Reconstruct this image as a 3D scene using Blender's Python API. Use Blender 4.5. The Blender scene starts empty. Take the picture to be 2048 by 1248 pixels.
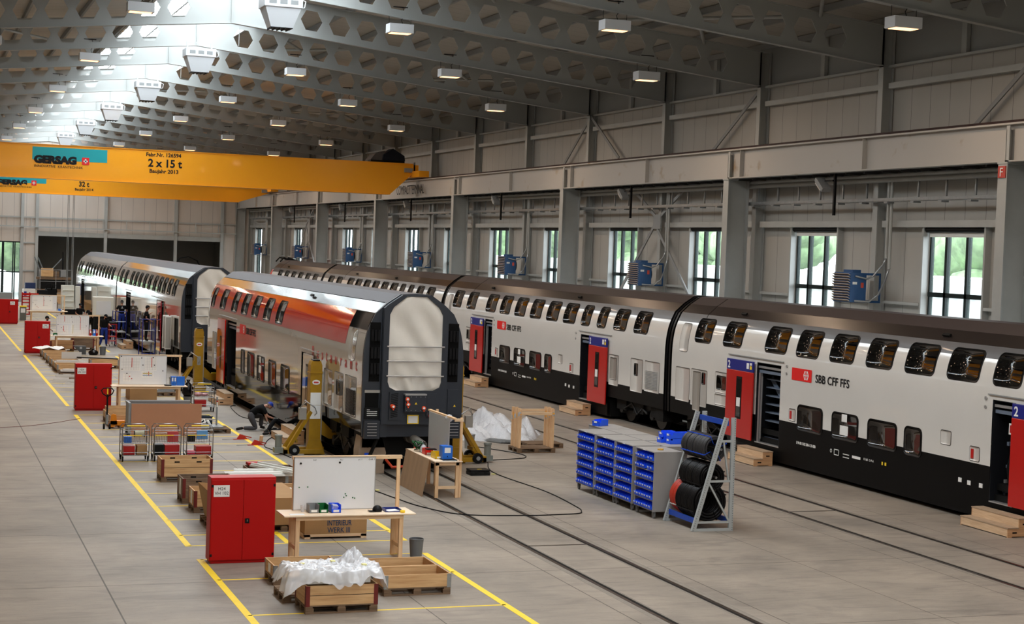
import bpy, math, random
from mathutils import Vector, Matrix, Euler
random.seed(7)
PI = math.pi
SC = bpy.context.scene
COL = SC.collection
R = math.radians

# ------------------------------------------------------------------ materials
def lin(c):
    return tuple((x / 12.92 if x <= 0.04045 else ((x + 0.055) / 1.055) ** 2.4) for x in c)

_M = {}
def mat(name, col, rough=0.6, metal=0.0, var=0.0, scale=3.0, bump=0.0, coat=0.0, spec=0.5, stretch=None, emit=None, es=0, alpha=1, trans=0, col2=None, edge=None):
    """plain material with an optional noise that varies its colour and surface"""
    if name in _M: return _M[name]
    m = bpy.data.materials.new(name); _M[name] = m
    m.use_nodes = True
    nt = m.node_tree; b = nt.nodes['Principled BSDF']
    c = lin(col) + (1,)
    if max(c[:3]) < 0.02 and spec == 0.5: spec = 0.2
    b.inputs['Base Color'].default_value = c
    b.inputs['Roughness'].default_value = rough
    b.inputs['Metallic'].default_value = metal
    b.inputs['Specular IOR Level'].default_value = spec
    b.inputs['Coat Weight'].default_value = coat
    b.inputs['Coat Roughness'].default_value = 0.05
    b.inputs['Alpha'].default_value = alpha
    b.inputs['Transmission Weight'].default_value = trans
    if emit:
        b.inputs['Emission Color'].default_value = lin(emit) + (1,)
        b.inputs['Emission Strength'].default_value = es
    if var or bump:
        tc = nt.nodes.new('ShaderNodeTexCoord'); mp = nt.nodes.new('ShaderNodeMapping')
        nt.links.new(tc.outputs['Object'], mp.inputs['Vector'])
        if stretch: mp.inputs['Scale'].default_value = stretch
        n = nt.nodes.new('ShaderNodeTexNoise'); n.inputs['Scale'].default_value = scale
        n.inputs['Detail'].default_value = 5; n.inputs['Roughness'].default_value = 0.6
        nt.links.new(mp.outputs[0], n.inputs['Vector'])
        if var:
            rp = nt.nodes.new('ShaderNodeValToRGB')
            c2 = lin(col2) if col2 else tuple(min(1, x * (1 + var)) for x in c[:3])
            c1 = c[:3] if col2 else tuple(x * (1 - var) for x in c[:3])
            rp.color_ramp.elements[0].position = 0.32; rp.color_ramp.elements[1].position = 0.68
            rp.color_ramp.elements[0].color = c1 + (1,); rp.color_ramp.elements[1].color = tuple(c2) + (1,)
            nt.links.new(n.outputs['Fac'], rp.inputs['Fac']); nt.links.new(rp.outputs['Color'], b.inputs['Base Color'])
        if bump:
            bp = nt.nodes.new('ShaderNodeBump'); bp.inputs['Strength'].default_value = bump; bp.inputs['Distance'].default_value = 0.02
            nt.links.new(n.outputs['Fac'], bp.inputs['Height']); nt.links.new(bp.outputs[0], b.inputs['Normal'])
    return m

def wood(name, c1, c2, axis='x', rough=0.65, scale=1.0):
    """boards with grain running along one axis and a few knots"""
    if name in _M: return _M[name]
    s = {'x': (0.5, 7, 7), 'y': (7, 0.5, 7), 'z': (7, 7, 0.5)}[axis]
    m = bpy.data.materials.new(name); _M[name] = m; m.use_nodes = True
    nt = m.node_tree; b = nt.nodes['Principled BSDF']; b.inputs['Roughness'].default_value = rough
    tc = nt.nodes.new('ShaderNodeTexCoord'); mp = nt.nodes.new('ShaderNodeMapping'); mp.inputs['Scale'].default_value = [x * scale for x in s]
    nt.links.new(tc.outputs['Object'], mp.inputs['Vector'])
    n = nt.nodes.new('ShaderNodeTexNoise'); n.inputs['Scale'].default_value = 4; n.inputs['Detail'].default_value = 6; n.inputs['Distortion'].default_value = 0.6
    nt.links.new(mp.outputs[0], n.inputs['Vector'])
    rp = nt.nodes.new('ShaderNodeValToRGB'); rp.color_ramp.elements[0].position = 0.3; rp.color_ramp.elements[1].position = 0.7
    rp.color_ramp.elements[0].color = lin(c1) + (1,); rp.color_ramp.elements[1].color = lin(c2) + (1,)
    nt.links.new(n.outputs['Fac'], rp.inputs['Fac'])
    v = nt.nodes.new('ShaderNodeTexVoronoi'); v.inputs['Scale'].default_value = 3.2
    mp2 = nt.nodes.new('ShaderNodeMapping'); mp2.inputs['Scale'].default_value = {'x': (0.6, 1, 1), 'y': (1, 0.6, 1), 'z': (1, 1, 0.6)}[axis]
    nt.links.new(tc.outputs['Object'], mp2.inputs['Vector']); nt.links.new(mp2.outputs[0], v.inputs['Vector'])
    r2 = nt.nodes.new('ShaderNodeValToRGB'); r2.color_ramp.elements[0].position = 0.02; r2.color_ramp.elements[1].position = 0.07
    r2.color_ramp.elements[0].color = (0.3, 0.3, 0.3, 1); r2.color_ramp.elements[1].color = (1, 1, 1, 1)
    nt.links.new(v.outputs['Distance'], r2.inputs['Fac'])
    mx = nt.nodes.new('ShaderNodeMix'); mx.data_type = 'RGBA'; mx.blend_type = 'MULTIPLY'; mx.inputs['Factor'].default_value = 0.7
    nt.links.new(rp.outputs['Color'], mx.inputs['A']); nt.links.new(r2.outputs['Color'], mx.inputs['B'])
    nt.links.new(mx.outputs['Result'], b.inputs['Base Color'])
    return m

# ------------------------------------------------------------------ mesh builder
class MB:
    def __init__(s): s.v = []; s.f = []; s.m = []; s.s = []
    def add(s, vs, fs, mi=0, sm=False):
        o = len(s.v); s.v += [tuple(v) for v in vs]
        for f in fs: s.f.append([i + o for i in f]); s.m.append(mi); s.s.append(sm)
        return s
    def box(s, x0, y0, z0, x1, y1, z1, mi=0):
        x0, x1 = min(x0, x1), max(x0, x1); y0, y1 = min(y0, y1), max(y0, y1); z0, z1 = min(z0, z1), max(z0, z1)
        return s.add([(x0,y0,z0),(x1,y0,z0),(x1,y1,z0),(x0,y1,z0),(x0,y0,z1),(x1,y0,z1),(x1,y1,z1),(x0,y1,z1)],
                     [(0,3,2,1),(4,5,6,7),(0,1,5,4),(1,2,6,5),(2,3,7,6),(3,0,4,7)], mi)
    def obb(s, c, d, rot=(0, 0, 0), mi=0):
        E = Euler(rot).to_matrix(); c = Vector(c); vs = []
        for z in (-1, 1):
            for x, y in ((-1,-1),(1,-1),(1,1),(-1,1)): vs.append(c + E @ Vector((x*d[0]/2, y*d[1]/2, z*d[2]/2)))
        return s.add(vs, [(0,3,2,1),(4,5,6,7),(0,1,5,4),(1,2,6,5),(2,3,7,6),(3,0,4,7)], mi)
    def beam(s, p0, p1, w, h, mi=0, up=(0, 0, 1)):
        p0, p1 = Vector(p0), Vector(p1); d = (p1 - p0).normalized(); u = Vector(up)
        if abs(d.dot(u)) > 0.98: u = Vector((0, 1, 0))
        a = d.cross(u).normalized(); b = a.cross(d)
        vs = [p + a*x*w/2 + b*y*h/2 for p in (p0, p1) for x, y in ((-1,-1),(1,-1),(1,1),(-1,1))]
        return s.add(vs, [(0,1,2,3),(7,6,5,4),(0,4,5,1),(1,5,6,2),(2,6,7,3),(3,7,4,0)], mi)
    def cyl(s, p0, p1, r, r2=None, n=12, mi=0, caps=True, sm=True):
        if r2 is None: r2 = r
        p0, p1 = Vector(p0), Vector(p1); d = (p1 - p0).normalized()
        u = Vector((0,0,1)) if abs(d.z) < 0.95 else Vector((1,0,0))
        a = d.cross(u).normalized(); b = d.cross(a)
        vs = [p0 + (a*math.cos(t)+b*math.sin(t))*r for t in [2*PI*i/n for i in range(n)]] + [p1 + (a*math.cos(t)+b*math.sin(t))*r2 for t in [2*PI*i/n for i in range(n)]]
        s.add(vs, [(i, (i+1) % n, n+(i+1) % n, n+i) for i in range(n)], mi, sm)
        if caps:
            s.add(vs[:n], [tuple(range(n))[::-1]], mi); s.add(vs[n:], [tuple(range(n))], mi)
        return s
    def ring(s, p0, p1, ro, ri, n=20, mi=0):
        """hollow cylinder"""
        p0, p1 = Vector(p0), Vector(p1); d = (p1 - p0).normalized()
        u = Vector((0,0,1)) if abs(d.z) < 0.95 else Vector((1,0,0))
        a = d.cross(u).normalized(); b = d.cross(a); vs = []
        for p, r in ((p0,ro),(p1,ro),(p1,ri),(p0,ri)):
            vs += [p + (a*math.cos(2*PI*i/n)+b*math.sin(2*PI*i/n))*r for i in range(n)]
        fs = []
        for k in range(4):
            q = (k+1) % 4
            fs += [(k*n+i, k*n+(i+1) % n, q*n+(i+1) % n, q*n+i) for i in range(n)]
        return s.add(vs, fs, mi, True)
    def tube(s, pts, r, n=6, mi=0, closed=False):
        P = [Vector(p) for p in pts]; L = len(P); vs = []; prev = None
        for i, p in enumerate(P):
            if closed: d = (P[(i+1) % L] - P[i-1])
            else: d = (P[min(i+1, L-1)] - P[max(i-1, 0)])
            d.normalize()
            if prev is None:
                u = Vector((0,0,1)) if abs(d.z) < 0.9 else Vector((1,0,0)); a = d.cross(u).normalized()
            else:
                a = prev - d*prev.dot(d)
                a = a.normalized() if a.length > 1e-6 else d.orthogonal().normalized()
            prev = a; b = d.cross(a)
            vs += [p + (a*math.cos(2*PI*k/n)+b*math.sin(2*PI*k/n))*r for k in range(n)]
        fs = []
        for i in range(L if closed else L-1):
            j = (i+1) % L
            fs += [(i*n+k, i*n+(k+1) % n, j*n+(k+1) % n, j*n+k) for k in range(n)]
        if not closed: fs += [tuple(range(n))[::-1], tuple((L-1)*n+k for k in range(n))]
        return s.add(vs, fs, mi, True)
    def prism(s, poly, axis, a, b, mi=0, sm=False, capmi=None):
        """extrude a 2D polygon: axis x -> (y,z), y -> (x,z), z -> (x,y)"""
        def P(p, t): return {'x': (t, p[0], p[1]), 'y': (p[0], t, p[1]), 'z': (p[0], p[1], t)}[axis]
        n = len(poly); vs = [P(p, a) for p in poly] + [P(p, b) for p in poly]
        s.add(vs, [(i, (i+1) % n, n+(i+1) % n, n+i) for i in range(n)], mi, sm)
        c = mi if capmi is None else capmi
        s.add(vs[:n], [tuple(range(n))[::-1]], c); s.add(vs[n:], [tuple(range(n))], c)
        return s
    def ball(s, c, r, sc=(1, 1, 1), n=10, mi=0):
        c = Vector(c); vs = []; fs = []; m = n//2 + 1
        for i in range(m+1):
            t = PI*i/m
            for j in range(n):
                p = 2*PI*j/n; vs.append(c + Vector((math.sin(t)*math.cos(p)*sc[0], math.sin(t)*math.sin(p)*sc[1], math.cos(t)*sc[2]))*r)
        for i in range(m):
            for j in range(n): fs.append((i*n+j, (i+1)*n+j, (i+1)*n+(j+1) % n, i*n+(j+1) % n))
        return s.add(vs, fs, mi, True)
    def torus(s, c, Rr, r, axis='z', n=24, m=8, mi=0):
        pts = []
        for i in range(n):
            t = 2*PI*i/n; x, y = Rr*math.cos(t), Rr*math.sin(t)
            pts.append(Vector(c) + Vector({'z': (x,y,0), 'x': (0,x,y), 'y': (x,0,y)}[axis]))
        return s.tube(pts, r, m, mi, True)
    def mesh(s, name, mats):
        me = bpy.data.meshes.new(name); me.from_pydata(s.v, [], s.f)
        for m in (mats if isinstance(mats, (list, tuple)) else [mats]): me.materials.append(m)
        me.polygons.foreach_set('material_index', s.m); me.polygons.foreach_set('use_smooth', s.s)
        me.validate(); me.update(); return me
    def build(s, name, mats, parent=None, loc=None, bevel=0, rz=0):
        o = bpy.data.objects.new(name, s.mesh(name, mats)); COL.objects.link(o)
        if parent is not None: o.parent = parent
        if loc is not None: o.location = loc
        if rz: o.rotation_euler = (0, 0, rz)
        if bevel:
            b = o.modifiers.new('bevel', 'BEVEL'); b.width = bevel; b.segments = 2; b.limit_method = 'ANGLE'; b.angle_limit = R(50)
        return o

def tag(o, label=None, cat=None, group=None, kind=None):
    if label: o['label'] = label
    if cat: o['category'] = cat
    if group: o['group'] = group
    if kind: o['kind'] = kind
    return o
def thing(name, label, cat, loc=(0, 0, 0), rz=0, group=None):
    o = bpy.data.objects.new(name, None); o.empty_display_size = 0.2; COL.objects.link(o)
    o.location = loc; o.rotation_euler = (0, 0, rz)
    return tag(o, label, cat, group)
def struct(name, mb, m, label=None, **k):
    o = mb.build(name, m, **k); o['kind'] = 'structure'
    if label: o['label'] = label
    return o
_KIDS = {}
def kids(o):
    return [c for c in bpy.data.objects if c.parent == o]
def copy_tree(o, loc=None, rz=None, label=None, group=None, parent=None):
    c = o.copy(); COL.objects.link(c)
    if parent is not None: c.parent = parent
    if loc is not None: c.location = loc
    if rz is not None: c.rotation_euler = (0, 0, rz)
    if label: c['label'] = label
    if group: c['group'] = group
    for k in kids(o): copy_tree(k, parent=c)
    return c
BASIS = {'-y': Matrix(((1,0,0),(0,0,-1),(0,1,0))), '-x': Matrix(((0,0,-1),(-1,0,0),(0,1,0))), 'z': Matrix.Identity(3), '+z90': Matrix(((0,-1,0),(1,0,0),(0,0,1)))}
def text(name, s, size, m, pos, face='-y', parent=None, sx=1.0, weight=0.0, shear=0.0, depth=0.002, align='LEFT', space=1.0):
    """raised lettering as a mesh, on a plane that faces the given way"""
    cu = bpy.data.curves.new(name, 'FONT'); cu.body = s; cu.size = size; cu.extrude = depth; cu.offset = weight; cu.shear = shear
    cu.align_x = align; cu.space_character = space; cu.resolution_u = 3
    t = bpy.data.objects.new(name + '_tmp', cu); COL.objects.link(t)
    dg = bpy.context.evaluated_depsgraph_get(); dg.update()
    me = bpy.data.meshes.new_from_object(t.evaluated_get(dg)); bpy.data.objects.remove(t); bpy.data.curves.remove(cu)
    me.transform(Matrix.Diagonal((sx, 1, 1, 1))); me.transform(BASIS[face].to_4x4())
    me.materials.clear(); me.materials.append(m)
    o = bpy.data.objects.new(name, me); COL.objects.link(o); o.location = pos
    if parent is not None: o.parent = parent
    return o
ORD = ['first','second','third','fourth','fifth','sixth','seventh','eighth','ninth','tenth','eleventh','twelfth','thirteenth','fourteenth','fifteenth','sixteenth']

# ------------------------------------------------------------------ shared materials
STEEL = mat('painted_steel', (0.66, 0.67, 0.66), 0.42, var=0.06, scale=1.2)
STEEL_D = mat('painted_steel_dull', (0.55, 0.56, 0.56), 0.55)
GALV = mat('galvanised', (0.62, 0.64, 0.65), 0.35, metal=0.7, var=0.1, scale=9)
CHROME = mat('chrome', (0.58, 0.58, 0.58), 0.25, metal=0.9)
BLACK = mat('black_plastic', (0.06, 0.06, 0.065), 0.45)
RUBBER = mat('rubber', (0.05, 0.05, 0.055), 0.7)
DARK = mat('dark_void', (0.03, 0.03, 0.03), 0.9)
WHITE = mat('white_sheet', (0.92, 0.92, 0.90), 0.5)
PAPER = mat('paper', (0.93, 0.93, 0.92), 0.8)
INK = mat('ink', (0.12, 0.12, 0.13), 0.7)
RED = mat('cabinet_red', (0.70, 0.03, 0.02), 0.45, spec=0.25)
BLUE = mat('bin_blue', (0.14, 0.38, 1.0), 0.4)
YELLOW = mat('line_yellow', (0.96, 0.82, 0.16), 0.6, var=0.05, scale=6)
PINE = wood('pine', (0.85, 0.70, 0.54), (0.93, 0.82, 0.67), 'x')
PINE_Z = wood('pine_upright', (0.84, 0.67, 0.50), (0.93, 0.79, 0.62), 'z')
PINE_Y = wood('pine_long', (0.84, 0.67, 0.50), (0.93, 0.79, 0.62), 'y')
CRATE = wood('crate_pine', (0.76, 0.58, 0.39), (0.88, 0.73, 0.53), 'x', scale=0.7)
CRATE_Y = wood('crate_pine_side', (0.72, 0.54, 0.36), (0.84, 0.68, 0.49), 'y', scale=0.7)
PALLET = wood('pallet_wood', (0.36, 0.28, 0.21), (0.52, 0.42, 0.32), 'x', rough=0.85)
PLY = mat('plywood', (0.92, 0.83, 0.72), 0.6, var=0.08, scale=2, stretch=(1, 5, 1))
CARD = mat('cardboard', (0.66, 0.51, 0.34), 0.85, var=0.05, scale=2)
FILM = mat('bubble_film', (0.92, 0.93, 0.95), 0.16, var=0.10, scale=30, bump=1.0, trans=0.15, alpha=0.72)
EXPOSURE, SKY, LAMP_W, LAMP_GLOW = -0.18, 10.5, 150, 4
# ------------------------------------------------------------------ camera and render look
H0 = 6.15
cam = bpy.data.cameras.new('camera'); co = bpy.data.objects.new('camera', cam); COL.objects.link(co); SC.camera = co
cam.sensor_fit = 'HORIZONTAL'; cam.sensor_width = 36.0; cam.lens = 36.0 * 3303.0 / 2048.0; cam.clip_end = 1000; cam.clip_start = 0.1
_y, _p, _r = 0.34827206, 0.03793073, 0.03584178
_f = Vector((math.sin(_y)*math.cos(_p), math.cos(_y)*math.cos(_p), -math.sin(_p))); _rt = Vector((math.cos(_y), -math.sin(_y), 0)); _u = _rt.cross(_f)
_rt, _u = math.cos(_r)*_rt + math.sin(_r)*_u, -math.sin(_r)*_rt + math.cos(_r)*_u
M3 = Matrix((_rt, _u, -_f)).transposed()
co.matrix_world = Matrix.Translation((0, 0, H0)) @ M3.to_4x4()
vs = SC.view_settings; vs.view_transform = 'Standard'; vs.look = 'None'; vs.gamma = 1.0; vs.exposure = EXPOSURE; vs.use_curve_mapping = False
SC.cycles.use_denoising = True
SC.cycles.max_bounces = 7; SC.cycles.diffuse_bounces = 4; SC.cycles.glossy_bounces = 4; SC.cycles.transmission_bounces = 5; SC.cycles.transparent_max_bounces = 8
SC.cycles.sample_clamp_indirect = 6.0; SC.cycles.caustics_reflective = False; SC.cycles.caustics_refractive = False

w = bpy.data.worlds.new('sky'); SC.world = w; w.use_nodes = True
nt = w.node_tree; bg = nt.nodes['Background']
bg.inputs['Color'].default_value = (0.86, 0.94, 1.0, 1); bg.inputs['Strength'].default_value = SKY

# hall measures (metres): camera stands on a gallery at x=0, tracks run along y
XL, XR, Y0, YE = -7.3, 29.2, -14.0, 151.0
XRIDGE, ZR, ZEAVE = 10.94, 14.2, 12.4      # rafter undersides
DEP = 1.25
G = [37.6 + 8.1*k for k in range(-6, 15)]   # frame lines
SKW0 = 2.4
def zr(x): return ZR - (ZR - ZEAVE) * abs(x - XRIDGE) / (28.8 - XRIDGE)

# ------------------------------------------------------------------ floor
def floor_material():
    m = bpy.data.materials.new('concrete_floor'); m.use_nodes = True; nt = m.node_tree; b = nt.nodes['Principled BSDF']
    N = nt.nodes.new; Lk = nt.links.new
    tc = N('ShaderNodeTexCoord'); sp = N('ShaderNodeSeparateXYZ'); Lk(tc.outputs['Object'], sp.inputs[0])
    def noise(sc, st=(1,1,1), det=6, dist=0.0):
        mp = N('ShaderNodeMapping'); mp.inputs['Scale'].default_value = st; Lk(tc.outputs['Object'], mp.inputs['Vector'])
        n = N('ShaderNodeTexNoise'); n.inputs['Scale'].default_value = sc; n.inputs['Detail'].default_value = det; n.inputs['Roughness'].default_value = 0.62; n.inputs['Distortion'].default_value = dist
        Lk(mp.outputs[0], n.inputs['Vector']); return n.outputs['Fac']
    def ramp(src, p0, c0, p1, c1):
        r = N('ShaderNodeValToRGB'); r.color_ramp.elements[0].position = p0; r.color_ramp.elements[1].position = p1
        r.color_ramp.elements[0].color = tuple(c0) + (1,); r.color_ramp.elements[1].color = tuple(c1) + (1,); Lk(src, r.inputs['Fac']); return r.outputs['Color']
    def mul(a, b_, f=1.0):
        x = N('ShaderNodeMix'); x.data_type = 'RGBA'; x.blend_type = 'MULTIPLY'; x.inputs['Factor'].default_value = f; Lk(a, x.inputs['A']); Lk(b_, x.inputs['B']); return x.outputs['Result']
    base = ramp(noise(0.35, (1, 1, 1), 8, 0.3), 0.3, lin((0.49, 0.46, 0.425)), 0.72, lin((0.65, 0.605, 0.55)))
    fine = ramp(noise(9, (0.12, 1.6, 1), 6), 0.35, (0.86, 0.86, 0.87), 0.62, (1, 1, 1))
    scuff = ramp(noise(1.1, (0.5, 1.8, 1), 8, 1.5), 0.36, (0.74, 0.74, 0.76), 0.5, (1, 1, 1))
    speck = ramp(noise(16, (1, 1, 1), 3), 0.3, (0.72, 0.70, 0.68), 0.37, (1, 1, 1))
    c = mul(mul(mul(base, fine, 0.8), scuff, 0.75), speck, 0.8)
    # saw-cut joints
    def line(axis, pos, wd):
        s1 = N('ShaderNodeMath'); s1.operation = 'SUBTRACT'; Lk(sp.outputs[axis], s1.inputs[0]); s1.inputs[1].default_value = pos
        s2 = N('ShaderNodeMath'); s2.operation = 'ABSOLUTE'; Lk(s1.outputs[0], s2.inputs[0])
        s3 = N('ShaderNodeMath'); s3.operation = 'GREATER_THAN'; Lk(s2.outputs[0], s3.inputs[0]); s3.inputs[1].default_value = wd; return s3.outputs[0]
    def period(axis, off, per, wd):
        a = N('ShaderNodeMath'); a.operation = 'ADD'; Lk(sp.outputs[axis], a.inputs[0]); a.inputs[1].default_value = -off + per/2 + per*40
        mo = N('ShaderNodeMath'); mo.operation = 'MODULO'; Lk(a.outputs[0], mo.inputs[0]); mo.inputs[1].default_value = per
        s1 = N('ShaderNodeMath'); s1.operation = 'SUBTRACT'; Lk(mo.outputs[0], s1.inputs[0]); s1.inputs[1].default_value = per/2
        s2 = N('ShaderNodeMath'); s2.operation = 'ABSOLUTE'; Lk(s1.outputs[0], s2.inputs[0])
        s3 = N('ShaderNodeMath'); s3.operation = 'GREATER_THAN'; Lk(s2.outputs[0], s3.inputs[0]); s3.inputs[1].default_value = wd; return s3.outputs[0]
    L = [line(0, 3.28, 0.014), line(0, 8.3, 0.010), line(0, 11.5, 0.011), line(0, 14.03, 0.011), line(0, 17.0, 0.008), line(0, 19.4, 0.009), line(0, 22.35, 0.009), line(0, -1.5, 0.014), period(1, 29.4, 5.15, 0.012)]
    cur = L[0]
    for l in L[1:]:
        q = N('ShaderNodeMath'); q.operation = 'MULTIPLY'; Lk(cur, q.inputs[0]); Lk(l, q.inputs[1]); cur = q.outputs[0]
    jr = ramp(cur, 0.0, (0.22, 0.21, 0.2), 1.0, (1, 1, 1))
    c = mul(c, jr)
    Lk(c, b.inputs['Base Color'])
    rr = N('ShaderNodeMapRange'); rr.inputs['To Min'].default_value = 0.42; rr.inputs['To Max'].default_value = 0.62; Lk(noise(0.8), rr.inputs['Value']); Lk(rr.outputs[0], b.inputs['Roughness'])
    b.inputs['Specular IOR Level'].default_value = 0.35
    bp = N('ShaderNodeBump'); bp.inputs['Strength'].default_value = 0.08; bp.inputs['Distance'].default_value = 0.01; Lk(noise(20), bp.inputs['Height']); Lk(bp.outputs[0], b.inputs['Normal'])
    return m
FLOOR = floor_material()
f = MB(); PITS = ((11.6, 13.95, 43.6, 127.0), (24.75, 26.55, 20.0, 124.0)); xs = XL-0.4
for (pa, pb, ya, yb) in PITS:      # inspection pits below the two trains
    f.box(xs, Y0-0.4, -0.3, pa, YE+9, 0.0); f.box(pa, Y0-0.4, -0.3, pb, ya, 0.0); f.box(pa, yb, -0.3, pb, YE+9, 0.0); xs = pb
f.box(xs, Y0-0.4, -0.3, XR+0.4, YE+9, 0.0)
struct('floor', f, FLOOR, 'grey brown concrete hall floor with saw cut joints')
PITM = mat('pit_black', (0.07, 0.068, 0.065), 0.9)
for k, (pa, pb, ya, yb) in enumerate(PITS):
    f = MB(); f.box(pa, ya, -1.2, pb, yb, -1.1); f.box(pa-0.05, ya, -1.2, pa, yb, -0.3); f.box(pb, ya, -1.2, pb+0.05, yb, -0.3); f.box(pa, ya-0.05, -1.2, pb, ya, -0.3); f.box(pa, yb, -1.2, pb, yb+0.05, -0.3)
    xc = (12.78, 25.645)[k]
    for s in (-1, 1): f.box(xc+s*0.7525-0.16, ya, -0.25, xc+s*0.7525+0.16, yb, 0.0)
    struct('trim_%d' % (31+k), f, PITM, 'dark inspection pit under the train')
# yellow tape: bays along the tracks
def tape(name, segs):
    b = MB()
    for x0, y0, x1, y1, wd in segs: b.beam((x0, y0, 0.0015), (x1, y1, 0.0015), wd, 0.003)
    return struct(name, b, YELLOW, 'yellow floor marking tape of a storage bay')
XA, XB, XC = 5.27, 9.75, 7.55
for i, (a, e) in enumerate(((8.0, 31.55), (32.9, 57.6), (60.5, 85.6), (88.5, 113.5), (116.4, 141))):
    s = [(XA, a, XA, e, 0.13), (XB, a, XB, e if i else 31.5, 0.13)]
    ys = [a + 0.06, e - 0.06]; y = e - 2.55
    if i == 0: ys += [29.55, 26.65, 24, 21.5, 19]
    else:
        while y > a + 1: ys.append(y); y -= 1.9
    for q in ys: s.append((XA, q, XB, q, 0.06))
    if i == 1: s.append((7.3, 33, 7.3, 36.4, 0.12))
    tape('trim_%d' % (i+1), s)
# rails flush in the floor
RAIL = mat('rail_steel', (0.30, 0.26, 0.23), 0.35, metal=0.8, var=0.3, scale=4)
GROOVE = mat('groove_dark', (0.10, 0.085, 0.075), 0.9)
CONC = mat('rail_grout', (0.50, 0.47, 0.43), 0.8, var=0.1, scale=5)
for n, (xc, lab) in enumerate(((12.78, 'track sunk in the floor under the restaurant coach'), (20.84, 'empty track sunk in the floor before the white train'), (25.645, 'track under the white train by the windows'))):
    b = MB()
    for s in (-1, 1):
        x = xc + s*0.7525
        b.box(x-0.16, Y0+1, 0.0, x+0.16, YE-4, 0.0015, 2) if n == 1 else (b.box(x-0.16, Y0+1, 0.0, x+0.16, 43.6 if n == 0 else 20.0, 0.0015, 2), b.box(x-0.16, 127.0, 0.0, x+0.16, YE-4, 0.0015, 2))
        b.box(x-0.036, Y0+1, 0.0, x+0.036, YE-4, 0.004, 0)
        b.box(x-s*0.04, Y0+1, 0.0, x-s*0.11, YE-4, 0.0028, 1)
    for y in ((31.9,) if n == 0 else (35.3,) if n == 1 else ()):
        b.box(xc-0.68, y-0.035, 0, xc+0.68, y+0.035, 0.004, 0)
    t = tag(b.build('railway_track', [RAIL, GROOVE, CONC]), lab, 'track')

# ------------------------------------------------------------------ walls
def panel_material(name, col, per, axis, rough=0.55, sx=0.0):
    m = bpy.data.materials.new(name); m.use_nodes = True; nt = m.node_tree; b = nt.nodes['Principled BSDF']; N = nt.nodes.new; Lk = nt.links.new
    tc = N('ShaderNodeTexCoord'); sp = N('ShaderNodeSeparateXYZ'); Lk(tc.outputs['Object'], sp.inputs[0])
    a = N('ShaderNodeMath'); a.operation = 'ADD'; Lk(sp.outputs[axis], a.inputs[0]); a.inputs[1].default_value = per*60 + sx
    mo = N('ShaderNodeMath'); mo.operation = 'MODULO'; Lk(a.outputs[0], mo.inputs[0]); mo.inputs[1].default_value = per
    g = N('ShaderNodeMath'); g.operation = 'GREATER_THAN'; Lk(mo.outputs[0], g.inputs[0]); g.inputs[1].default_value = 0.018
    mp = N('ShaderNodeMapping'); mp.inputs['Scale'].default_value = (0.6, 0.6, 0.15); Lk(tc.outputs['Object'], mp.inputs['Vector'])
    n = N('ShaderNodeTexNoise'); n.inputs['Scale'].default_value = 2; n.inputs['Detail'].default_value = 5; Lk(mp.outputs[0], n.inputs['Vector'])
    r = N('ShaderNodeValToRGB'); c = lin(col); r.color_ramp.elements[0].color = tuple(x*0.9 for x in c)+(1,); r.color_ramp.elements[1].color = tuple(min(1, x*1.06) for x in c)+(1,); Lk(n.outputs['Fac'], r.inputs['Fac'])
    mx = N('ShaderNodeMix'); mx.data_type = 'RGBA'; Lk(g.outputs[0], mx.inputs['Factor']); mx.inputs['A'].default_value = tuple(x*0.25 for x in c)+(1,); Lk(r.outputs['Color'], mx.inputs['B'])
    Lk(mx.outputs['Result'], b.inputs['Base Color']); b.inputs['Roughness'].default_value = rough
    return m
PANEL = panel_material('wall_panels', (0.69, 0.68, 0.655), 1.02, 1, sx=0.35)
PANEL_X = panel_material('end_wall_panels', (0.80, 0.76, 0.72), 1.02, 0)
UPPER = mat('upper_cladding', (0.58, 0.585, 0.575), 0.5)
ROOFM = panel_material('roof_sheets', (0.70, 0.68, 0.64), 0.9, 1, rough=0.5)
WF = mat('window_frame_dark', (0.10, 0.15, 0.15), 0.35)
GLASS = mat('window_glass', (0.85, 0.95, 0.93), 0.0, alpha=0.12, spec=0.6)

WZ0, WZ1 = 2.3, 7.25
wins = [(g+2.62, g+5.62) for g in G[:-1] if g+5.62 < YE-1]
b = MB()
def wall_with_holes(b, x0, x1, ya, yb, z0, z1, holes):
    """wall along y with window holes (y0,y1,z0,z1)"""
    cur = ya
    for (a, c, za, zb) in holes:
        b.box(x0, cur, z0, x1, a, z1); b.box(x0, a, z0, x1, c, za); b.box(x0, a, zb, x1, c, z1); cur = c
    b.box(x0, cur, z0, x1, yb, z1)
wall_with_holes(b, XR, XR+0.18, Y0, YE, 0, 12.4, [(a, c, WZ0, WZ1) for a, c in wins])
struct('wall_right', b, PANEL, 'grey panelled wall with tall windows behind the white train')
b = MB(); b.box(XR+0.02, Y0, 12.4, XR+0.2, YE, 14.0)
struct('wall_right_upper', b, UPPER)
# left wall: long glazed strips
lw = [(g+1.0, g+7.1) for g in G[:-1] if g+7.1 < YE-1 and g > 900]
b = MB(); wall_with_holes(b, XL-0.18, XL, Y0, YE, 0, 14.0, [(a, c, 0.9, 7.6) for a, c in lw]); struct('wall_left', b, PANEL)
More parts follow.
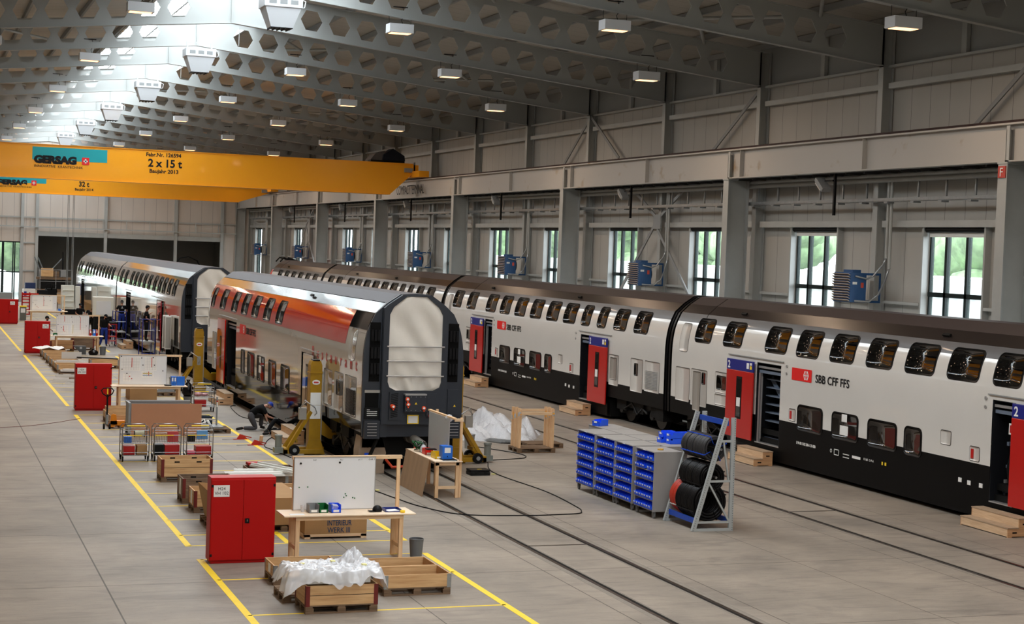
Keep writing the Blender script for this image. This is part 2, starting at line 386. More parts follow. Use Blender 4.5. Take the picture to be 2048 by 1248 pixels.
# windows: dark frames and clear panes
def window(i, a, c, roll):
    f = MB(); X0, X1 = XR+0.02, XR+0.14
    bar = 0.07
    f.box(X0, a, WZ0, X1, a+bar, WZ1); f.box(X0, c-bar, WZ0, X1, c, WZ1); f.box(X0, a, WZ0, X1, c, WZ0+bar); f.box(X0, a, WZ1-bar, X1, c, WZ1)
    for q in (0.36, 0.71): y = a + (c-a)*q; f.box(X0-0.02, y-0.06, WZ0, X1, y+0.06, WZ1)
    f.box(X0-0.02, a, 5.16, X1, c, 5.30)
    o = struct('window_%d' % i, f, WF)
    g = MB(); g.box(XR+0.07, a+bar, WZ0+bar, XR+0.085, c-bar, WZ1-bar); g.build('pane', GLASS, o)
    r = MB(); r.cyl((XR-0.08, a-0.06, WZ1-0.04), (XR-0.08, c+0.06, WZ1-0.04), 0.10, n=10); r.build('roller_blind', BLACK, o)
    if roll:
        r = MB(); r.box(XR-0.04, a+0.1, WZ1-0.27, XR-0.02, c-0.05, WZ1-0.12); r.build('blind_bar', WHITE, o)
    s = MB(); s.box(XR-0.22, a-0.10, WZ0-0.1, XR, a-0.02, WZ1+0.02); s.box(XR-0.22, c+0.02, WZ0-0.1, XR, c+0.10, WZ1+0.02); s.build('jamb', STEEL, o)
for i, (a, c) in enumerate(wins): window(i+1, a, c, i in (6, 7))
for i, (a, c) in enumerate(lw):
    f = MB(); n = 5
    for q in range(n+1): y = a + (c-a)*q/n; f.box(XL-0.14, y-0.04, 0.9, XL-0.02, y+0.04, 7.6)
    for z in (0.94, 4.3, 7.56): f.box(XL-0.14, a, z-0.04, XL-0.02, c, z+0.04)
    o = struct('window_%d' % (i+40), f, WF)
    g = MB(); g.box(XL-0.09, a, 0.95, XL-0.08, c, 7.55); g.build('pane', GLASS, o)
# end wall with three bays open to an annex and a glazed door
b = MB(); t = 0.2
b.prism([(XL, 13.9), (XR, 13.9), (XR, zr(XR)+DEP+0.27), (XRIDGE+SKW0, zr(XRIDGE+SKW0)+DEP+0.27), (XRIDGE, ZR+DEP+0.95), (XRIDGE-SKW0, zr(XRIDGE+SKW0)+DEP+0.27), (XL, zr(XL)+DEP+0.27)], 'y', YE, YE+t)
b.box(XL, YE, 6.2, XR, YE+t, 13.9); b.box(9.0, YE, 0, 10.25, YE+t, 6.2); b.box(26.5, YE, 0, XR, YE+t, 6.2)
b.box(XL, YE, 0, 1.5, YE+t, 6.2); b.box(1.5, YE, 5.3, 9.0, YE+t, 6.2)
struct('wall_back', b, PANEL_X, 'pale panelled end wall above three dark bays')
ANX = mat('annex_wall', (0.50, 0.51, 0.50), 0.6)
b = MB(); b.box(9.9, YE+7, 0, 26.9, YE+7.2, 6.6); b.box(9.7, YE+t, 0, 9.9, YE+7.2, 6.6); b.box(26.9, YE+t, 0, 27.1, YE+7.2, 6.6); b.box(9.7, YE+t, 6.21, 27.1, YE+7.2, 6.5)
struct('wall_back_annex', b, ANX)
b = MB()
for x in (8.86, 10.1, 16.0, 22.18, 26.35):
    b.box(x-0.13, YE-0.3, 0, x+0.13, YE, 13.2)
for z, y in ((7.46, 0.12), (6.62, 0.34)): b.box(XL, YE-y-0.1, z-0.05, XR-1.5, YE-y, z+0.05)
x = XL+0.5
while x < XR-2: b.box(x-0.03, YE-0.4, 6.6, x+0.03, YE-0.34, 7.5); x += 2.05
b.box(10.2, YE-0.16, 5.85, 26.3, YE-0.02, 6.25)
for z in (2.75, 5.2): b.box(9.0, YE-0.1, z-0.06, 10.1, YE, z+0.06)
struct('trim_20', b, STEEL, 'grey steel posts and rails of the end wall')
b = MB(); b.box(7.2, YE-4, 5.6, 7.2, YE, 5.6)
f = MB()
for x in (1.55, 2.7, 3.85, 5.05, 6.1, 7.25, 7.35, 8.15, 8.3, 8.75): f.box(x-0.05, YE+0.02, 0, x+0.05, YE+0.16, 5.3)
for z in (0.1, 2.6, 5.25): f.box(1.5, YE+0.04, z-0.06, 8.8, YE+0.14, z+0.06)
o = struct('door_1', f, WF, 'glazed folding door in the end wall')
g = MB(); g.box(1.55, YE+0.08, 0.1, 8.75, YE+0.09, 5.2); g.build('pane', GLASS, o)
b = MB(); b.box(XL, Y0-0.2, 0, XR, Y0, 14.0); struct('wall_front', b, PANEL_X)

# ------------------------------------------------------------------ roof with ridge skylight
SKW = 2.4
b = MB(); zt = lambda x: zr(x) + DEP + 0.28
for s, xe in ((-1, XL-0.2), (1, XR+0.2)):
    xa = XRIDGE + s*SKW; 
    vs = [(xa, Y0, zt(xa)), (xe, Y0, zt(xe)), (xe, YE+0.2, zt(xe)), (xa, YE+0.2, zt(xa))]
    vs += [(v[0], v[1], v[2]+0.15) for v in vs]
    b.add(vs, [(0,3,2,1),(4,5,6,7),(0,1,5,4),(1,2,6,5),(2,3,7,6),(3,0,4,7)])
struct('ceiling', b, ROOFM, 'dull grey roof sheets over the hall')
b = MB()
for s in (-1, 1):
    xa = XRIDGE + s*SKW
    b.box(xa-0.05, Y0, zt(xa)-0.25, xa+0.05, YE, zt(xa)+0.35)
y = Y0
while y < YE:
    for s in (-1, 1): b.beam((XRIDGE, y, ZR+DEP+0.95), (XRIDGE+s*SKW, y, zt(XRIDGE+SKW)+0.3), 0.05, 0.07)
    y += 1.35
b.box(XRIDGE-0.04, Y0, ZR+DEP+0.9, XRIDGE+0.04, YE, ZR+DEP+1.0)
struct('trim_21', b, STEEL, 'white glazing bars of the ridge skylight')
b = MB()
for s in (-1, 1):
    a1, a2 = (XRIDGE, ZR+DEP+1.0), (XRIDGE+s*SKW, zt(XRIDGE+SKW)+0.36)
    b.add([(a1[0], Y0, a1[1]), (a2[0], Y0, a2[1]), (a2[0], YE, a2[1]), (a1[0], YE, a1[1])], [(0,1,2,3)])
struct('window_99', b, GLASS)
# purlins
b = MB()
for k in range(1, 12):
    for s in (-1, 1):
        x = XRIDGE + s*(SKW + 0.1 + (k-1)*2.2)
        if XL < x < XR: b.box(x-0.05, Y0, zr(x)+DEP+0.06, x+0.05, YE, zr(x)+DEP+0.26)
struct('trim_22', b, STEEL_D, 'grey purlins under the roof')

# castellated rafters: web strips between hexagonal holes
def rafter():
    b = MB(); t = 0.02; pitch = 1.09; hw = 0.37
    def quad(x0, za, zb, x1, zc, zd):
        b.add([(x0,-t,za),(x1,-t,zc),(x1,-t,zd),(x0,-t,zb),(x0,t,za),(x1,t,zc),(x1,t,zd),(x0,t,zb)], [(0,1,2,3),(7,6,5,4),(0,4,5,1),(3,2,6,7),(0,3,7,4),(1,5,6,2)])
    for s in (-1, 1):
        xe = 28.8 if s == 1 else XL+0.4
        base = 27.06 if s == 1 else 2*XRIDGE-27.06
        X = lambda d: XRIDGE + s*d      # d distance from ridge
        n = 14; c0 = abs(base - XRIDGE); cs = sorted(c0 - k*pitch for k in range(n+1)); cs = [c for c in cs if c > 1.0]
        cur = 0.0; end = abs(xe - XRIDGE)
        for c in cs:
            a = c - 0.42
            quad(X(cur), zr(X(cur)), zr(X(cur))+DEP, X(a), zr(X(a)), zr(X(a))+DEP)
            for (d0, h0, d1, h1) in ((-0.42, 0.0, -0.22, hw), (-0.22, hw, 0.22, hw), (0.22, hw, 0.42, 0.0)):
                p, q = c+d0, c+d1; zp, zq = zr(X(p)), zr(X(q)); mp, mq = zp+DEP/2, zq+DEP/2
                quad(X(p), zp, mp-h0, X(q), zq, mq-h1); quad(X(p), mp+h0, zp+DEP, X(q), mq+h1, zq+DEP)
            cur = c + 0.42
        quad(X(cur), zr(X(cur)), zr(X(cur))+DEP, X(end), zr(X(end)), zr(X(end))+DEP)
        for dz in (0.0, DEP):
            b.beam((XRIDGE, 0, ZR+dz), (xe, 0, zr(xe)+dz), 0.22, 0.025)
        b.box(xe-0.02*s, -0.13, zr(xe)-0.05, xe+0.02*s, 0.13, zr(xe)+DEP)
    b.box(XRIDGE-0.015, -0.11, ZR, XRIDGE+0.015, 0.11, ZR+DEP)
    b.box(12.7, -0.035, ZR-0.19+0.3, 12.72, -0.02, ZR+0.9)
    return b
RAFT = mat('rafter_paint', (0.66, 0.67, 0.66), 0.45)
rf = rafter().mesh('roof_rafter', RAFT)
for i, y in enumerate(G):
    o = bpy.data.objects.new('trim_%d' % (50+i), rf); COL.objects.link(o); o.location = (0, y, 0); o['kind'] = 'structure'
# roof bracing tubes in a few bays
b = MB()
for k in (6, 7, 10, 13, 16):
    ya, yb = G[k], G[k]+8.1
    for x in (14, 22): b.cyl((x, ya, zr(x)+DEP-0.1), (x+4.5, yb, zr(x+4.5)+DEP-0.1), 0.06, n=8); b.cyl((x+4.5, ya, zr(x+4.5)+DEP-0.1), (x, yb, zr(x)+DEP-0.1), 0.06, n=8)
    b.cyl((2, ya, zr(2)+DEP-0.1), (6, yb, zr(6)+DEP-0.1), 0.06, n=8)
struct('trim_23', b, STEEL, 'round roof bracing tubes')

# ------------------------------------------------------------------ right wall steelwork
b = MB()
for k, y in enumerate(G):
    b.box(28.78, y-0.13, 0, 28.82, y+0.13, 13.6); b.box(28.82, y-0.015, 0, 29.16, y+0.015, 13.6); b.box(29.14, y-0.13, 0, 29.18, y+0.13, 13.6)
    b.box(XL+0.02, y-0.13, 0, XL+0.38, y+0.13, 13.6)
struct('trim_30', b, STEEL, 'grey steel wall posts')
b = MB()
for k, y in enumerate(G[:-1]):
    a, c = y+0.28, y+7.85
    b.box(28.92, a, 11.66, 29.18, c, 11.84); b.box(29.0, a-0.2, 12.34, 29.2, c+0.2, 12.42)
    b.box(28.9, a, 7.27, 29.18, c, 7.48)
    b.box(28.98, y+0.3, 4.86, 29.18, y+2.5, 4.95); b.box(28.98, y+5.75, 4.86, 29.18, y+7.8, 4.95)
    b.box(29.06, y+4.0, 12.4, 29.2, y+4.25, 13.8)
struct('trim_24', b, STEEL, 'grey horizontal wall rails')
b = MB()
def lbrace(p, q): b.beam(p, q, 0.05, 0.14)
for g in (G[2], G[6], G[10]):     # K braces above and below the crane beam
    lbrace((28.9, g, 12.3), (28.9, g+3.2, 10.2))
lbrace((28.9, 53.9, 12.3), (28.9, 57.6, 10.2)); lbrace((28.9, 53.9+16.2, 12.4), (28.9, 66.6, 10.3)); lbrace((28.9, 37.6, 12.9), (28.9, 40.9, 14.3))
for g in (62.0,):
    lbrace((28.75, g, 7.6), (28.75, g+6, 2.5)); lbrace((28.75, g, 7.2), (28.75, g-6, 2.2)); lbrace((28.75, g, 7.6), (28.75, g-4.0, 9.6)); lbrace((28.75, g, 7.6), (28.75, g+4.0, 9.6))
    b.box(28.7, g-0.35, 7.2, 28.76, g+0.35, 7.8)
for g in (62.0+64.8,): lbrace((28.75, g, 7.2), (28.75, g-5, 2.6)); lbrace((28.75, g, 7.6), (28.75, g+5, 2.6)); lbrace((28.75, g, 7.6), (28.75, g-4, 9.6))
struct('trim_25', b, STEEL_D, 'diagonal wall braces')

# crane runway: columns, beam, rail and walkway
for k in range(0, len(G), 2):
    y = G[k]
    if y > YE: continue
    for xs in ((27.6, 1),):
        x, s = xs; b = MB()
        b.box(x, y-0.2, 0, x+0.03*s, y+0.2, 8.95); b.box(x+0.03*s, y-0.02, 0, x+0.82*s, y+0.02, 8.95); b.box(x+0.82*s, y-0.2, 0, x+0.85*s, y+0.2, 8.95)
        b.box(x-0.02, y-0.22, 8.93, x+0.6*s, y+0.22, 8.98)
        b.box(x+0.0, y-0.24, 8.98, x+0.03, y-0.10, 9.95); b.box(x, y-0.12, 8.98, x+0.34, y-0.08, 9.85)
        b.add([(x+0.02, y-0.14, 9.0), (x+0.4, y-0.14, 9.0), (x+0.02, y-0.14, 9.9)], [(0,1,2)])
        struct('wall_column', b, STEEL, 'tall grey crane column')
b = MB(); b.box(XL+0.6, Y0+2, 0, XL+0.64, YE, 0)
RUST = bpy.data.materials.new('crane_beam_paint'); RUST.use_nodes = True
nt = RUST.node_tree; bs = nt.nodes['Principled BSDF']; N = nt.nodes.new; Lk = nt.links.new
tc = N('ShaderNodeTexCoord'); sp = N('ShaderNodeSeparateXYZ'); Lk(tc.outputs['Object'], sp.inputs[0])
n = N('ShaderNodeTexNoise'); n.inputs['Scale'].default_value = 1.1; n.inputs['Detail'].default_value = 4; Lk(tc.outputs['Object'], n.inputs['Vector'])
mr = N('ShaderNodeMapRange'); mr.inputs['From Min'].default_value = 0.64; mr.inputs['From Max'].default_value = 0.8; Lk(n.outputs['Fac'], mr.inputs['Value'])
mx = N('ShaderNodeMix'); mx.data_type = 'RGBA'; mx.inputs['A'].default_value = lin((0.69, 0.68, 0.66))+(1,); mx.inputs['B'].default_value = lin((0.55, 0.43, 0.24))+(1,); Lk(mr.outputs[0], mx.inputs['Factor']); Lk(mx.outputs['Result'], bs.inputs['Base Color']); bs.inputs['Roughness'].default_value = 0.45
def runway(x, s, name, lab):
    b = MB()
    b.box(x+s*0.16, Y0+1, 9.02, x+s*0.18, YE-0.5, 10.0); b.box(x, Y0+1, 9.98, x+s*0.36, YE-0.5, 10.03); b.box(x, Y0+1, 8.98, x+s*0.36, YE-0.5, 9.02)
    y = Y0+2
    while y < YE-1: b.box(x, y-0.01, 9.02, x+s*0.17, y+0.01, 9.98); y += 8.1
    return struct(name, b, RUST, lab)
runway(27.6, 1, 'trim_26', 'grey crane runway beam with rust stains')
runway(-6.3, -1, 'trim_27', 'crane runway beam')
b = MB(); b.box(27.7, Y0+1, 10.03, 27.78, YE-0.5, 10.11); b.box(27.62, Y0+1, 10.03, 27.86, YE-0.5, 10.045)
b.box(-6.48, Y0+1, 10.03, -6.4, YE-0.5, 10.11)
struct('trim_28', b, mat('rusty_rail', (0.17, 0.08, 0.06), 0.7, var=0.3, scale=3), 'rusty crane rail')
b = MB()
b.box(28.0, Y0+1, 9.02, 28.75, YE-1, 9.05)
y = 20.0
while y < YE-2: b.box(28.0, y-0.04, 8.92, 28.9, y+0.04, 9.0); y += 1.05
struct('trim_29', b, mat('walkway_dark', (0.22, 0.22, 0.22), 0.8), 'dark walkway grating below the crane beam')
b = MB()
for (x, z, r) in ((28.57, 8.88, 0.07), (28.57, 8.73, 0.075)): b.cyl((x, Y0+1, z), (x, YE-2, z), r, n=10)
tag(b.build('heating_pipe', STEEL), 'pair of grey heating pipes running along the wall below the crane beam', 'pipe')
b = MB(); b.box(28.5, Y0+1, 8.06, 28.54, YE-2, 8.17); b.box(28.5, Y0+1, 8.05, 28.74, YE-2, 8.07)
y = 20.0
while y < YE-2: b.box(28.68, y-0.03, 8.06, 28.73, y+0.03, 9.0); b.box(28.48, y-0.09, 8.0, 28.74, y+0.09, 8.05); y += 1.45
tag(b.build('cable_tray', GALV), 'galvanised cable tray hanging under the pipes along the wall', 'cable tray')
text('beam_lettering', 'COMPACTTERMINAL', 0.78, INK, (27.58, 97.35, 9.20), '-x', sx=0.86, space=0.88)
bpy.data.objects['beam_lettering'].parent = bpy.data.objects['trim_26']
# red F plate on the nearest column
b = MB(); b.box(27.57, 37.44, 8.55, 27.6, 37.76, 8.87); o = b.build('grid_sign', mat('sign_red', (0.72, 0.25, 0.2), 0.5)); tag(o, 'small red sign with letter F on the crane column', 'sign')
text('letter', 'F', 0.34, PAPER, (27.565, 37.69, 8.59), '-x', o)

# ------------------------------------------------------------------ outside
LEAF = mat('foliage', (0.50, 0.60, 0.44), 0.8, var=0.5, scale=1.6, bump=1.0)
GRD = mat('ground_outside', (0.42, 0.43, 0.42), 0.9)
b = MB(); b.box(XR+0.5, Y0-30, -0.4, 120, 260, -0.1); b.box(-120, Y0-30, -0.4, XL-0.5, 260, -0.1); b.box(XL-0.5, YE+9.1, -0.4, XR+0.5, 260, -0.1)
tag(b.build('ground', GRD), kind='structure')
def tree(x, y, h, r, label, grp):
    t = thing('tree', label, 'tree', (x, y, -0.1), 0, grp)
    b = MB(); b.cyl((0,0,0), (0,0,h*0.5), 0.3, 0.15, 8); b.build('trunk', mat('bark', (0.3,0.25,0.2), 0.9), t)
    b = MB(); rnd = random.Random(int(x*13+y*7))
    for i in range(16):
        a = rnd.random()*2*PI; q = rnd.random()**0.5*r*0.75; z = h*(0.3+0.62*rnd.random()); rr = r*(0.28+0.25*rnd.random())
        b.ball((q*math.cos(a), q*math.sin(a), z), rr, (1, 1, 0.85), 9)
    b.build('crown', LEAF, t)
rt = random.Random(3)
for i in range(9): tree(54+rt.random()*5, 62+i*11.5, 9+rt.random()*5, 5, 'green tree outside seen through the hall windows', 'trees outside the windows')
for i in range(5): tree(-6+i*8+rt.random()*2, 172+rt.random()*5, 12, 4.5, 'green tree outside behind the glazed end door', 'trees outside the end door')
for i in range(8): tree(-24-rt.random()*4, 70+i*11, 9+rt.random()*4, 4.6, 'green tree outside the aisle side glazing', 'trees outside the aisle side glazing')
b = MB(); b.box(40, 45, -0.1, 47, 150, 5.2, 0)
y = 45
while y < 150: b.box(39.8, y, 4.9, 47, y+0.35, 5.6, 1); y += 0.6
o = b.build('neighbour_shed', [mat('shed_wall', (0.86, 0.87, 0.86), 0.6), mat('shed_roof', (0.9, 0.9, 0.9), 0.6)]); tag(o, 'long pale shed outside with a ribbed white roof', 'building')
b = MB(); y = 38
while y < 66: b.box(35.9, y, -0.1, 36.0, y+0.28, 3.9); y += 0.5
b.box(36.02, 38, 3.2, 36.06, 66, 3.5)
tag(b.build('slatted_fence', mat('fence_pale', (0.75, 0.8, 0.86), 0.6)), 'pale slatted fence outside the near windows', 'fence')
# ------------------------------------------------------------------ double-deck coaches
PROF = [(1.355,0.35),(1.38,1.0),(1.395,1.6),(1.40,2.8),(1.39,3.25),(1.36,3.55),(1.30,3.84),(1.21,4.08),(1.09,4.33),(0.79,4.60),(0.43,4.84),(0.0,4.86)]
_q = [Vector(p) for p in PROF]; _n = []
for i in range(2, 8):
    a, b_, c, d = _q[i-1], _q[i], _q[i+1], _q[min(i+2, 8)]
    for k in range(4):
        t_ = k/4; v = 0.5*((2*b_)+(-a+c)*t_+(2*a-5*b_+4*c-d)*t_*t_+(-a+3*b_-3*c+d)*t_**3); _n.append((v.x, v.y))
PROF = PROF[:2] + _n + PROF[8:]
def U(z):
    for (u0,z0),(u1,z1) in zip(PROF, PROF[1:]):
        if z <= z1: return u0 + (u1-u0)*max(0, (z-z0))/(z1-z0)
    return 0.0
def NRM(z):
    e = 0.06; dz = 2*e; du = U(min(4.85, z+e)) - U(max(0.36, z-e)); n = Vector((dz, -du)); return n.normalized()
def shell(mb, ya, yb, za, zb, side, bands):
    """strip of body side/roof between two heights; bands = [(z_top, material)]"""
    zs = sorted(set([za, zb] + [z for _, z in PROF if za < z < zb] + [t for t, _ in bands if za < t < zb] + [z for z in (3.4,3.7,3.95,4.2) if za < z < zb]))
    vs = []
    for z in zs: vs += [(side*U(z), ya, z), (side*U(z), yb, z)]
    o = len(mb.v); mb.v += vs
    for i in range(len(zs)-1):
        zm = (zs[i]+zs[i+1])/2; mi = next(m for t, m in bands if zm < t)
        q = (2*i, 2*i+1, 2*i+3, 2*i+2); q = q[::-1] if side > 0 else q
        mb.f.append([k+o for k in q][::-1]); mb.m.append(mi); mb.s.append(zm < 4.3)
def patch(mb, ya, yb, za, zb, r, off, side=-1, mi=0, depth=0.012):
    """rounded panel following the curved body side"""
    ya, yb = min(ya, yb), max(ya, yb); r = min(r, (yb-ya)/2-0.001, (zb-za)/2-0.001)
    rows = []
    for k in range(5):
        t = PI/2*k/4; rows.append((za + r*(1-math.cos(t)), r*(1-math.sin(t))))
    n = max(1, int((zb-za-2*r)/(0.05 if zb > 3.3 else 0.3)))
    for k in range(1, n): rows.append((za+r+(zb-za-2*r)*k/n, 0))
    for k in range(5):
        t = PI/2*k/4; rows.append((zb - r + r*math.sin(t), r*(1-math.cos(t))))
    def P(y, z, o): nn = NRM(z); return (side*(U(z)+nn.x*o), y, z+nn.y*o)
    F = [(P(ya+i, z, off), P(yb-i, z, off)) for z, i in rows]; B = [(P(ya+i, z, off-depth), P(yb-i, z, off-depth)) for z, i in rows]
    o = len(mb.v); L = len(rows)
    for a, b in F: mb.v += [a, b]
    for a, b in B: mb.v += [a, b]
    def face(q, sm=True): q = q if side < 0 else q[::-1]; mb.f.append([k+o for k in q]); mb.m.append(mi); mb.s.append(sm)
    for i in range(L-1):
        face((2*i+1, 2*i, 2*i+2, 2*i+3)[::-1]); j = 2*L
        face((2*i, 2*i+2, j+2*i+2, j+2*i)[::-1], False); face((2*i+1, j+2*i+1, j+2*i+3, 2*i+3)[::-1], False)
    face((0, 2*L, 2*L+1, 1)[::-1], False); face((2*L-2, 2*L-1, 4*L-1, 4*L-2)[::-1], False)

T_WHITE = mat('coach_white', (0.86, 0.85, 0.83), 0.16, var=0.02, scale=0.6, coat=0.6)
T_FILM = mat('coach_film', (0.70, 0.67, 0.63), 0.07, var=0.03, scale=0.5, coat=1.0, spec=0.8)
T_BLACK = mat('coach_black', (0.045, 0.045, 0.047), 0.45, spec=0.1)
T_BLACKG = mat('coach_black_gloss', (0.05, 0.05, 0.052), 0.06, spec=0.5)
T_ROOF = mat('coach_roof_dark', (0.15, 0.12, 0.112), 0.30, spec=0.4, coat=0.05)
T_ROOFM = mat('coach_roof_reflection_tone', (0.235, 0.20, 0.195), 0.6, spec=0.3)  # matt top facet; its paler look from reflection is put into the colour
T_ROOFG = mat('coach_roof_grey', (0.33, 0.33, 0.345), 0.6, spec=0.3)
T_SHG = mat('coach_shoulder_grey', (0.27, 0.265, 0.26), 0.10, coat=0.55)
T_RED = mat('coach_red', (0.74, 0.07, 0.045), 0.12, coat=0.5)
T_DOOR = mat('door_red', (0.74, 0.07, 0.05), 0.28, coat=0.2)
T_BLUE = mat('door_blue', (0.10, 0.13, 0.50), 0.3)
T_GLASS = mat('coach_glass', (0.03, 0.033, 0.035), 0.03, spec=0.6)
T_CLEAR = mat('coach_glass_lit', (0.14, 0.13, 0.12), 0.03, spec=0.8)
SEAL = mat('rubber_seal', (0.035, 0.035, 0.04), 0.4)
UNDER = mat('underframe', (0.05, 0.05, 0.05), 0.7)
INT = mat('vestibule', (0.10, 0.11, 0.13), 0.5)
STEP = mat('stair_edge', (0.40, 0.45, 0.52), 0.5)
ENDF = mat('end_frame_blue_grey', (0.16, 0.18, 0.21), 0.4)
TARP = mat('white_tarpaulin', (0.86, 0.84, 0.80), 0.7, var=0.04, scale=1.5, bump=0.7)
ALU = mat('aluminium', (0.72, 0.72, 0.72), 0.3, metal=0.6)

def bogie(t, y, dz=0.0):
    b = MB()
    for s in (-1, 1):
        b.prism([(y-1.75,0.62),(y-1.3,0.72),(y-0.7,0.55),(y+0.7,0.55),(y+1.3,0.72),(y+1.75,0.62),(y+1.7,0.85),(y+0.6,0.8),(y-0.6,0.8),(y-1.7,0.85)], 'x', s*1.02, s*1.14)
        for q in (-1.25, 1.25): b.cyl((s*1.0, y+q, 0.47), (s*1.2, y+q, 0.47), 0.15, n=10)
        for q in (-0.35, 0.35): b.cyl((s*1.08, y+q, 0.78), (s*1.08, y+q, 1.1), 0.13, n=10)
        b.cyl((s*1.2, y-0.9, 0.5), (s*1.16, y+0.5, 0.95), 0.04, n=6)
        b.tube([(s*1.2, y-0.6, 0.7), (s*1.26, y-0.2, 0.4), (s*1.22, y+0.3, 0.75), (s*1.25, y+0.9, 0.5)], 0.025, 5)
    b.box(-1.0, y-0.3, 0.6, 1.0, y+0.3, 0.85)
    b.v = [(p[0], p[1], p[2]+dz) for p in b.v]
    o = b.build('bogie', mat('bogie_dark', (0.13, 0.13, 0.13), 0.5), t)
    for q in (-1.25, 1.25):
        for s in (-1, 1):
            zw = 0.475+dz; w = MB(); w.cyl((s*0.69, y+q, zw), (s*0.83, y+q, zw), 0.455, n=20); w.cyl((s*0.66, y+q, zw), (s*0.69, y+q, zw), 0.468, n=20)
            w.build('wheel', mat('wheel_steel', (0.22, 0.21, 0.20), 0.4, metal=0.5), o)

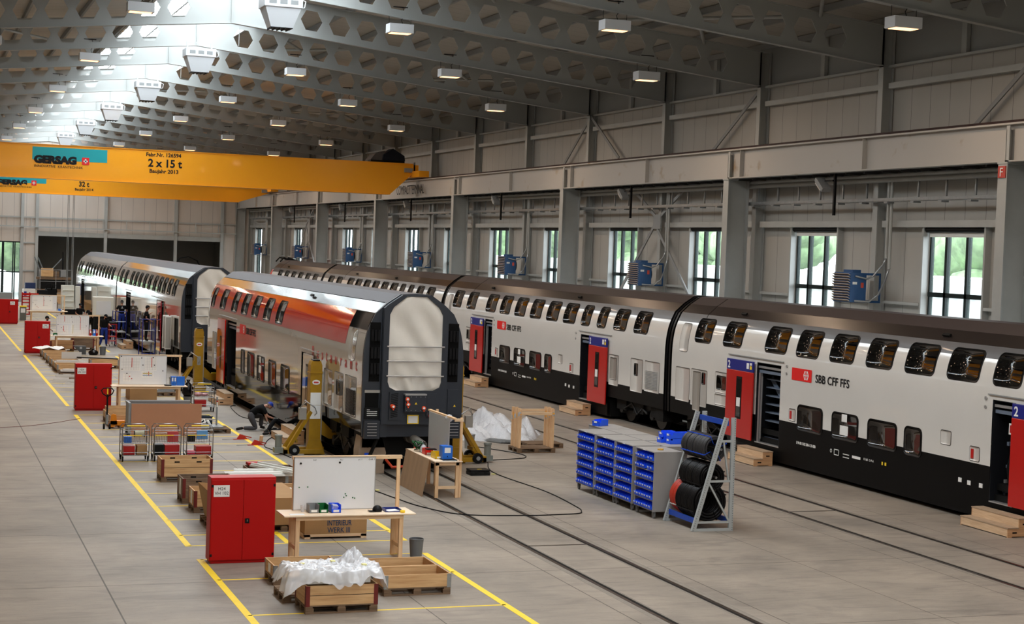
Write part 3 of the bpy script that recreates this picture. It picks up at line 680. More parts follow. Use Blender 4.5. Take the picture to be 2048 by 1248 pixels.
def coach(label, xc, ya, yb, livery, upper, lower, doors, group, near_end=True, cab=False, lit=()):
    t = thing('railway_coach', label, 'train coach', (xc, 0, 0), 0, group)
    wt = livery == 'white'; zsk = 0.42 if wt else 0.35
    if wt: t.scale = (KT, KT, KT); t.location = (XT2, 0, 6.15*(1-KT))
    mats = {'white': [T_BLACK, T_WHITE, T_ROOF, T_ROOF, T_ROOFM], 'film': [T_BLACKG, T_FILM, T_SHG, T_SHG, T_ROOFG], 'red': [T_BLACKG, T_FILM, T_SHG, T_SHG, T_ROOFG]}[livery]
    lo = 1.63 if livery == 'white' else 1.42
    hi = 4.05 if livery == 'white' else 3.95
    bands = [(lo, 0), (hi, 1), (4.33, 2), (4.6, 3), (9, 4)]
    bz = 4.6     # bogie zone at both ends
    b = MB(); cuts = sorted([ya, ya+bz, yb-bz, yb] + [c for d in doors for c in (d[0], d[1])])
    for p, q in zip(cuts, cuts[1:]):
        if q - p < 0.01: continue
        m = (p+q)/2; zlo = 1.12 if (m < ya+bz or m > yb-bz) else zsk
        dd = [d for d in doors if d[0]-0.01 <= m <= d[1]+0.01]
        if dd:
            if zlo < dd[0][2]: shell(b, p, q, zlo, dd[0][2], -1, bands)
            shell(b, p, q, dd[0][3], 4.86, -1, bands)
        else: shell(b, p, q, zlo, 4.86, -1, bands)
        shell(b, p, q, zlo, 4.86, 1, bands)
    for y, fl_ in ((ya, 0), (yb, 1)):
        pts = [(-u, z) for u, z in PROF if z >= 1.0] + [(u, z) for u, z in PROF[::-1] if z >= 1.0 and u > 0]
        b.add([(x, y, z) for x, z in pts], [tuple(range(len(pts))) if fl_ else tuple(range(len(pts)))[::-1]], 0)
    b.build('body', mats, t)
    # dark underfloor
    b = MB(); b.box(-1.25, ya+bz, zsk-0.02, 1.25, yb-bz, 1.0); b.box(0.95, ya+0.3, zsk, 1.3, ya+bz, 1.1); b.box(0.95, yb-bz, zsk, 1.3, yb-0.3, 1.1); b.box(-1.3, ya+0.15, 0.7, -0.6, ya+0.75, 1.1); b.box(-1.2, ya+0.1, 1.1, 1.2, yb-0.1, 1.25)
    for k in range(3): b.box(-1.22, ya+0.5+1.4*k, 0.75, -0.9, ya+1.3+1.4*k, 1.1)
    b.build('underframe', UNDER, t)
    bogie(t, ya+2.5, 0.31 if wt else 0); bogie(t, yb-2.5, 0.31 if wt else 0)
    # upper windows
    for (p, q) in upper:
        zt_ = 4.22 if livery == 'white' else 4.19; zb_ = 3.46 if livery == 'white' else 3.42
        f = MB(); patch(f, p, q, zb_, zt_, 0.16, 0.010); o = f.build('window', SEAL, t)
        g = MB(); patch(g, p+0.05, q-0.05, zb_+0.05, zt_-0.05, 0.13, 0.018); g.build('pane', T_GLASS, o)
    for i, (p, q) in enumerate(lower):
        z0 = 1.46 if livery == 'white' else 1.30
        f = MB(); patch(f, p, q, z0, 2.18, 0.15, 0.012); o = f.build('window', SEAL, t)
        g = MB(); patch(g, p+0.06, q-0.06, z0+0.06, 2.12, 0.11, 0.020); g.build('pane', T_CLEAR, o)
        if i in lit:
            g = MB(); m = (p+q)/2
            g.box(-1.425, m-0.13, 1.95, -1.42, m+0.13, 2.15); g.box(-1.425, m-0.2, 1.6, -1.42, m+0.2, 1.85); g.build('taped_notice', PAPER, o)
    # door openings with vestibule and stairs
    for (p, q, zl, zh, leaf, style) in doors:
        b = MB(); x = -1.38
        b.box(x+0.75, p, zl, x+0.80, q, zh, 0); b.box(x, p-0.01, zl, x+0.8, p+0.02, zh, 0); b.box(x, q-0.02, zl, x+0.8, q+0.01, zh, 0); b.box(x, p, zh-0.02, x+0.8, q, zh+0.02, 0)
        b.box(x-0.01, p, zl-0.03, x+0.8, q, zl, 2)
        b.box(x+0.02, p, zh-0.16, x+0.10, q, zh-0.1, 2); b.box(x+0.05, p, zh-0.30, x+0.14, q, zh-0.22, 1)
        if style == 'stairs':
            for k in range(8): b.box(x+0.25, p+0.1, zl+0.12+0.24*k, x+0.7, q-0.1, zl+0.15+0.24*k, 1)
            b.box(x+0.02, q-0.14, zl, x+0.10, q-0.06, zh-0.3, 2); b.box(x+0.03, q-0.24, zl+0.1, x+0.06, q-0.21, zh-0.4, 2)
            b.beam((x+0.4, q-0.15, zh-0.45), (x+0.4, p+0.1, zl+0.9), 0.03, 0.16, 1)
        else:
            rn = random.Random(int(p*10))
            for k in range(14):
                yy = p+0.05+rn.random()*(q-p-0.15); z = zl+0.05+rn.random()*(zh-zl-0.7); b.box(x+0.3, yy, z, x+0.5, yy+0.05+0.1*rn.random(), z+0.06+0.2*rn.random(), 1 if k % 2 else 2)
            for k in range(6): yy = p+0.08+(q-p-0.2)*rn.random(); b.tube([(x+0.25, yy, zl+0.1), (x+0.2, yy+0.06, zl+0.8), (x+0.28, yy-0.05, zl+1.4), (x+0.22, yy, zh-0.4)], 0.018, 5, 3)
            b.box(x+0.02, p+0.05, zl, x+0.07, p+0.11, zh-0.25, 2); b.box(x+0.2, p+0.25, 2.4, x+0.22, p+0.5, 2.65, 4); b.box(x+0.195, p+0.29, 2.44, x+0.2, p+0.46, 2.61, 5)
        b.build('doorway', [INT, STEP, ALU, RUBBER, PAPER, T_DOOR], t)
        b = MB(); b.box(-1.435, p-1.85 if leaf and leaf[0] < p else p-0.15, zh+0.10, -1.40, (q+1.75 if leaf and leaf[0] > p else q+0.15), zh+0.125)
        b.build('door_track', STEEL_D if livery == 'white' else ALU, t)
        if leaf:
            la, lb, st = leaf; zl2, zh2 = zl, zh-0.0
            d = MB(); d.box(-1.50, la, zl2, -1.455, lb, zh2-0.32 if st == 'red' else zh2, 0)
            if st == 'red': d.box(-1.50, la, zh2-0.32, -1.455, lb, zh2, 1)
            lm = {'red': [T_DOOR, T_BLUE], 'plain': [T_FILM, T_FILM], 'orange': [T_RED, T_FILM], 'purple': [mat('door_film_red', (0.62, 0.05, 0.16), 0.08, coat=1.0), T_FILM]}[st]
            o = d.build('door_leaf', lm, t, bevel=0.012)
            cy = (la+lb)/2; s = MB(); s.box(-1.506, cy-0.17, zl2+0.55, -1.50, cy+0.17, zl2+1.80); o2 = s.build('door_window', SEAL, o, bevel=0.0)
            s = MB(); s.box(-1.51, cy-0.12, zl2+0.62, -1.505, cy+0.12, zl2+1.73); s.build('pane', T_CLEAR, o)
            if st == 'red':
                s = MB(); s.box(-1.514, cy-0.11, zl2+0.92, -1.511, cy+0.11, zl2+1.18); s.build('paper_note', PAPER, o)
                text('class_number', '2', 0.30, PAPER, (-1.502, lb-0.08, zh2-0.27), '-x', o, weight=0.006)
                s = MB(); s.box(-1.504, la+0.08, zh2-0.24, -1.501, la+0.2, zh2-0.14, 1); s.box(-1.504, la+0.08, zh2-0.12, -1.501, la+0.2, zh2-0.05, 0); s.box(-1.504, la+0.26, zh2-0.23, -1.501, la+0.4, zh2-0.06, 0)
                s.build('pictogram', [PAPER, YELLOW], o)
    return t
def slab(t, name, ya, yb, za, zb, m, off=0.008, r=0.04, lined=True):
    """flush hatch with a dark joint round it"""
    if lined:
        f = MB(); patch(f, ya-0.015, yb+0.015, za-0.015, zb+0.015, r+0.01, off-0.004); o = f.build('hatch_joint', SEAL, t)
        t = o
    f = MB(); patch(f, ya, yb, za, zb, r, off); return f.build(name, m, t)
def louvres(t, ya, yb, za, zb, n, m):
    b = MB()
    for k in range(n):
        z = za + (zb-za)*(k+0.5)/n; b.box(-1.425, ya, z-0.009, -1.40, yb, z+0.009)
    return b.build('louvre', m, t)
def logo(t, y, z, h, w_, off=1.408):
    b = MB(); b.box(-off-0.004, y-w_, z, -off, y, z+h); o = b.build('logo_plate', mat('logo_red', (0.90, 0.06, 0.05), 0.5), t)
    b = MB(); cy, cz = y-w_*0.73, z+h/2; X = -off-0.007; s = h*0.36; tk = h*0.085
    def q(pts):
        n = len(pts); b.add([(X, cy-a*s, cz+c*s) for a, c in pts], [tuple(range(n))])
    T = tk/s
    b.box(X-0.001, cy-0.75*s, cz-tk/2, X, cy+0.75*s, cz+tk/2); b.box(X-0.001, cy-tk/2, cz-s*0.95, X, cy+tk/2, cz+s*0.95)
    for sg in (-1, 1):
        q([(sg*0.28, 1.0), (sg*0.28+sg*T*1.6, 1.0), (sg*1.15, 0.0), (sg*0.85, 0.0)]); q([(sg*0.85, 0.0), (sg*1.15, 0.0), (sg*0.28+sg*T*1.6, -1.0), (sg*0.28, -1.0)])
    b.build('emblem', PAPER, o)
    return o

G_R = 'coaches of the white and black train'
XR_T = 24.37; KT = 1.0523; XT2 = XR_T*KT
UB = [(70.05,71.3),(68.05,69.3),(65.4,66.7),(63.65,64.9),(61.85,63.1),(60.05,61.3),(58.25,59.5),(56.5,57.75),(55.08,55.96),(53.62,54.46),(51.85,52.97),(50.05,51.24)]
UA = [(45.41,46.55),(43.42,44.64),(40.75,42.03),(39.01,40.24),(37.23,38.46),(35.43,36.67),(33.62,34.9),(31.85,33.13),(30.3,31.35),(28.6,29.5),(26.6,27.7)]
A = coach('front white coach with two red doors and number 2, black lower band', XR_T, 24.2, 48.05, 'white', UA,
      [(38.59,39.95),(36.81,38.13),(35.03,36.38),(33.95,34.72)], [(40.95,42.35,0.86,3.15,(42.4,44.05,'red'),'stairs'),(30.42,31.25,0.86,3.15,(28.78,30.42,'red'),'gear')], G_R, lit=(1,))
B = coach('second white coach, red doors slid beside two open doorways', XR_T, 48.6, 72.5, 'white', UB,
      [(63.32,64.63),(61.53,62.87),(59.74,61.07),(58.61,59.41)], [(65.65,66.58,0.82,3.15,(66.58,68.25,'red'),'stairs'),(54.8,55.8,0.82,3.15,(53.15,54.8,'red'),'gear')], G_R, lit=(1,))
C_ = coach('third white coach partly hidden behind the restaurant coach roof', XR_T, 73.05, 97.0, 'white', [(p+24.4, q+24.4) for p, q in UB], [], [], G_R)
D_ = coach('rearmost white coach leading to the red cab', XR_T, 97.55, 112.2, 'white', [(98.6+2.05*k, 99.8+2.05*k) for k in range(6)], [], [], G_R)
for T, y in ((A, 0), (B, 24.78), (C_, 49.3)):
    if T is C_: continue
    logo(T, 40.32+y-(0.1 if y else 0), 2.82, 0.34, 1.07); text('coach_lettering', 'SBB CFF FFS', 0.31, INK, (-1.412, 39.1+y-0.05, 2.85), '-x', T, weight=0.004, sx=1.08)
text('coach_number', 'B 94 85 5 502 208-6 CH-SBB', 0.105, PAPER, (-1.40, 39.93, 1.08), '-x', A, weight=0.002, sx=0.82)
text('coach_number', 'B 94 85 5 502 208-6 CH-SBB', 0.105, PAPER, (-1.40, 64.7, 1.08), '-x', B, weight=0.002, sx=0.82)
for T, y in ((A, 0), (B, 24.78)):
    b = MB()
    b.ring((-1.402, 38.1+y, 1.12), (-1.398, 38.1+y, 1.12), 0.05, 0.035); 
    for (p, q) in ((37.95,37.7),): b.box(-1.402, q+y, 1.03, -1.398, p+y, 1.05); b.box(-1.402, q+y, 1.17, -1.398, p+y, 1.19); b.box(-1.402, q+y, 1.03, -1.398, q+0.02+y, 1.19); b.box(-1.402, p-0.02+y, 1.03, -1.398, p+y, 1.19)
    b.box(-1.402, 37.2+y, 1.10, -1.398, 37.5+y, 1.12); b.box(-1.402, 37.2+y, 1.02, -1.398, 37.5+y, 1.04); b.box(-1.402, 36.65+y, 1.06, -1.398, 37.05+y, 1.13)
    b.build('data_lettering', PAPER, T); text('data_lettering', 'R 160  O-P-A', 0.085, PAPER, (-1.40, 36.5+y, 1.08), '-x', T)
    b = MB(); b.box(-1.402, 35.45+y, 1.07, -1.398, 35.52+y, 1.15); b.box(-1.402, 35.6+y, 1.07, -1.398, 35.66+y, 1.15); b.build('yellow_marks', YELLOW, T)
    # small plates: door buttons, sockets and hatches
    for (p, q, a, c) in ((40.06,40.4,1.68,2.0),(31.66,32.02,1.68,2.0)):
        slab(T, 'door_control', p+y, q+y, a, c, T_WHITE); b = MB(); b.box(-1.42, q+y-0.16, a+0.05, -1.412, q+y-0.06, c-0.05); b.build('red_handle', T_DOOR, T)
    slab(T, 'filler_flap', 32.78+y, 33.18+y, 1.92, 2.24, T_WHITE)
    b = MB()
    for (p, z) in ((32.3, 1.12), (31.95, 1.10), (31.5, 1.10)): b.box(-1.40, p+y, z, -1.385, p+y+0.12, z+0.1)
    b.build('socket', PAPER, T)
    b = MB()
    for yy in (40.62, 31.5): b.cyl((-1.42, yy+y, 3.16), (-1.38, yy+y, 3.16), 0.045, n=10); b.cyl((-1.42, yy+y, 2.96), (-1.38, yy+y, 2.96), 0.04, n=10)
    b.build('camera_button', ALU, T)
PANELG = mat('hatch_grey', (0.62, 0.60, 0.57), 0.3)
slab(A, 'hatch', 46.72, 47.7, 1.55, 2.6, T_WHITE); slab(A, 'hatch', 45.52, 46.6, 1.5, 2.62, T_WHITE); slab(A, 'grey_flap', 45.95, 46.45, 1.35, 2.55, PANELG, off=0.016)
slab(A, 'display_frame', 44.15, 44.95, 2.05, 2.66, T_WHITE); slab(A, 'display', 44.25, 44.85, 2.15, 2.55, T_GLASS, off=0.014); slab(A, 'display', 45.62, 45.85, 2.2, 2.55, T_GLASS, off=0.014); slab(A, 'hatch', 44.15, 44.95, 1.68, 1.98, T_WHITE)
slab(A, 'side_light', 46.95, 47.55, 3.12, 4.0, T_WHITE, r=0.1)
slab(B, 'hatch', 52.3, 53.1, 1.55, 2.6, T_WHITE); slab(B, 'grey_flap', 52.45, 53.0, 1.75, 2.5, PANELG, off=0.016); slab(B, 'hatch', 50.28, 51.25, 1.5, 2.6, T_WHITE); slab(B, 'display', 50.65, 50.95, 2.05, 2.45, T_GLASS, off=0.014)
slab(B, 'hatch', 48.95, 50.1, 1.6, 2.6, T_WHITE); louvres(B, 49.1, 50.0, 1.68, 2.3, 13, STEEL_D)
slab(B, 'display_frame', 68.4, 69.1, 2.05, 2.66, T_WHITE); slab(B, 'display', 68.5, 69.0, 2.15, 2.55, T_GLASS, off=0.014); slab(B, 'hatch', 68.4, 69.1, 1.68, 1.98, T_WHITE)
slab(B, 'side_light', 71.5, 72.1, 3.12, 4.0, T_WHITE, r=0.1)
for T, ys in ((A, (44.0, 33.7)), (B, (66.8, 57.0)), (C_, (90.0, 82.0)), (D_, (108.0,))):
    b = MB()
    for y in ys: b.obb((-1.0, y, 4.47), (0.07, 0.30, 0.05), (0, R(-42), 0)); 
    b.build('roof_fitting', UNDER, T)
    b = MB(); m = (ys[0]+2.2)
    pts = [(-(U(z)+NRM(z).x*0.003), m, z+NRM(z).y*0.003) for z in (4.08, 4.2, 4.33, 4.6, 4.84)]
    b.tube(pts, 0.008, 4); b.build('roof_seam', UNDER, T)
# bellows between coaches
for y0, y1, lab in ((48.05, 48.6, 'black bellows between the front and second white coach'), (72.5, 73.05, 'black bellows between the second and third white coach'), (97.0, 97.55, 'black bellows between the third and rearmost white coach')):
    b = MB(); n = 5
    for k in range(n):
        s = 0.93 if k % 2 else 0.97
        pts = [(-u*s, z if z > 1.1 else 1.1) for u, z in PROF if z >= 1.0] + [(u*s, z) for u, z in PROF[::-1] if z >= 1.0 and u > 0]
        pts = [(x, 1.0+(z-1.0)*(s+0.02)) for x, z in pts]
        b.prism(pts, 'y', y0+(y1-y0)*k/n, y0+(y1-y0)*(k+1)/n)
    b.box(-0.5, y0, 0.5, 0.5, y1, 1.0)
    o = tag(b.build('gangway_bellows', SEAL, loc=(XT2, 0, 6.15*(1-KT))), lab, 'bellows', 'bellows of the white train'); o.scale = (KT, KT, KT)
# red cab at the far end
cab = thing('driving_cab', 'red sloping cab at the far end of the white train', 'train cab', (XT2, 0, 6.15*(1-KT))); cab.scale = (KT, KT, KT)
b = MB(); ring = []
for k in range(7):
    q = k/6; y = 112.25 + 5.2*q; top = 4.75 - 2.9*q**1.7; sc = 1 - 0.25*q**2
    ring.append([(-U(min(zz, 4.85))*sc, y, 0.9+(zz-0.9)*(top-0.9)/(4.86-0.9)) for _, zz in PROF if zz > 0.9] + [(U(min(zz, 4.85))*sc, y, 0.9+(zz-0.9)*(top-0.9)/(4.86-0.9)) for _, zz in PROF[::-1] if zz > 0.9])
n = len(ring[0]); vs = [p for r_ in ring for p in r_]; fs = []
for k in range(6):
    for i in range(n-1): fs.append((k*n+i, (k+1)*n+i, (k+1)*n+i+1, k*n+i+1))
fs.append(tuple(range(n))); fs.append(tuple(6*n+i for i in range(n))[::-1])
b.add(vs, fs, 0, True); b.build('body', T_RED, cab); b = MB(); b.box(-1.1, 112.6, 0.45, 1.1, 116.5, 1.05); b.build('underframe', UNDER, cab)
b = MB()
for k in range(3): b.tube([(-0.9+0.3*k, 112.6, 4.75), (-0.5+0.3*k, 113.4, 5.0), (0.3+0.2*k, 113.0, 4.8)], 0.05, 6)
b.build('pantograph', UNDER, cab)

# ------------------------------------------------------------------ restaurant coach
XM = 12.68
REST = coach('restaurant coach with red upper side and white tarpaulin over its open end', XM, 42.6, 67.2, 'red',
    [(65.9,66.75),(63.5,64.75),(61.05,62.26),(59.04,60.28),(57.09,58.3),(54.97,56.21),(52.99,54.15)],
    [(59.12,59.85),(57.31,58.61),(55.52,56.84),(53.63,54.87),(51.55,52.89)],
    [(60.9,62.75,0.62,3.08,(62.75,64.35,'orange'),'gear'),(49.3,49.9,0.68,2.78,(48.05,49.25,'plain'),'gear')], 'coaches standing on the jacks track', lit=(2,))
# red upper panel, slanted at its near edge
b = MB(); zz = [3.37+0.93*k/20 for k in range(21)]; vs = []
for z in zz:
    nn = NRM(z); y = 44.55 - (z-3.37)*0.12; vs += [(-(U(z)+nn.x*0.005), y, z+nn.y*0.005), (-(U(z)+nn.x*0.005), 66.95, z+nn.y*0.005)]
b.add(vs, [(2*i, 2*i+2, 2*i+3, 2*i+1)[::-1] for i in range(len(zz)-1)], 0, True); b.build('red_side_panel', T_RED, REST)
b = MB(); patch(b, 42.62, 44.5, 3.86, 4.31, 0.01, 0.006); b.build('black_corner_panel', T_BLACK, REST)
logo(REST, 60.17, 2.73, 0.34, 1.07); text('coach_lettering', 'SBB CFF FFS', 0.31, INK, (-1.412, 58.95, 2.78), '-x', REST, weight=0.004, sx=1.08)
text('restaurant_lettering', 'Restaurant', 0.46, mat('letter_red', (0.75, 0.13, 0.13), 0.3), (-1.41, 48.5, 2.73), '-x', REST, weight=0.003, sx=1.12, space=2.35)
slab(REST, 'side_light', 43.42, 44.12, 2.98, 3.84, T_FILM, r=0.12); slab(REST, 'side_light', 66.85, 67.1, 2.6, 3.8, T_WHITE, r=0.05)
slab(REST, 'hatch', 44.6, 45.62, 1.44, 2.52, T_FILM, r=0.07); slab(REST, 'hatch', 43.15, 44.4, 1.46, 2.53, T_FILM, r=0.07); slab(REST, 'display', 44.95, 45.35, 1.9, 2.3, T_GLASS, off=0.016)
louvres(REST, 43.3, 44.2, 1.5, 2.19, 21, SEAL); slab(REST, 'hatch', 45.9, 46.9, 1.5, 2.5, T_FILM, r=0.07)
slab(REST, 'hatch', 65.1, 66.0, 1.0, 2.45, T_FILM, r=0.07); slab(REST, 'display', 64.55, 64.85, 1.9, 2.35, T_GLASS, off=0.014)
b = MB(); b.obb((-0.98, 50.5, 4.50), (0.07, 0.34, 0.05), (0, R(-42), 0)); b.build('roof_fitting', UNDER, REST)
b = MB(); b.tube([(-(U(4.60)+0.004), 42.7, 4.605), (-(U(4.60)+0.004), 67.1, 4.605)], 0.006, 4); b.build('roof_seam', UNDER, REST)
# open end: dark frame, pads, tarpaulin, equipment
def end_face(t, y, full=True):
    outer = [(-u, z) for u, z in PROF if z >= 2.8] ; outer = [(-1.37, 1.02), (-1.40, 1.5)] + outer; outer += [(-x, z) for x, z in outer[::-1] if x < -0.01]
    b = MB(); b.prism(outer, 'y', y-0.10, y-0.02); b.build('end_frame', ENDF, t)
    b = MB()       # raised inner frame
    n = 12; z1 = y-0.24
    o1 = [(-0.90,1.36),(-0.88,1.36),(-0.8,1.36),(0.8,1.36),(0.88,1.36),(0.90,1.36),(0.90,4.47),(0.80,4.56),(0.40,4.83),(-0.40,4.83),(-0.80,4.56),(-0.90,4.47)]
    i1 = [(-0.75,2.50),(-0.70,2.36),(-0.52,2.27),(0.52,2.27),(0.70,2.36),(0.75,2.50),(0.74,4.30),(0.64,4.50),(0.28,4.79),(-0.28,4.79),(-0.64,4.50),(-0.74,4.30)]
    V = [(x, z1, z) for x, z in o1] + [(x, z1, z) for x, z in i1] + [(x, y-0.10, z) for x, z in o1] + [(x, y-0.10, z) for x, z in i1]
    F = []
    for i in range(n):
        j = (i+1) % n; F += [(i, j, n+j, n+i), (i, 2*n+i, 2*n+j, j), (n+i, n+j, 3*n+j, 3*n+i)]
    b.add(V, F); b.build('gangway_frame', ENDF, t)
    # tarpaulin with soft creases
    b = MB(); nx, nz = 26, 46; rn = random.Random(5); ph = [(rn.random()*9, rn.random()*6, rn.random()*6, rn.random()) for _ in range(7)]
    def halfw(z):
        if z > 4.30: return 0.74 - (z-4.30)/0.20*0.10 if z < 4.5 else 0.64-(z-4.5)/0.29*0.36
        if z < 2.50: q = (2.50-z)/0.23; return 0.75-0.23*(1-math.sqrt(max(0, 1-q*q)))
        return 0.745
    vs = []
    for j in range(nz+1):
        z = 2.27 + (4.79-2.27)*j/nz; hw = halfw(z)
        for i in range(nx+1):
            x = -hw + 2*hw*i/nx; e = min(1, 6*(hw-abs(x)))
            d = sum(0.012*math.sin(a*x*1.3 + z*(2+c) + p)*e for a, c, p, _ in ph) + 0.018*math.sin(3.5*z+3*x+1)*e + (0.02*math.sin(20*x+6*z)*e if z < 2.6 else 0)
            vs.append((x, y-0.20+d*0.9, z))
    fs = [(j*(nx+1)+i, j*(nx+1)+i+1, (j+1)*(nx+1)+i+1, (j+1)*(nx+1)+i) for j in range(nz) for i in range(nx)]
    b.add(vs, fs, 0, True); b.build('tarpaulin', TARP, t)
    b = MB()
    for z in (3.45, 3.06, 2.66): b.cyl((-0.80, y-0.27, z), (0.80, y-0.27, z-0.0), 0.02, n=8)
    b.build('tarpaulin_bar', ALU, t)
    for s in (-1, 1):      # pocket with black pads
        b = MB(); x0, x1 = sorted((s*0.95, s*1.24)); b.box(x0, y-0.115, 2.5, x1, y-0.095, 4.08, 0)
        for z in (3.72, 3.25, 2.83):
            for k in range(3): b.box(x0+0.02+0.09*k, y-0.19, z-0.13+(0.0), x0+0.085+0.09*k, y-0.11, z+0.16, 1)
        b.build('pad_recess', [DARK, RUBBER], t)
        b = MB(); b.box(s*0.88-0.035, y-0.2, 1.45, s*0.88+0.035, y-0.1, 4.4); b.build('post', ENDF, t)
    if not full: return
    b = MB(); b.box(-0.30, y-0.42, 1.72, 0.30, y-0.24, 2.16, 0); b.box(-0.30, y-0.425, 2.16, 0.30, y-0.24, 2.2, 1)
    for k in range(5):
        for z in (1.76, 2.12): b.cyl((-0.26+0.13*k, y-0.43, z), (-0.26+0.13*k, y-0.42, z), 0.008, n=6, mi=1)
    b.build('junction_box', [ENDF, ALU], t)
    b = MB(); b.box(-0.7, y-0.30, 1.5, -0.42, y-0.22, 2.24, 0)
    b.build('vent_box', ENDF, t); b = MB()
    for k in range(14): b.beam((-0.66, y-0.31, 1.56+0.047*k), (-0.47, y-0.31, 1.60+0.047*k), 0.012, 0.012)
    b.build('vent_slat', DARK, t)
    b = MB(); b.box(0.34, y-0.30, 1.58, 0.62, y-0.22, 2.2); b.build('cover_plate', ENDF, t); b = MB(); b.box(0.98, y-0.125, 1.6, 1.28, y-0.1, 2.3); b.build('cover_plate', ENDF, t)
    hz = MB(); wc = MB()
    for x, z in ((-0.24, 2.06), (-0.22, 1.92), (-0.63, 1.86), (0.22, 1.82), (0.45, 1.60)):
        hz.cyl((x, y-0.46, z), (x, y-0.31, z), 0.055, n=16); hz.add([(x-0.045, y-0.46, z-0.03), (x+0.045, y-0.46, z-0.03), (x, y-0.46, z-0.10)], [(0,2,1)]); wc.cyl((x, y-0.465, z), (x, y-0.46, z), 0.03, n=12)
    o = hz.build('orange_cap', mat('cap_orange', (0.95, 0.32, 0.14), 0.5), t); wc.build('cap_centre', PAPER, o)
    b = MB()
    for x, z in ((0.0, 1.92), (1.08, 1.86)): b.add([(x-0.035, y-0.43, z), (x+0.035, y-0.43, z), (x, y-0.43, z+0.06)], [(0,1,2)])
    b.build('warning_triangle', YELLOW, t)
    b = MB(); b.box(-0.18, y-0.255, 1.38, 0.14, y-0.25, 1.62, 1); b.box(-0.15, y-0.26, 1.405, 0.11, y-0.255, 1.595, 0); b.build('taped_notice', [PAPER, YELLOW], t)
    b = MB(); b.box(-1.34, y-0.12, 2.20, -0.92, y-0.1, 2.27, 0); b.box(-1.32, y-0.115, 1.8, -0.95, y-0.1, 2.19, 1); b.box(-1.34, y-0.14, 1.5, -0.93, y-0.1, 1.80, 2)
    for k in range(4): b.box(-1.27, y-0.145, 1.74-0.05*k, -1.27+0.28-(0.2 if k == 0 else 0), y-0.14, 1.752-0.05*k, 3)
    b.build('side_locker', [PANELG, DARK, mat('locker_black', (0.07, 0.075, 0.08), 0.4), PAPER], t)
    for s in (-1, 1):
        b = MB(); b.box(s*1.14-0.21, y-0.24, 0.98, s*1.14+0.21, y-0.1, 1.46, 0)
        for k in range(5): b.box(s*1.14-0.13, y-0.26, 1.06+0.08*k, s*1.14+0.13, y-0.24, 1.075+0.08*k, 1)
        b.build('step_well', [ENDF, ALU], t)
        b = MB(); b.box(s*0.82-0.09, y-0.2, 1.02, s*0.82+0.09, y-0.1, 1.5); b.build('post', ENDF, t)
    b = MB(); b.box(-0.9, y+0.3, 0.45, 0.9, y+2.0, 1.3); b.box(-1.2, y+0.1, 0.98, -0.3, y+0.3, 1.05); b.beam((-0.95, y-0.1, 0.98), (-1.25, y-0.15, 0.28), 0.12, 0.05); b.box(-1.45, y-0.3, 0.24, -1.1, y-0.0, 0.28)
    b.build('drawgear_frame', UNDER, t)
    b = MB(); b.ring((0.12, y-0.75, 0.86), (0.05, y+0.25, 0.98), 0.13, 0.085, 18); b.cyl((0.05, y+0.1, 0.98), (0.05, y+0.3, 0.98), 0.16, n=16); b.build('coupler_tube', mat('coupler_grey', (0.42, 0.40, 0.37), 0.5), t)
    b = MB(); b.tube([(0.0, y-0.5, 0.78), (-0.12, y-0.6, 0.5), (-0.35, y-0.6, 0.28), (-0.62, y-0.5, 0.25), (-0.72, y-0.2, 0.42)], 0.04, 8); b.build('orange_hose', mat('hose_orange', (0.75, 0.25, 0.12), 0.5), t)
end_face(REST, 42.6)
b = MB(); b.prism([(-1.38,0.25),(-0.72,0.25),(-0.62,0.55),(-0.75,1.0),(-1.32,1.0),(-1.38,0.6)], 'y', 42.75, 43.3, 0); b.box(-1.1, 42.75, 0, -0.66, 43.3, 0.25); b.box(-1.22, 42.745, 0.46, -1.08, 42.75, 0.56, 1)
o = b.build('axle_stand', [mat('stand_beige', (0.62, 0.54, 0.46), 0.7, var=0.1), BLUE], loc=(XM, 0, 0)); tag(o, 'beige weighted stand with blue sticker under the end of the restaurant coach', 'stand')

# ------------------------------------------------------------------ silver coaches behind
SG = 'coaches standing on the jacks track'
LU1 = [97.6,95.5,92.8,91.0,89.2,87.3,85.4,83.4,81.6,80.0,78.35,76.7]
L1c = coach('silver coach with a row of tall upper windows, white tarpaulin on its end', XM+0.02, 74.6, 99.6, 'film', [(y, y+1.05) for y in LU1],
    [(89.9,90.6),(88.2,89.3),(86.5,87.7),(84.8,86.0)], [(92.9,95.0,0.62,3.0,None,'gear'),(80.2,82.5,0.62,3.05,(80.3,81.6,'purple'),'gear')], SG)
L2c = coach('silver coach rearmost along, behind the other silver coach', XM+0.02, 100.1, 125.6, 'film', [(y, y+1.1) for y in (123.6,121.8,118.7,116.8,114.9,113.0,111.1,109.2,107.4,105.6,103.9,102.1)], [], [(119.4,121.6,0.62,2.95,None,'gear')], SG)
end_face(L1c, 74.6, False)
slab(L1c, 'hatch', 75.3, 76.4, 1.2, 2.45, DARK, r=0.05)
for y in (78.0, 77.2):
    b = MB(); b.box(-1.72, y-0.03, 0.95, -1.43, y+0.03, 2.5); o = b.build('open_hatch', T_WHITE, L1c, bevel=0.02)
    b = MB(); b.box(-1.69, y-0.04, 1.02, -1.46, y-0.03, 2.43); b.build('hatch_lining', PANELG, o)
b = MB(); n = 3
pts = [(-u*0.96, z) for u, z in PROF if z >= 1.0] + [(u*0.96, z) for u, z in PROF[::-1] if z >= 1.0 and u > 0]
b.prism(pts, 'y', 99.6, 100.1); tag(b.build('gangway_bellows', SEAL, loc=(XM, 0, 0)), 'black bellows between the two silver coaches', 'bellows')
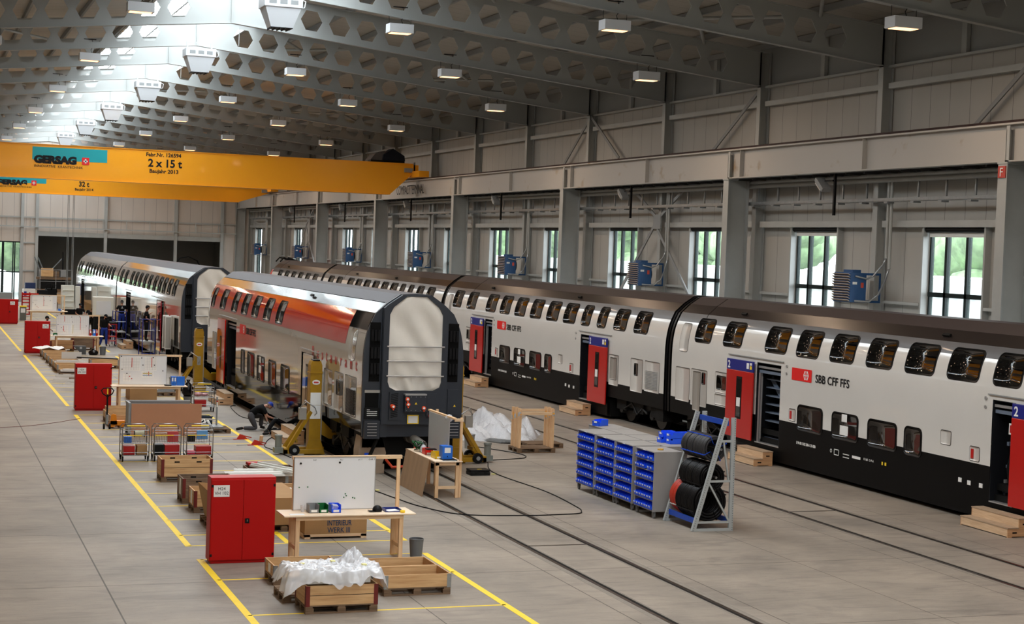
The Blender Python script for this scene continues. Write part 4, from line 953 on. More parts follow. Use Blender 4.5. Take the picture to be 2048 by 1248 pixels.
# ------------------------------------------------------------------ overhead cranes
CRY = mat('crane_yellow', (0.98, 0.66, 0.05), 0.35, var=0.02, scale=0.5, coat=0.2)
TEAL = mat('banner_teal', (0.05, 0.63, 0.66), 0.45)
LRED = mat('logo_cross_red', (0.88, 0.12, 0.14), 0.4)
def crane(label, y, xl, xt, xe, z0, z1):
    t = thing('overhead_crane', label, 'crane', (0, y, 0), 0, 'yellow overhead cranes')
    b = MB(); b.prism([(xl, z0), (xt, z0), (xe, z1-0.55), (xe, z1), (xl, z1)], 'y', 0, 0.75)
    b.box(xl, -0.05, z0-0.03, xt, 0.80, z0); b.box(xl, -0.05, z1, xe, 0.80, z1+0.03); b.build('girder', CRY, t)
    b = MB(); b.box(xe-0.1, -1.6, 10.14, xe+0.5, 2.6, 10.5); 
    b.box(xe-0.05, -0.1, 10.45, xe+0.3, 0.9, z1-0.05); b.build('end_carriage', CRY, t)
    b = MB(); b.box(xe-0.55, -0.12, z1-0.5, xe-0.05, -0.02, z1-0.25); b.box(xe+0.0, -0.1, z1-0.6, xe+0.1, 0.0, z1+0.1); b.build('buffer_box', STEEL_D, t)
    b = MB(); 
    for q in (-1.2, 2.2): b.cyl((xe+0.02, q, 10.33), (xe+0.28, q, 10.33), 0.18, n=14)
    b.build('travel_wheel', UNDER, t)
    return t
c1 = crane('nearer yellow overhead crane marked 2 x 15 t, lettered girder', 93.5, -6.0, 26.1, 27.45, 9.12, 10.93)
c2 = crane('farther yellow overhead crane marked 32 t, below and behind the first', 135.0, -6.0, 24.9, 27.3, 9.22, 10.55)
def banner(t, x0, x1, z0, z1, tx0, tx1, tz, th, bx0, bx1, bz0, bz1, sx0, sz, sh):
    b = MB(); b.box(x0, -0.012, z0, x1, -0.006, z1); o = b.build('banner', TEAL, t)
    text('banner_lettering', 'GERSAG', th/0.72, INK, (tx0, -0.02, tz), '-y', t, sx=(tx1-tx0)/(th/0.72*4.05), weight=0.04)
    text('banner_lettering', 'INNOVATIVE  KRANTECHNIK', sh/0.72, INK, (sx0, -0.016, sz), '-y', t, sx=(bx1-sx0)/(sh/0.72*15.0))
    b = MB(); b.box(bx0, -0.022, bz0, bx1, -0.014, bz1, 0); cx, cz, w_ = (bx0+bx1)/2, (bz0+bz1)/2, (bx1-bx0)
    b.box(cx-w_*0.29, -0.026, cz-w_*0.1, cx+w_*0.29, -0.022, cz+w_*0.1, 1); b.box(cx-w_*0.1, -0.026, cz-w_*0.29, cx+w_*0.1, -0.0225, cz+w_*0.29, 1); b.build('cross_badge', [LRED, PAPER], t)
banner(c1, 5.93, 9.9, 10.10, 10.80, 6.03, 8.47, 9.95, 0.38, 8.55, 8.94, 9.93, 10.33, 6.03, 9.70, 0.14)
text('capacity_lettering', 'Fabr.Nr. 126594', 0.29, INK, (12.0, -0.01, 10.60), '-y', c1, sx=1.0, weight=0.008); text('capacity_lettering', '2 x 15 t', 0.60, INK, (12.12, -0.01, 10.03), '-y', c1, sx=0.98, weight=0.018); text('capacity_lettering', 'Baujahr 2013', 0.29, INK, (12.2, -0.01, 9.69), '-y', c1, sx=1.05, weight=0.008)
banner(c2, 5.0, 9.67, 9.98, 10.5, 5.95, 8.42, 9.82, 0.36, 8.54, 8.92, 9.80, 10.2, 5.9, 9.60, 0.13)
text('capacity_lettering', '32 t', 0.55, INK, (12.15, -0.01, 9.90), '-y', c2, sx=0.9, weight=0.018); text('capacity_lettering', 'Baujahr 2014', 0.27, INK, (11.85, -0.01, 9.57), '-y', c2, sx=1.0, weight=0.008)
COVER = mat('hoist_cover_grey', (0.33, 0.31, 0.30), 0.7, bump=0.5); COVERD = mat('hoist_cover_navy', (0.07, 0.09, 0.13), 0.6, bump=0.5)
t = thing('crane_hoist', 'covered hoist trolley riding on the nearer yellow crane', 'hoist', (0, 93.6, 10.96))
b = MB(); b.prism([(24.9,0.12),(25.2,0.5),(25.75,0.68),(25.9,0.3),(25.9,0.12)], 'y', 0.1, 1.3); b.build('grey_cover', COVER, t)
b = MB(); b.prism([(25.6,0.12),(25.65,0.45),(26.2,0.82),(26.9,0.42),(26.95,0.12)], 'y', -0.1, 0.9); b.build('navy_cover', COVERD, t)
b = MB(); b.box(24.9, 0, 0.0, 26.95, 0.7, 0.12); b.build('trolley_frame', UNDER, t)
b = MB()
for x in (11.45, 11.55, 11.85, 11.95): b.cyl((x, 136.0, 0.8), (x, 136.0, 9.3), 0.022, n=5)
b.box(11.3, 135.8, 0.4, 12.1, 136.2, 0.9)
tag(b.build('hoist_rope', STEEL_D), 'thin hoist ropes and hook block hanging from the farther crane', 'hoist rope')

# ------------------------------------------------------------------ wall heaters and wall floodlights
HB = mat('heater_blue', (0.10, 0.30, 0.50), 0.45)
uh0 = None
for i in range(7):
    y = 45.1 + 16.2*i; lab = 'blue wall fan heater with slatted front, %s from the near end' % ORD[i]
    if uh0 is None:
        t = thing('fan_heater', lab, 'heater'); uh0 = t
        b = MB(); b.box(0.04, -0.5, -0.47, 0.62, 0.5, 0.47); b.build('casing', HB, t, bevel=0.01)
        b = MB()
        for k in range(11): b.obb((0.0, 0, -0.41+0.082*k), (0.09, 0.98, 0.018), (0, R(28), 0))
        b.build('louvre', mat('louvre_cream', (0.72, 0.66, 0.60), 0.5), t)
        b = MB(); b.box(0.2, -0.35, 0.47, 0.5, 0.2, 0.56); b.box(0.62, -0.5, 0.40, 1.15, -0.46, 0.47); b.box(0.62, -0.5, -0.47, 1.15, -0.46, -0.4); b.box(1.1, -0.5, -0.47, 1.15, -0.46, 0.47); b.build('bracket', HB, t)
        b = MB(); b.cyl((0.62, 0, 0), (0.74, 0, 0), 0.3, n=16); b.build('fan_guard', BLACK, t)
        b = MB(); b.box(0.12, -0.506, 0.1, 0.28, -0.5, 0.18, 0); b.box(0.42, -0.506, 0.0, 0.52, -0.5, 0.16, 1); b.build('rating_label', [PAPER, mat('label_red', (0.8, 0.3, 0.2), 0.5)], t)
        b = MB(); b.tube([(0.2,-0.52,0.36),(0.6,-0.56,0.28),(0.8,-0.6,0.38),(0.95,-0.9,0.75),(0.98,-1.0,0.95)], 0.032, 7); b.tube([(0.2,-0.52,-0.42),(0.7,-0.56,-0.44),(0.95,-0.7,-0.2),(1.0,-1.0,0.3),(1.0,-1.15,0.62)], 0.032, 7); b.build('flexible_hose', GALV, t)
        b = MB(); b.cyl((0.98,-1.0,0.95), (0.98,-1.0,3.35), 0.05, n=8); b.cyl((1.0,-1.17,0.62), (0.98,-1.17,3.35), 0.05, n=8); b.build('riser_pipe', STEEL, t); o = t
    else: o = copy_tree(uh0, label=lab)
    o.location = (27.72, y+0.72, 5.33); o['group'] = 'blue heaters on the window wall'
fl0 = None
for i in range(6):
    y = 47.2 + 16.2*i; lab = 'grey floodlight bracketed under the crane beam, %s from the near end' % ORD[i]
    if fl0 is None:
        t = thing('floodlight', lab, 'floodlight'); fl0 = t
        b = MB(); b.obb((0, 0.3, -0.1), (0.32, 0.6, 0.14), (R(38), 0, 0)); b.build('lamp_head', STEEL_D, t)
        b = MB(); b.obb((-0.06, 0.32, -0.16), (0.26, 0.4, 0.03), (R(38), 0, 0)); b.build('lens', T_WHITE, t)
        b = MB(); b.box(0.05, -0.35, -1.1, 0.13, -0.27, 0.25); b.box(0.0, -0.3, 0.0, 0.05, 0.2, 0.05); b.build('bracket', BLACK, t); o = t
    else: o = copy_tree(fl0, label=lab)
    o.location = (27.9, y, 8.72); o['group'] = 'floodlights below the crane beam'

# ------------------------------------------------------------------ red cabinets
def cabinet(label, y, note_x):
    t = thing('tool_cabinet', label, 'cabinet', (5.36, y, 0), 0, 'red cabinets at the head of each bay')
    b = MB(); b.box(0, 0.02, 0.05, 1.24, 0.42, 1.64); b.box(0.03, 0.04, 0, 1.21, 0.40, 0.06); b.build('body', RED, t, bevel=0.006)
    for x0, x1 in ((0.012, 0.617), (0.623, 1.228)):
        d = MB(); d.box(x0, 0.0, 0.07, x1, 0.02, 1.60); o = d.build('door', RED, t, bevel=0.004)
        h = MB(); xh = x0 if x0 < 0.1 else x1-0.035
        for z in (0.14, 1.46): h.box(xh-0.004, -0.006, z, xh+0.035, 0.0, z+0.05)
        h.build('hinge', BLACK, o)
        if x0 > 0.5:
            h = MB(); h.box(0.66, -0.016, 0.77, 0.74, 0.0, 0.86); h.build('handle', BLACK, o)
            h = MB(); h.box(0.69, -0.02, 0.80, 0.712, -0.016, 0.84); h.build('keyhole_plate', CHROME, o)
    b = MB(); b.box(note_x, -0.004, 1.28, note_x+0.30, 0.0, 1.50); o = b.build('paper_label', PAPER, t)
    text('label_lettering', 'H24', 0.085, INK, (note_x+0.15, -0.006, 1.405), '-y', o, align='CENTER', depth=0.0005); text('label_lettering', 'VH 102', 0.085, INK, (note_x+0.15, -0.006, 1.32), '-y', o, align='CENTER', depth=0.0005)
    return t
cabinet('front red steel cabinet with label H24 VH 102', 31.03, 0.05)
cabinet('second red steel cabinet behind the pallet truck', 58.95, 0.06)
cabinet('third red steel cabinet, white label beside its door edge', 86.95, 0.86)
cabinet('rearmost red steel cabinet beside the yellow lidded bin', 114.5, 0.72)

# ------------------------------------------------------------------ workbenches with boards
def bench(label, x, y, ex=0.0):
    t = thing('workbench', label, 'workbench', (x, y, 0), 0, 'wooden workbenches at the head of each bay')
    b = MB(); b.box(0, 0, 0.885, 2.62, 0.78, 0.91); b.build('tabletop', PLY, t, bevel=0.003)
    for ya in (0.05, 0.66): b = MB(); b.box(0.24, ya, 0.81, 2.38, ya+0.04, 0.885); b.build('rail', PINE, t)
    for xx in (0.24, 2.30):
        for yy in (0.06, 0.62): b = MB(); b.box(xx, yy, 0, xx+0.08, yy+0.06, 0.885); b.build('leg', PINE_Z, t)
        b = MB(); b.box(xx+0.02, 0.12, 0.22, xx+0.06, 0.62, 0.29); b.box(xx+0.02, 0.12, 0.80, xx+0.06, 0.62, 0.86); b.build('side_rail', PINE_Y, t)
    for xx in (0.30, 2.40): b = MB(); b.box(xx, 0.70, 0, xx+0.07, 0.75, 1.93); b.build('post', PINE_Z, t)
    b = MB(); b.box(0.28, 0.69, 1.90, 2.50, 0.76, 1.97); b.build('top_rail', PINE, t)
    return t
WB = mat('whiteboard', (0.90, 0.91, 0.92), 0.15, coat=0.3)
def board(label, x, y, kind):
    t = thing('whiteboard', label, 'whiteboard', (x, y, 0), 0, 'whiteboards standing on the benches')
    b = MB(); b.box(0, 0, 0.915, 1.62, 0.02, 1.94); b.build('panel', WB, t)
    b = MB(); b.box(-0.012, -0.006, 0.912, 1.632, 0.024, 0.925); b.box(-0.012, -0.006, 1.935, 1.632, 0.024, 1.95); b.box(-0.012, -0.006, 0.912, 0.0, 0.024, 1.95); b.box(1.62, -0.006, 0.912, 1.632, 0.024, 1.95); b.build('frame', ALU, t)
    dots = {1: [(0.12,1.83,0,.02),(0.9,1.84,0,.02),(0.10,1.36,1,.013),(0.27,1.365,1,.013),(1.03,1.22,1,.013),(1.0,1.15,1,.013),(1.05,1.18,1,.013),(1.18,1.14,1,.013),(1.22,1.13,1,.013)]}.get(kind, [(0.05,1.9,0,.02),(0.75,1.85,0,.02),(0.08,1.45,0,.02),(0.25,1.3,0,.02),(0.8,1.6,0,.02),(1.2,1.6,0,.02),(1.5,1.4,0,.02),(0.35,1.2,2,.02),(0.42,1.12,2,.02),(1.15,1.87,0,.02)])
    cm = [BLACK, mat('magnet_green', (0.05, 0.4, 0.2), 0.5), mat('magnet_red', (0.7, 0.1, 0.15), 0.5)]
    for x0, z0, c, r in dots: b = MB(); b.cyl((x0, -0.012, z0), (x0, 0, z0), r, n=12); b.build('magnet', cm[c], t)
    if kind == 1:
        for s, xx in (('Soll', 0.36), ('RU', 0.9), ('# 11', 1.27), ('GAR 3', 1.48)): text('marker_lettering', s, 0.045, INK, (xx, -0.002, 1.88), '-y', t, depth=0.0005, shear=0.2)
    else:
        P = [(0.03,1.40,0.68,0.48),(0.86,1.40,0.42,0.50),(0.12,1.02,0.26,0.28),(0.76,1.16,0.42,0.22)] if kind == 2 else [(0.0,1.50,0.70,0.42),(0.72,0.95,0.85,0.95),(0.05,1.0,0.55,0.42)] if kind == 3 else [(0.05,1.0,1.3,0.85)]
        for x0, z0, w_, h_ in P:
            b = MB(); b.box(x0, -0.004, z0, x0+w_, -0.001, z0+h_); o = b.build('pinned_paper', PAPER, t)
            b = MB(); k = 1
            while k*0.055 < h_ and kind != 4: b.box(x0+0.02, -0.006, z0+k*0.055, x0+w_-0.02, -0.004, z0+k*0.055+0.004); k += 1
            k = 1
            while k*0.09 < w_ and kind != 4: b.box(x0+k*0.09, -0.006, z0+0.02, x0+k*0.09+0.003, -0.004, z0+h_-0.02); k += 1
            if kind == 4: b.box(x0+0.02, -0.006, z0+0.6, x0+0.32, -0.004, z0+0.61); b.box(x0+0.65, -0.006, z0+0.25, x0+1.0, -0.004, z0+0.26)
            b.build('chart_lines', mat('chart_grey', (0.6, 0.6, 0.63), 0.7), o)
            if w_ > 0.4:
                b = MB(); b.box(x0+w_*0.55, -0.0065, z0+h_*0.25, x0+w_*0.55+0.025, -0.0045, z0+h_*0.95, 0)
                if kind == 2: b.box(x0+0.04, -0.007, z0+0.13, x0+w_-0.06, -0.0045, z0+0.155, 1) if h_ < 0.3 else None; b.box(x0+0.04, -0.007, z0+0.06, x0+w_-0.06, -0.0045, z0+0.08, 2) if h_ < 0.3 else None
                if kind == 3 and h_ > 0.9: b.box(x0+0.1, -0.007, z0+0.05, x0+0.12, -0.0045, z0+0.5, 1)
                b.build('coloured_bars', [mat('bar_red', (0.8, 0.3, 0.25), 0.6), mat('bar_ochre', (0.8, 0.72, 0.35), 0.6), mat('bar_blue', (0.45, 0.6, 0.75), 0.6)], o)
    return t
bench('front wooden bench with a blank whiteboard and parts bins', 6.74, 30.86); board('front whiteboard, almost empty with a few green magnets', 7.06, 31.53, 1)
bench('second wooden bench, blue binders on its end', 6.55, 58.45); board('second whiteboard with charts and red magnets', 6.88, 59.12, 2)
bench('third wooden bench, red and blue binders on it', 6.65, 86.95); board('third whiteboard fully covered with printed sheets', 6.95, 87.62, 3)
bench('rearmost wooden bench near the red shelf trolley', 7.15, 114.1); board('rearmost whiteboard with small marks and an orange card', 7.47, 114.78, 4)
# bits on the benches
def parts_bin(name, label, cat, x, y, z, w_, d_, h_, m, rz=0, group=None):
    t = thing(name, label, cat, (x, y, z), rz, group)
    b = MB(); q = 0.006
    b.box(0, 0, 0, w_, d_, q); b.box(0, 0, 0, q, d_, h_); b.box(w_-q, 0, 0, w_, d_, h_); b.box(0, d_-q, 0, w_, d_, h_); b.box(0, 0, 0, w_, q, h_*0.45)
    b.add([(0,0.0,h_*0.45),(0,d_*0.3,h_),(0,0.0,h_)], []); b.build('tray', m, t)
    b = MB(); b.box(w_*0.2, -0.003, h_*0.1, w_*0.8, 0, h_*0.38); b.build('label_card', PAPER, t)
    return t
parts_bin('parts_bin', 'grey open parts bin, first of three on the front bench', 'storage bin', 7.29, 31.15, 0.912, 0.19, 0.26, 0.16, STEEL_D)
parts_bin('parts_bin', 'green open parts bin between the grey and blue bins', 'storage bin', 7.49, 31.14, 0.912, 0.17, 0.26, 0.16, mat('bin_green', (0.03, 0.42, 0.2), 0.4))
parts_bin('parts_bin', 'blue open parts bin full of bagged parts on the front bench', 'storage bin', 7.72, 31.12, 0.912, 0.19, 0.26, 0.16, BLUE)
b = MB(); b.obb((0.0,0,0.05), (0.12,0.1,0.08), (0.3,0.2,0.2)); tag(b.build('bagged_parts', FILM, loc=(7.81, 31.25, 0.96)), 'clear bag of parts in the blue bin', 'bag')
b = MB(); b.box(8.80, 31.08, 0.912, 9.12, 31.38, 0.918); b.box(8.80, 31.08, 0.912, 8.81, 31.38, 0.965); b.box(9.11, 31.08, 0.912, 9.12, 31.38, 0.965); b.box(8.80, 31.37, 0.912, 9.12, 31.38, 0.965)
tag(b.build('letter_tray', mat('tray_navy', (0.10, 0.18, 0.50), 0.4)), 'dark blue paper tray at the bare end of the front bench', 'tray')
b = MB(); b.obb((8.96, 31.22, 0.925), (0.26, 0.2, 0.006), (0, 0, 0.25)); tag(b.build('paper_sheet', PAPER), 'white sheets lying in the dark blue tray', 'paper')
t = thing('cap', 'black cap lying on the front bench beside the blue tray', 'cap', (8.66, 31.2, 0.912)); b = MB(); b.ball((0,0,0.03), 0.1, (1.0,0.9,0.95), 12); b.build('crown', BLACK, t); b = MB(); b.obb((-0.12,-0.02,0.015), (0.12,0.16,0.008), (0,0.1,0)); b.build('visor', BLACK, t)
t = thing('tape_roll', 'yellow roll of tape by the paper tray', 'tape', (9.12, 31.0, 0.912)); b = MB(); b.ring((0,0,0), (0,0,0.045), 0.05, 0.03); b.build('roll', YELLOW, t)
b = MB(); b.box(6.88, 30.95, 0.911, 7.16, 31.12, 0.914); tag(b.build('paper_sheet', PAPER), 'white sheets flat on the front bench corner by the red cabinet', 'paper')
t = thing('plastic_cup', 'clear cup standing against the front whiteboard', 'cup', (7.2, 31.35, 0.912)); b = MB(); b.cyl((0,0,0), (0,0,0.13), 0.03, 0.042, 14); b.build('cup_body', FILM, t)
def binder(label, x, y, z, m, rz=0, w_=0.08, group=None):
    t = thing('ring_binder', label, 'binder', (x, y, z), rz, group); b = MB(); b.box(0, 0, 0, w_, 0.28, 0.32); b.build('cover', m, t, bevel=0.004)
    b = MB(); b.box(w_*0.2, -0.002, 0.15, w_*0.8, 0, 0.28); b.build('spine_label', PAPER, t); b = MB(); b.cyl((w_/2, -0.003, 0.06), (w_/2, 0.0, 0.06), 0.014, n=10); b.build('finger_ring', BLACK, t); return t
BBL = mat('binder_blue', (0.10, 0.42, 0.82), 0.4)
binder('blue ring binder, outer one standing on the second bench', 8.64, 58.75, 0.912, BBL); binder('blue ring binder, inner one of the pair on the second bench', 8.73, 58.75, 0.912, BBL)
t = thing('ring_binder', 'blue ring binder turned face-on on the second bench', 'binder', (8.83, 58.8, 0.912)); b = MB(); b.box(0, 0, 0, 0.28, 0.07, 0.32); b.build('cover', BBL, t, bevel=0.004)
binder('red binder with white spine, beside the third board', 8.60, 87.3, 0.912, RED); binder('blue binder between the red ones on the third bench', 8.76, 87.3, 0.912, BBL, w_=0.13); binder('red binder at the bench edge, third bench', 8.92, 87.3, 0.912, RED)
parts_bin('parts_bin', 'green bin with bags on the third bench corner by its cabinet', 'storage bin', 6.78, 87.2, 0.912, 0.2, 0.25, 0.12, mat('bin_green', (0, 0, 0), 0.4))
b = MB(); b.box(6.72, 87.0, 0.911, 8.9, 87.3, 0.916); tag(b.build('paper_sheet', PAPER), 'long row of white sheets lying along the third bench', 'paper')
b = MB(); b.box(8.4, 58.6, 0.912, 8.62, 58.9, 0.945); tag(b.build('laptop', BLACK), 'flat black device next to the blue binders', 'laptop')
t = thing('spray_gun', 'blue and white tool standing on the rearmost bench', 'tool', (9.25, 114.5, 0.912)); b = MB(); b.obb((0,0,0.09), (0.16,0.1,0.14), (0,0.3,0)); b.build('tool_body', BBL, t); b = MB(); b.beam((0.06,0,0.12), (0.3,-0.1,-0.0+0.02), 0.05, 0.05); b.build('nozzle', WHITE, t)
# small bins and sacks
GREYBIN = mat('bin_grey', (0.40, 0.41, 0.42), 0.5)
def waste(label, x, y, h=0.36, r=0.145, bag=False):
    t = thing('waste_bin', label, 'waste bin', (x, y, 0), 0, 'grey round waste bins')
    b = MB(); b.cyl((0,0,0), (0,0,h), r*0.8, r, 20, caps=False); b.cyl((0,0,0), (0,0,0.01), r*0.8, r*0.8, 20); b.torus((0,0,h), r, 0.008, 'z', 20, 6); b.build('bucket', GREYBIN, t)
    return t
waste('grey waste bin beside the front bench', 9.47, 31.15); waste('grey waste bin beside the third bench', 9.18, 86.4, 0.42, 0.17); waste('grey waste bin holding a black bag', 9.68, 61.65, 0.25, 0.17)
BAG = mat('bag_black', (0.04, 0.04, 0.045), 0.18, bump=1.0)
def sack(label, x, y, z, r, h):
    b = MB(); n = 14; rn = random.Random(int(x*10)); prof = [(0.0, 0.75), (0.2, 1.0), (0.5, 0.95), (0.72, 0.6), (0.85, 0.22), (1.0, 0.42)]; vs = []; fs = []
    for q, s in prof:
        for i in range(n): a = 2*PI*i/n; rr = r*s*(0.85+0.3*rn.random()); vs.append((rr*math.cos(a), rr*math.sin(a), h*q))
    for k in range(len(prof)-1): fs += [(k*n+i, k*n+(i+1) % n, (k+1)*n+(i+1) % n, (k+1)*n+i) for i in range(n)]
    fs.append(tuple(range(n))[::-1]); fs.append(tuple((len(prof)-1)*n+i for i in range(n))); b.add(vs, fs, 0, True)
    return tag(b.build('rubbish_bag', BAG, loc=(x, y, z)), label, 'rubbish bag')
sack('black rubbish bag stuffed in the small grey bin', 9.68, 61.65, 0.26, 0.2, 0.62); sack('black rubbish bag on the floor under the third bench', 8.7, 86.35, 0.0, 0.25, 0.32)

# ------------------------------------------------------------------ pallets and crates
def pallet_parts(t, w=1.2, d=0.8, z=0, y0=0):
    b = MB()
    for k in range(5): q = y0 + k*(d-0.12)/4; b.box(0, q, z+0.122, w, q+0.12, z+0.144)
    for x in (0, w/2-0.06, w-0.12): b.box(x, y0, z+0.10, x+0.12, y0+d, z+0.122)
    for q in (0, d/2-0.05, d-0.1):
        b.box(0, y0+q, z+0.0, w, y0+q+0.1, z+0.022)
    b.build('pallet_boards', PALLET, t)
    b = MB()
    for x in (0, w/2-0.07, w-0.14):
        for q in (0, d/2-0.05, d-0.1): b.box(x, y0+q, z+0.022, x+0.14, y0+q+0.1, z+0.10)
    b.build('pallet_block', PALLET, t)
REDC = mat('corner_red', (0.42, 0.10, 0.07), 0.6, var=0.15, scale=8)
CROLD = wood('crate_old', (0.40, 0.32, 0.25), (0.55, 0.45, 0.36), 'x')
def crate(label, x, y, h, corner='galv', w=1.2, d=0.8, rz=0, note=False, m=None, slots=False, group='wooden pallet crates in the bays'):
    t = thing('pallet_crate', label, 'crate', (x, y, 0), rz, group); pallet_parts(t, w, d)
    z0, z1 = 0.145, h; q = 0.022; m = m or CRATE
    for ya in (0.0, d-q): b = MB(); b.box(0.0, ya, z0, w, ya+q, z1); b.build('long_side', m, t)
    for xa in (0.0, w-q): b = MB(); b.box(xa, q, z0, xa+q, d-q, z1); b.build('short_side', CRATE_Y if m is CRATE else m, t)
    if h > 0.45: g = MB(); g.box(0.02, -0.002, (z0+z1)/2-0.004, w-0.02, 0.0, (z0+z1)/2+0.004); g.build('board_gap', UNDER, t)
    cm = GALV if corner == 'galv' else REDC; c = MB()
    for cx, sx in ((0, 1), (w, -1)):
        for cy, sy in ((0, 1), (d, -1)):
            c.box(cx-0.004*sx, cy-0.004*sy, z0-0.02, cx+0.07*sx, cy, z1); c.box(cx-0.004*sx, cy-0.004*sy, z0-0.02, cx, cy+0.07*sy, z1)
            for k in range(3): zz = z0+0.03+(z1-z0-0.06)*k/2; c.cyl((cx+0.035*sx, cy-0.008*sy, zz), (cx+0.035*sx, cy, zz), 0.009, n=6)
    c.build('corner_bracket', cm, t)
    if slots:
        s = MB()
        for xx in (w*0.25, w*0.68): s.box(xx, -0.001, z1-0.09, xx+0.13, 0.0, z1-0.055); s.box(xx, d-q-0.002, z1-0.09, xx+0.13, d-q, z1-0.055)
        s.build('hand_slot', DARK, t)
    if note: b = MB(); b.box(-0.004, d*0.35, z0+0.03, -0.001, d*0.6, z1-0.03); b.build('stuck_label', PAPER, t)
    return t
crate('crate with dark red corners under the bubble wrapped load', 6.2, 26.55, 0.47, 'red', w=1.23)
crate('empty crate with zinc corners, in front of the matching empty crate', 7.85, 27.66, 0.37, w=1.22)
crate('empty crate behind the other empty crate, near the waste bin', 7.84, 28.47, 0.37, w=1.22)
crate('empty crate directly in front of the red cabinet bay, white label', 6.15, 28.9, 0.36, w=1.2, note=True)
t = thing('wooden_pallet', 'bare pallet partly hidden behind the wrapped crate', 'pallet', (6.02, 27.45, 0)); pallet_parts(t)
# bubble wrapped load: crumpled film skirt over stacked parts
t = thing('wrapped_load', 'heap of parts wrapped in crumpled bubble film on the front crate', 'wrapped parts', (6.8, 26.95, 0.48))
b = MB(); b.box(-0.55, -0.3, 0, 0.52, 0.32, 0.16); b.build('parts', WHITE, t)
rn = random.Random(11)
def film_sheet(cx, cy, rx, ry, top, drop, seed, n=48, m=18, lift=None):
    rn = random.Random(seed); K = [(rn.uniform(2, 9), rn.uniform(0, 6), rn.uniform(0.4, 1)) for _ in range(6)]; vs = []; fs = []
    for j in range(m+1):
        q = j/m
        for i in range(n):
            a = 2*PI*i/n; sq = 1/max(abs(math.cos(a)), abs(math.sin(a)))**0.85
            w_ = sum(c*math.sin(k_*a+p+q*2) for k_, p, c in K)/4
            rr = min(1, q*1.25); over = max(0, q-0.8)/0.2
            x = rx*sq*rr*(1+0.10*w_*q) + 0.0; y = ry*sq*rr*(1+0.10*w_*q)
            x *= math.cos(a)*(1+0.18*over); y *= math.sin(a)*(1+0.18*over)
            z = top + 0.03*math.sin(9*x+4*y+seed) + 0.03*math.sin(15*y-7*x) + rn.uniform(-0.012, 0.012) - drop*over*(0.8+0.5*w_) - 0.04*q
            if lift: z += lift(x, y)
            vs.append((cx+x, cy+y, z))
    for j in range(m):
        fs += [(j*n+i, j*n+(i+1) % n, (j+1)*n+(i+1) % n, (j+1)*n+i) for i in range(n)]
    b = MB(); b.add(vs, fs, 0, True); return b
from mathutils import noise as NZ
def wrap(seed, rx, ry, top, drop, off, tails):
    n, m = 130, 46; vs = []; fs = []
    for j in range(m+1):
        q = j/m
        for i in range(n):
            a = 2*PI*i/n; ca, sa = math.cos(a), math.sin(a); sq = 1/max(abs(ca), abs(sa))**0.9
            nz = NZ.noise(Vector((ca*2.2, sa*2.2, seed))); n2 = NZ.noise(Vector((ca*6, sa*6, seed+5)))
            ed = 1 + 0.10*nz + 0.07*n2; over = max(0, q-0.72)/0.28; rr = min(1.0, q/0.72)
            x = rx*sq*ca*(rr + 0.10*over*(1+n2))*ed; y = ry*sq*sa*(rr + 0.16*over*(1+n2))*ed
            P = Vector((x*5, y*5, seed)); rid = 1-abs(NZ.noise(P*1.3))*2.2; rid2 = 1-abs(NZ.noise(P*3.1+Vector((3, 1, 7))))*2
            z = top + 0.05*rid + 0.022*rid2 + 0.05*NZ.noise(P*0.35)
            tl = sum(h_*math.exp(-(math.atan2(math.sin(a-t0), math.cos(a-t0))**2)/w0) for t0, w0, h_ in tails)
            z -= (drop*(0.75+0.5*n2+0.4*nz) + tl)*over**1.2
            x += 0.018*NZ.noise(P*4); y += 0.018*NZ.noise(P*4+Vector((9, 0, 0)))
            z += 0.24*math.exp(-((x-0.36)**2/0.016+(y-0.2)**2/0.03))*(0.7+0.5*rid2)
            vs.append((x+off[0], y+off[1], max(z, -0.30)))
    for j in range(m): fs += [(j*n+i, j*n+(i+1) % n, (j+1)*n+(i+1) % n, (j+1)*n+i) for i in range(n)]
    b = MB(); b.add(vs, fs, 0, True); return b
LOADF = mat('load_film', (0.93, 0.94, 0.96), 0.14, alpha=0.62, trans=0.1, spec=0.7)
wrap(2, 0.80, 0.46, 0.21, 0.20, (-0.08, 0.02), ((2.9, 0.10, 0.10), (3.8, 0.08, 0.22), (4.7, 0.06, 0.10), (5.9, 0.05, 0.22), (0.2, 0.06, 0.14))).build('bubble_film', LOADF, t)
wrap(7, 0.62, 0.36, 0.20, 0.08, (0.02, 0.03), ((4.6, 0.15, 0.10),)).build('inner_film', LOADF, t)
b = MB()
for x, y in ((-0.55, 0.1), (0.0, 0.25), (0.45, -0.12)): b.obb((x, y, 0.27), (0.09, 0.05, 0.02), (0.2, 0.1, 0.4))
b.build('tape_piece', mat('tape_cream', (0.9, 0.88, 0.6), 0.5), t)
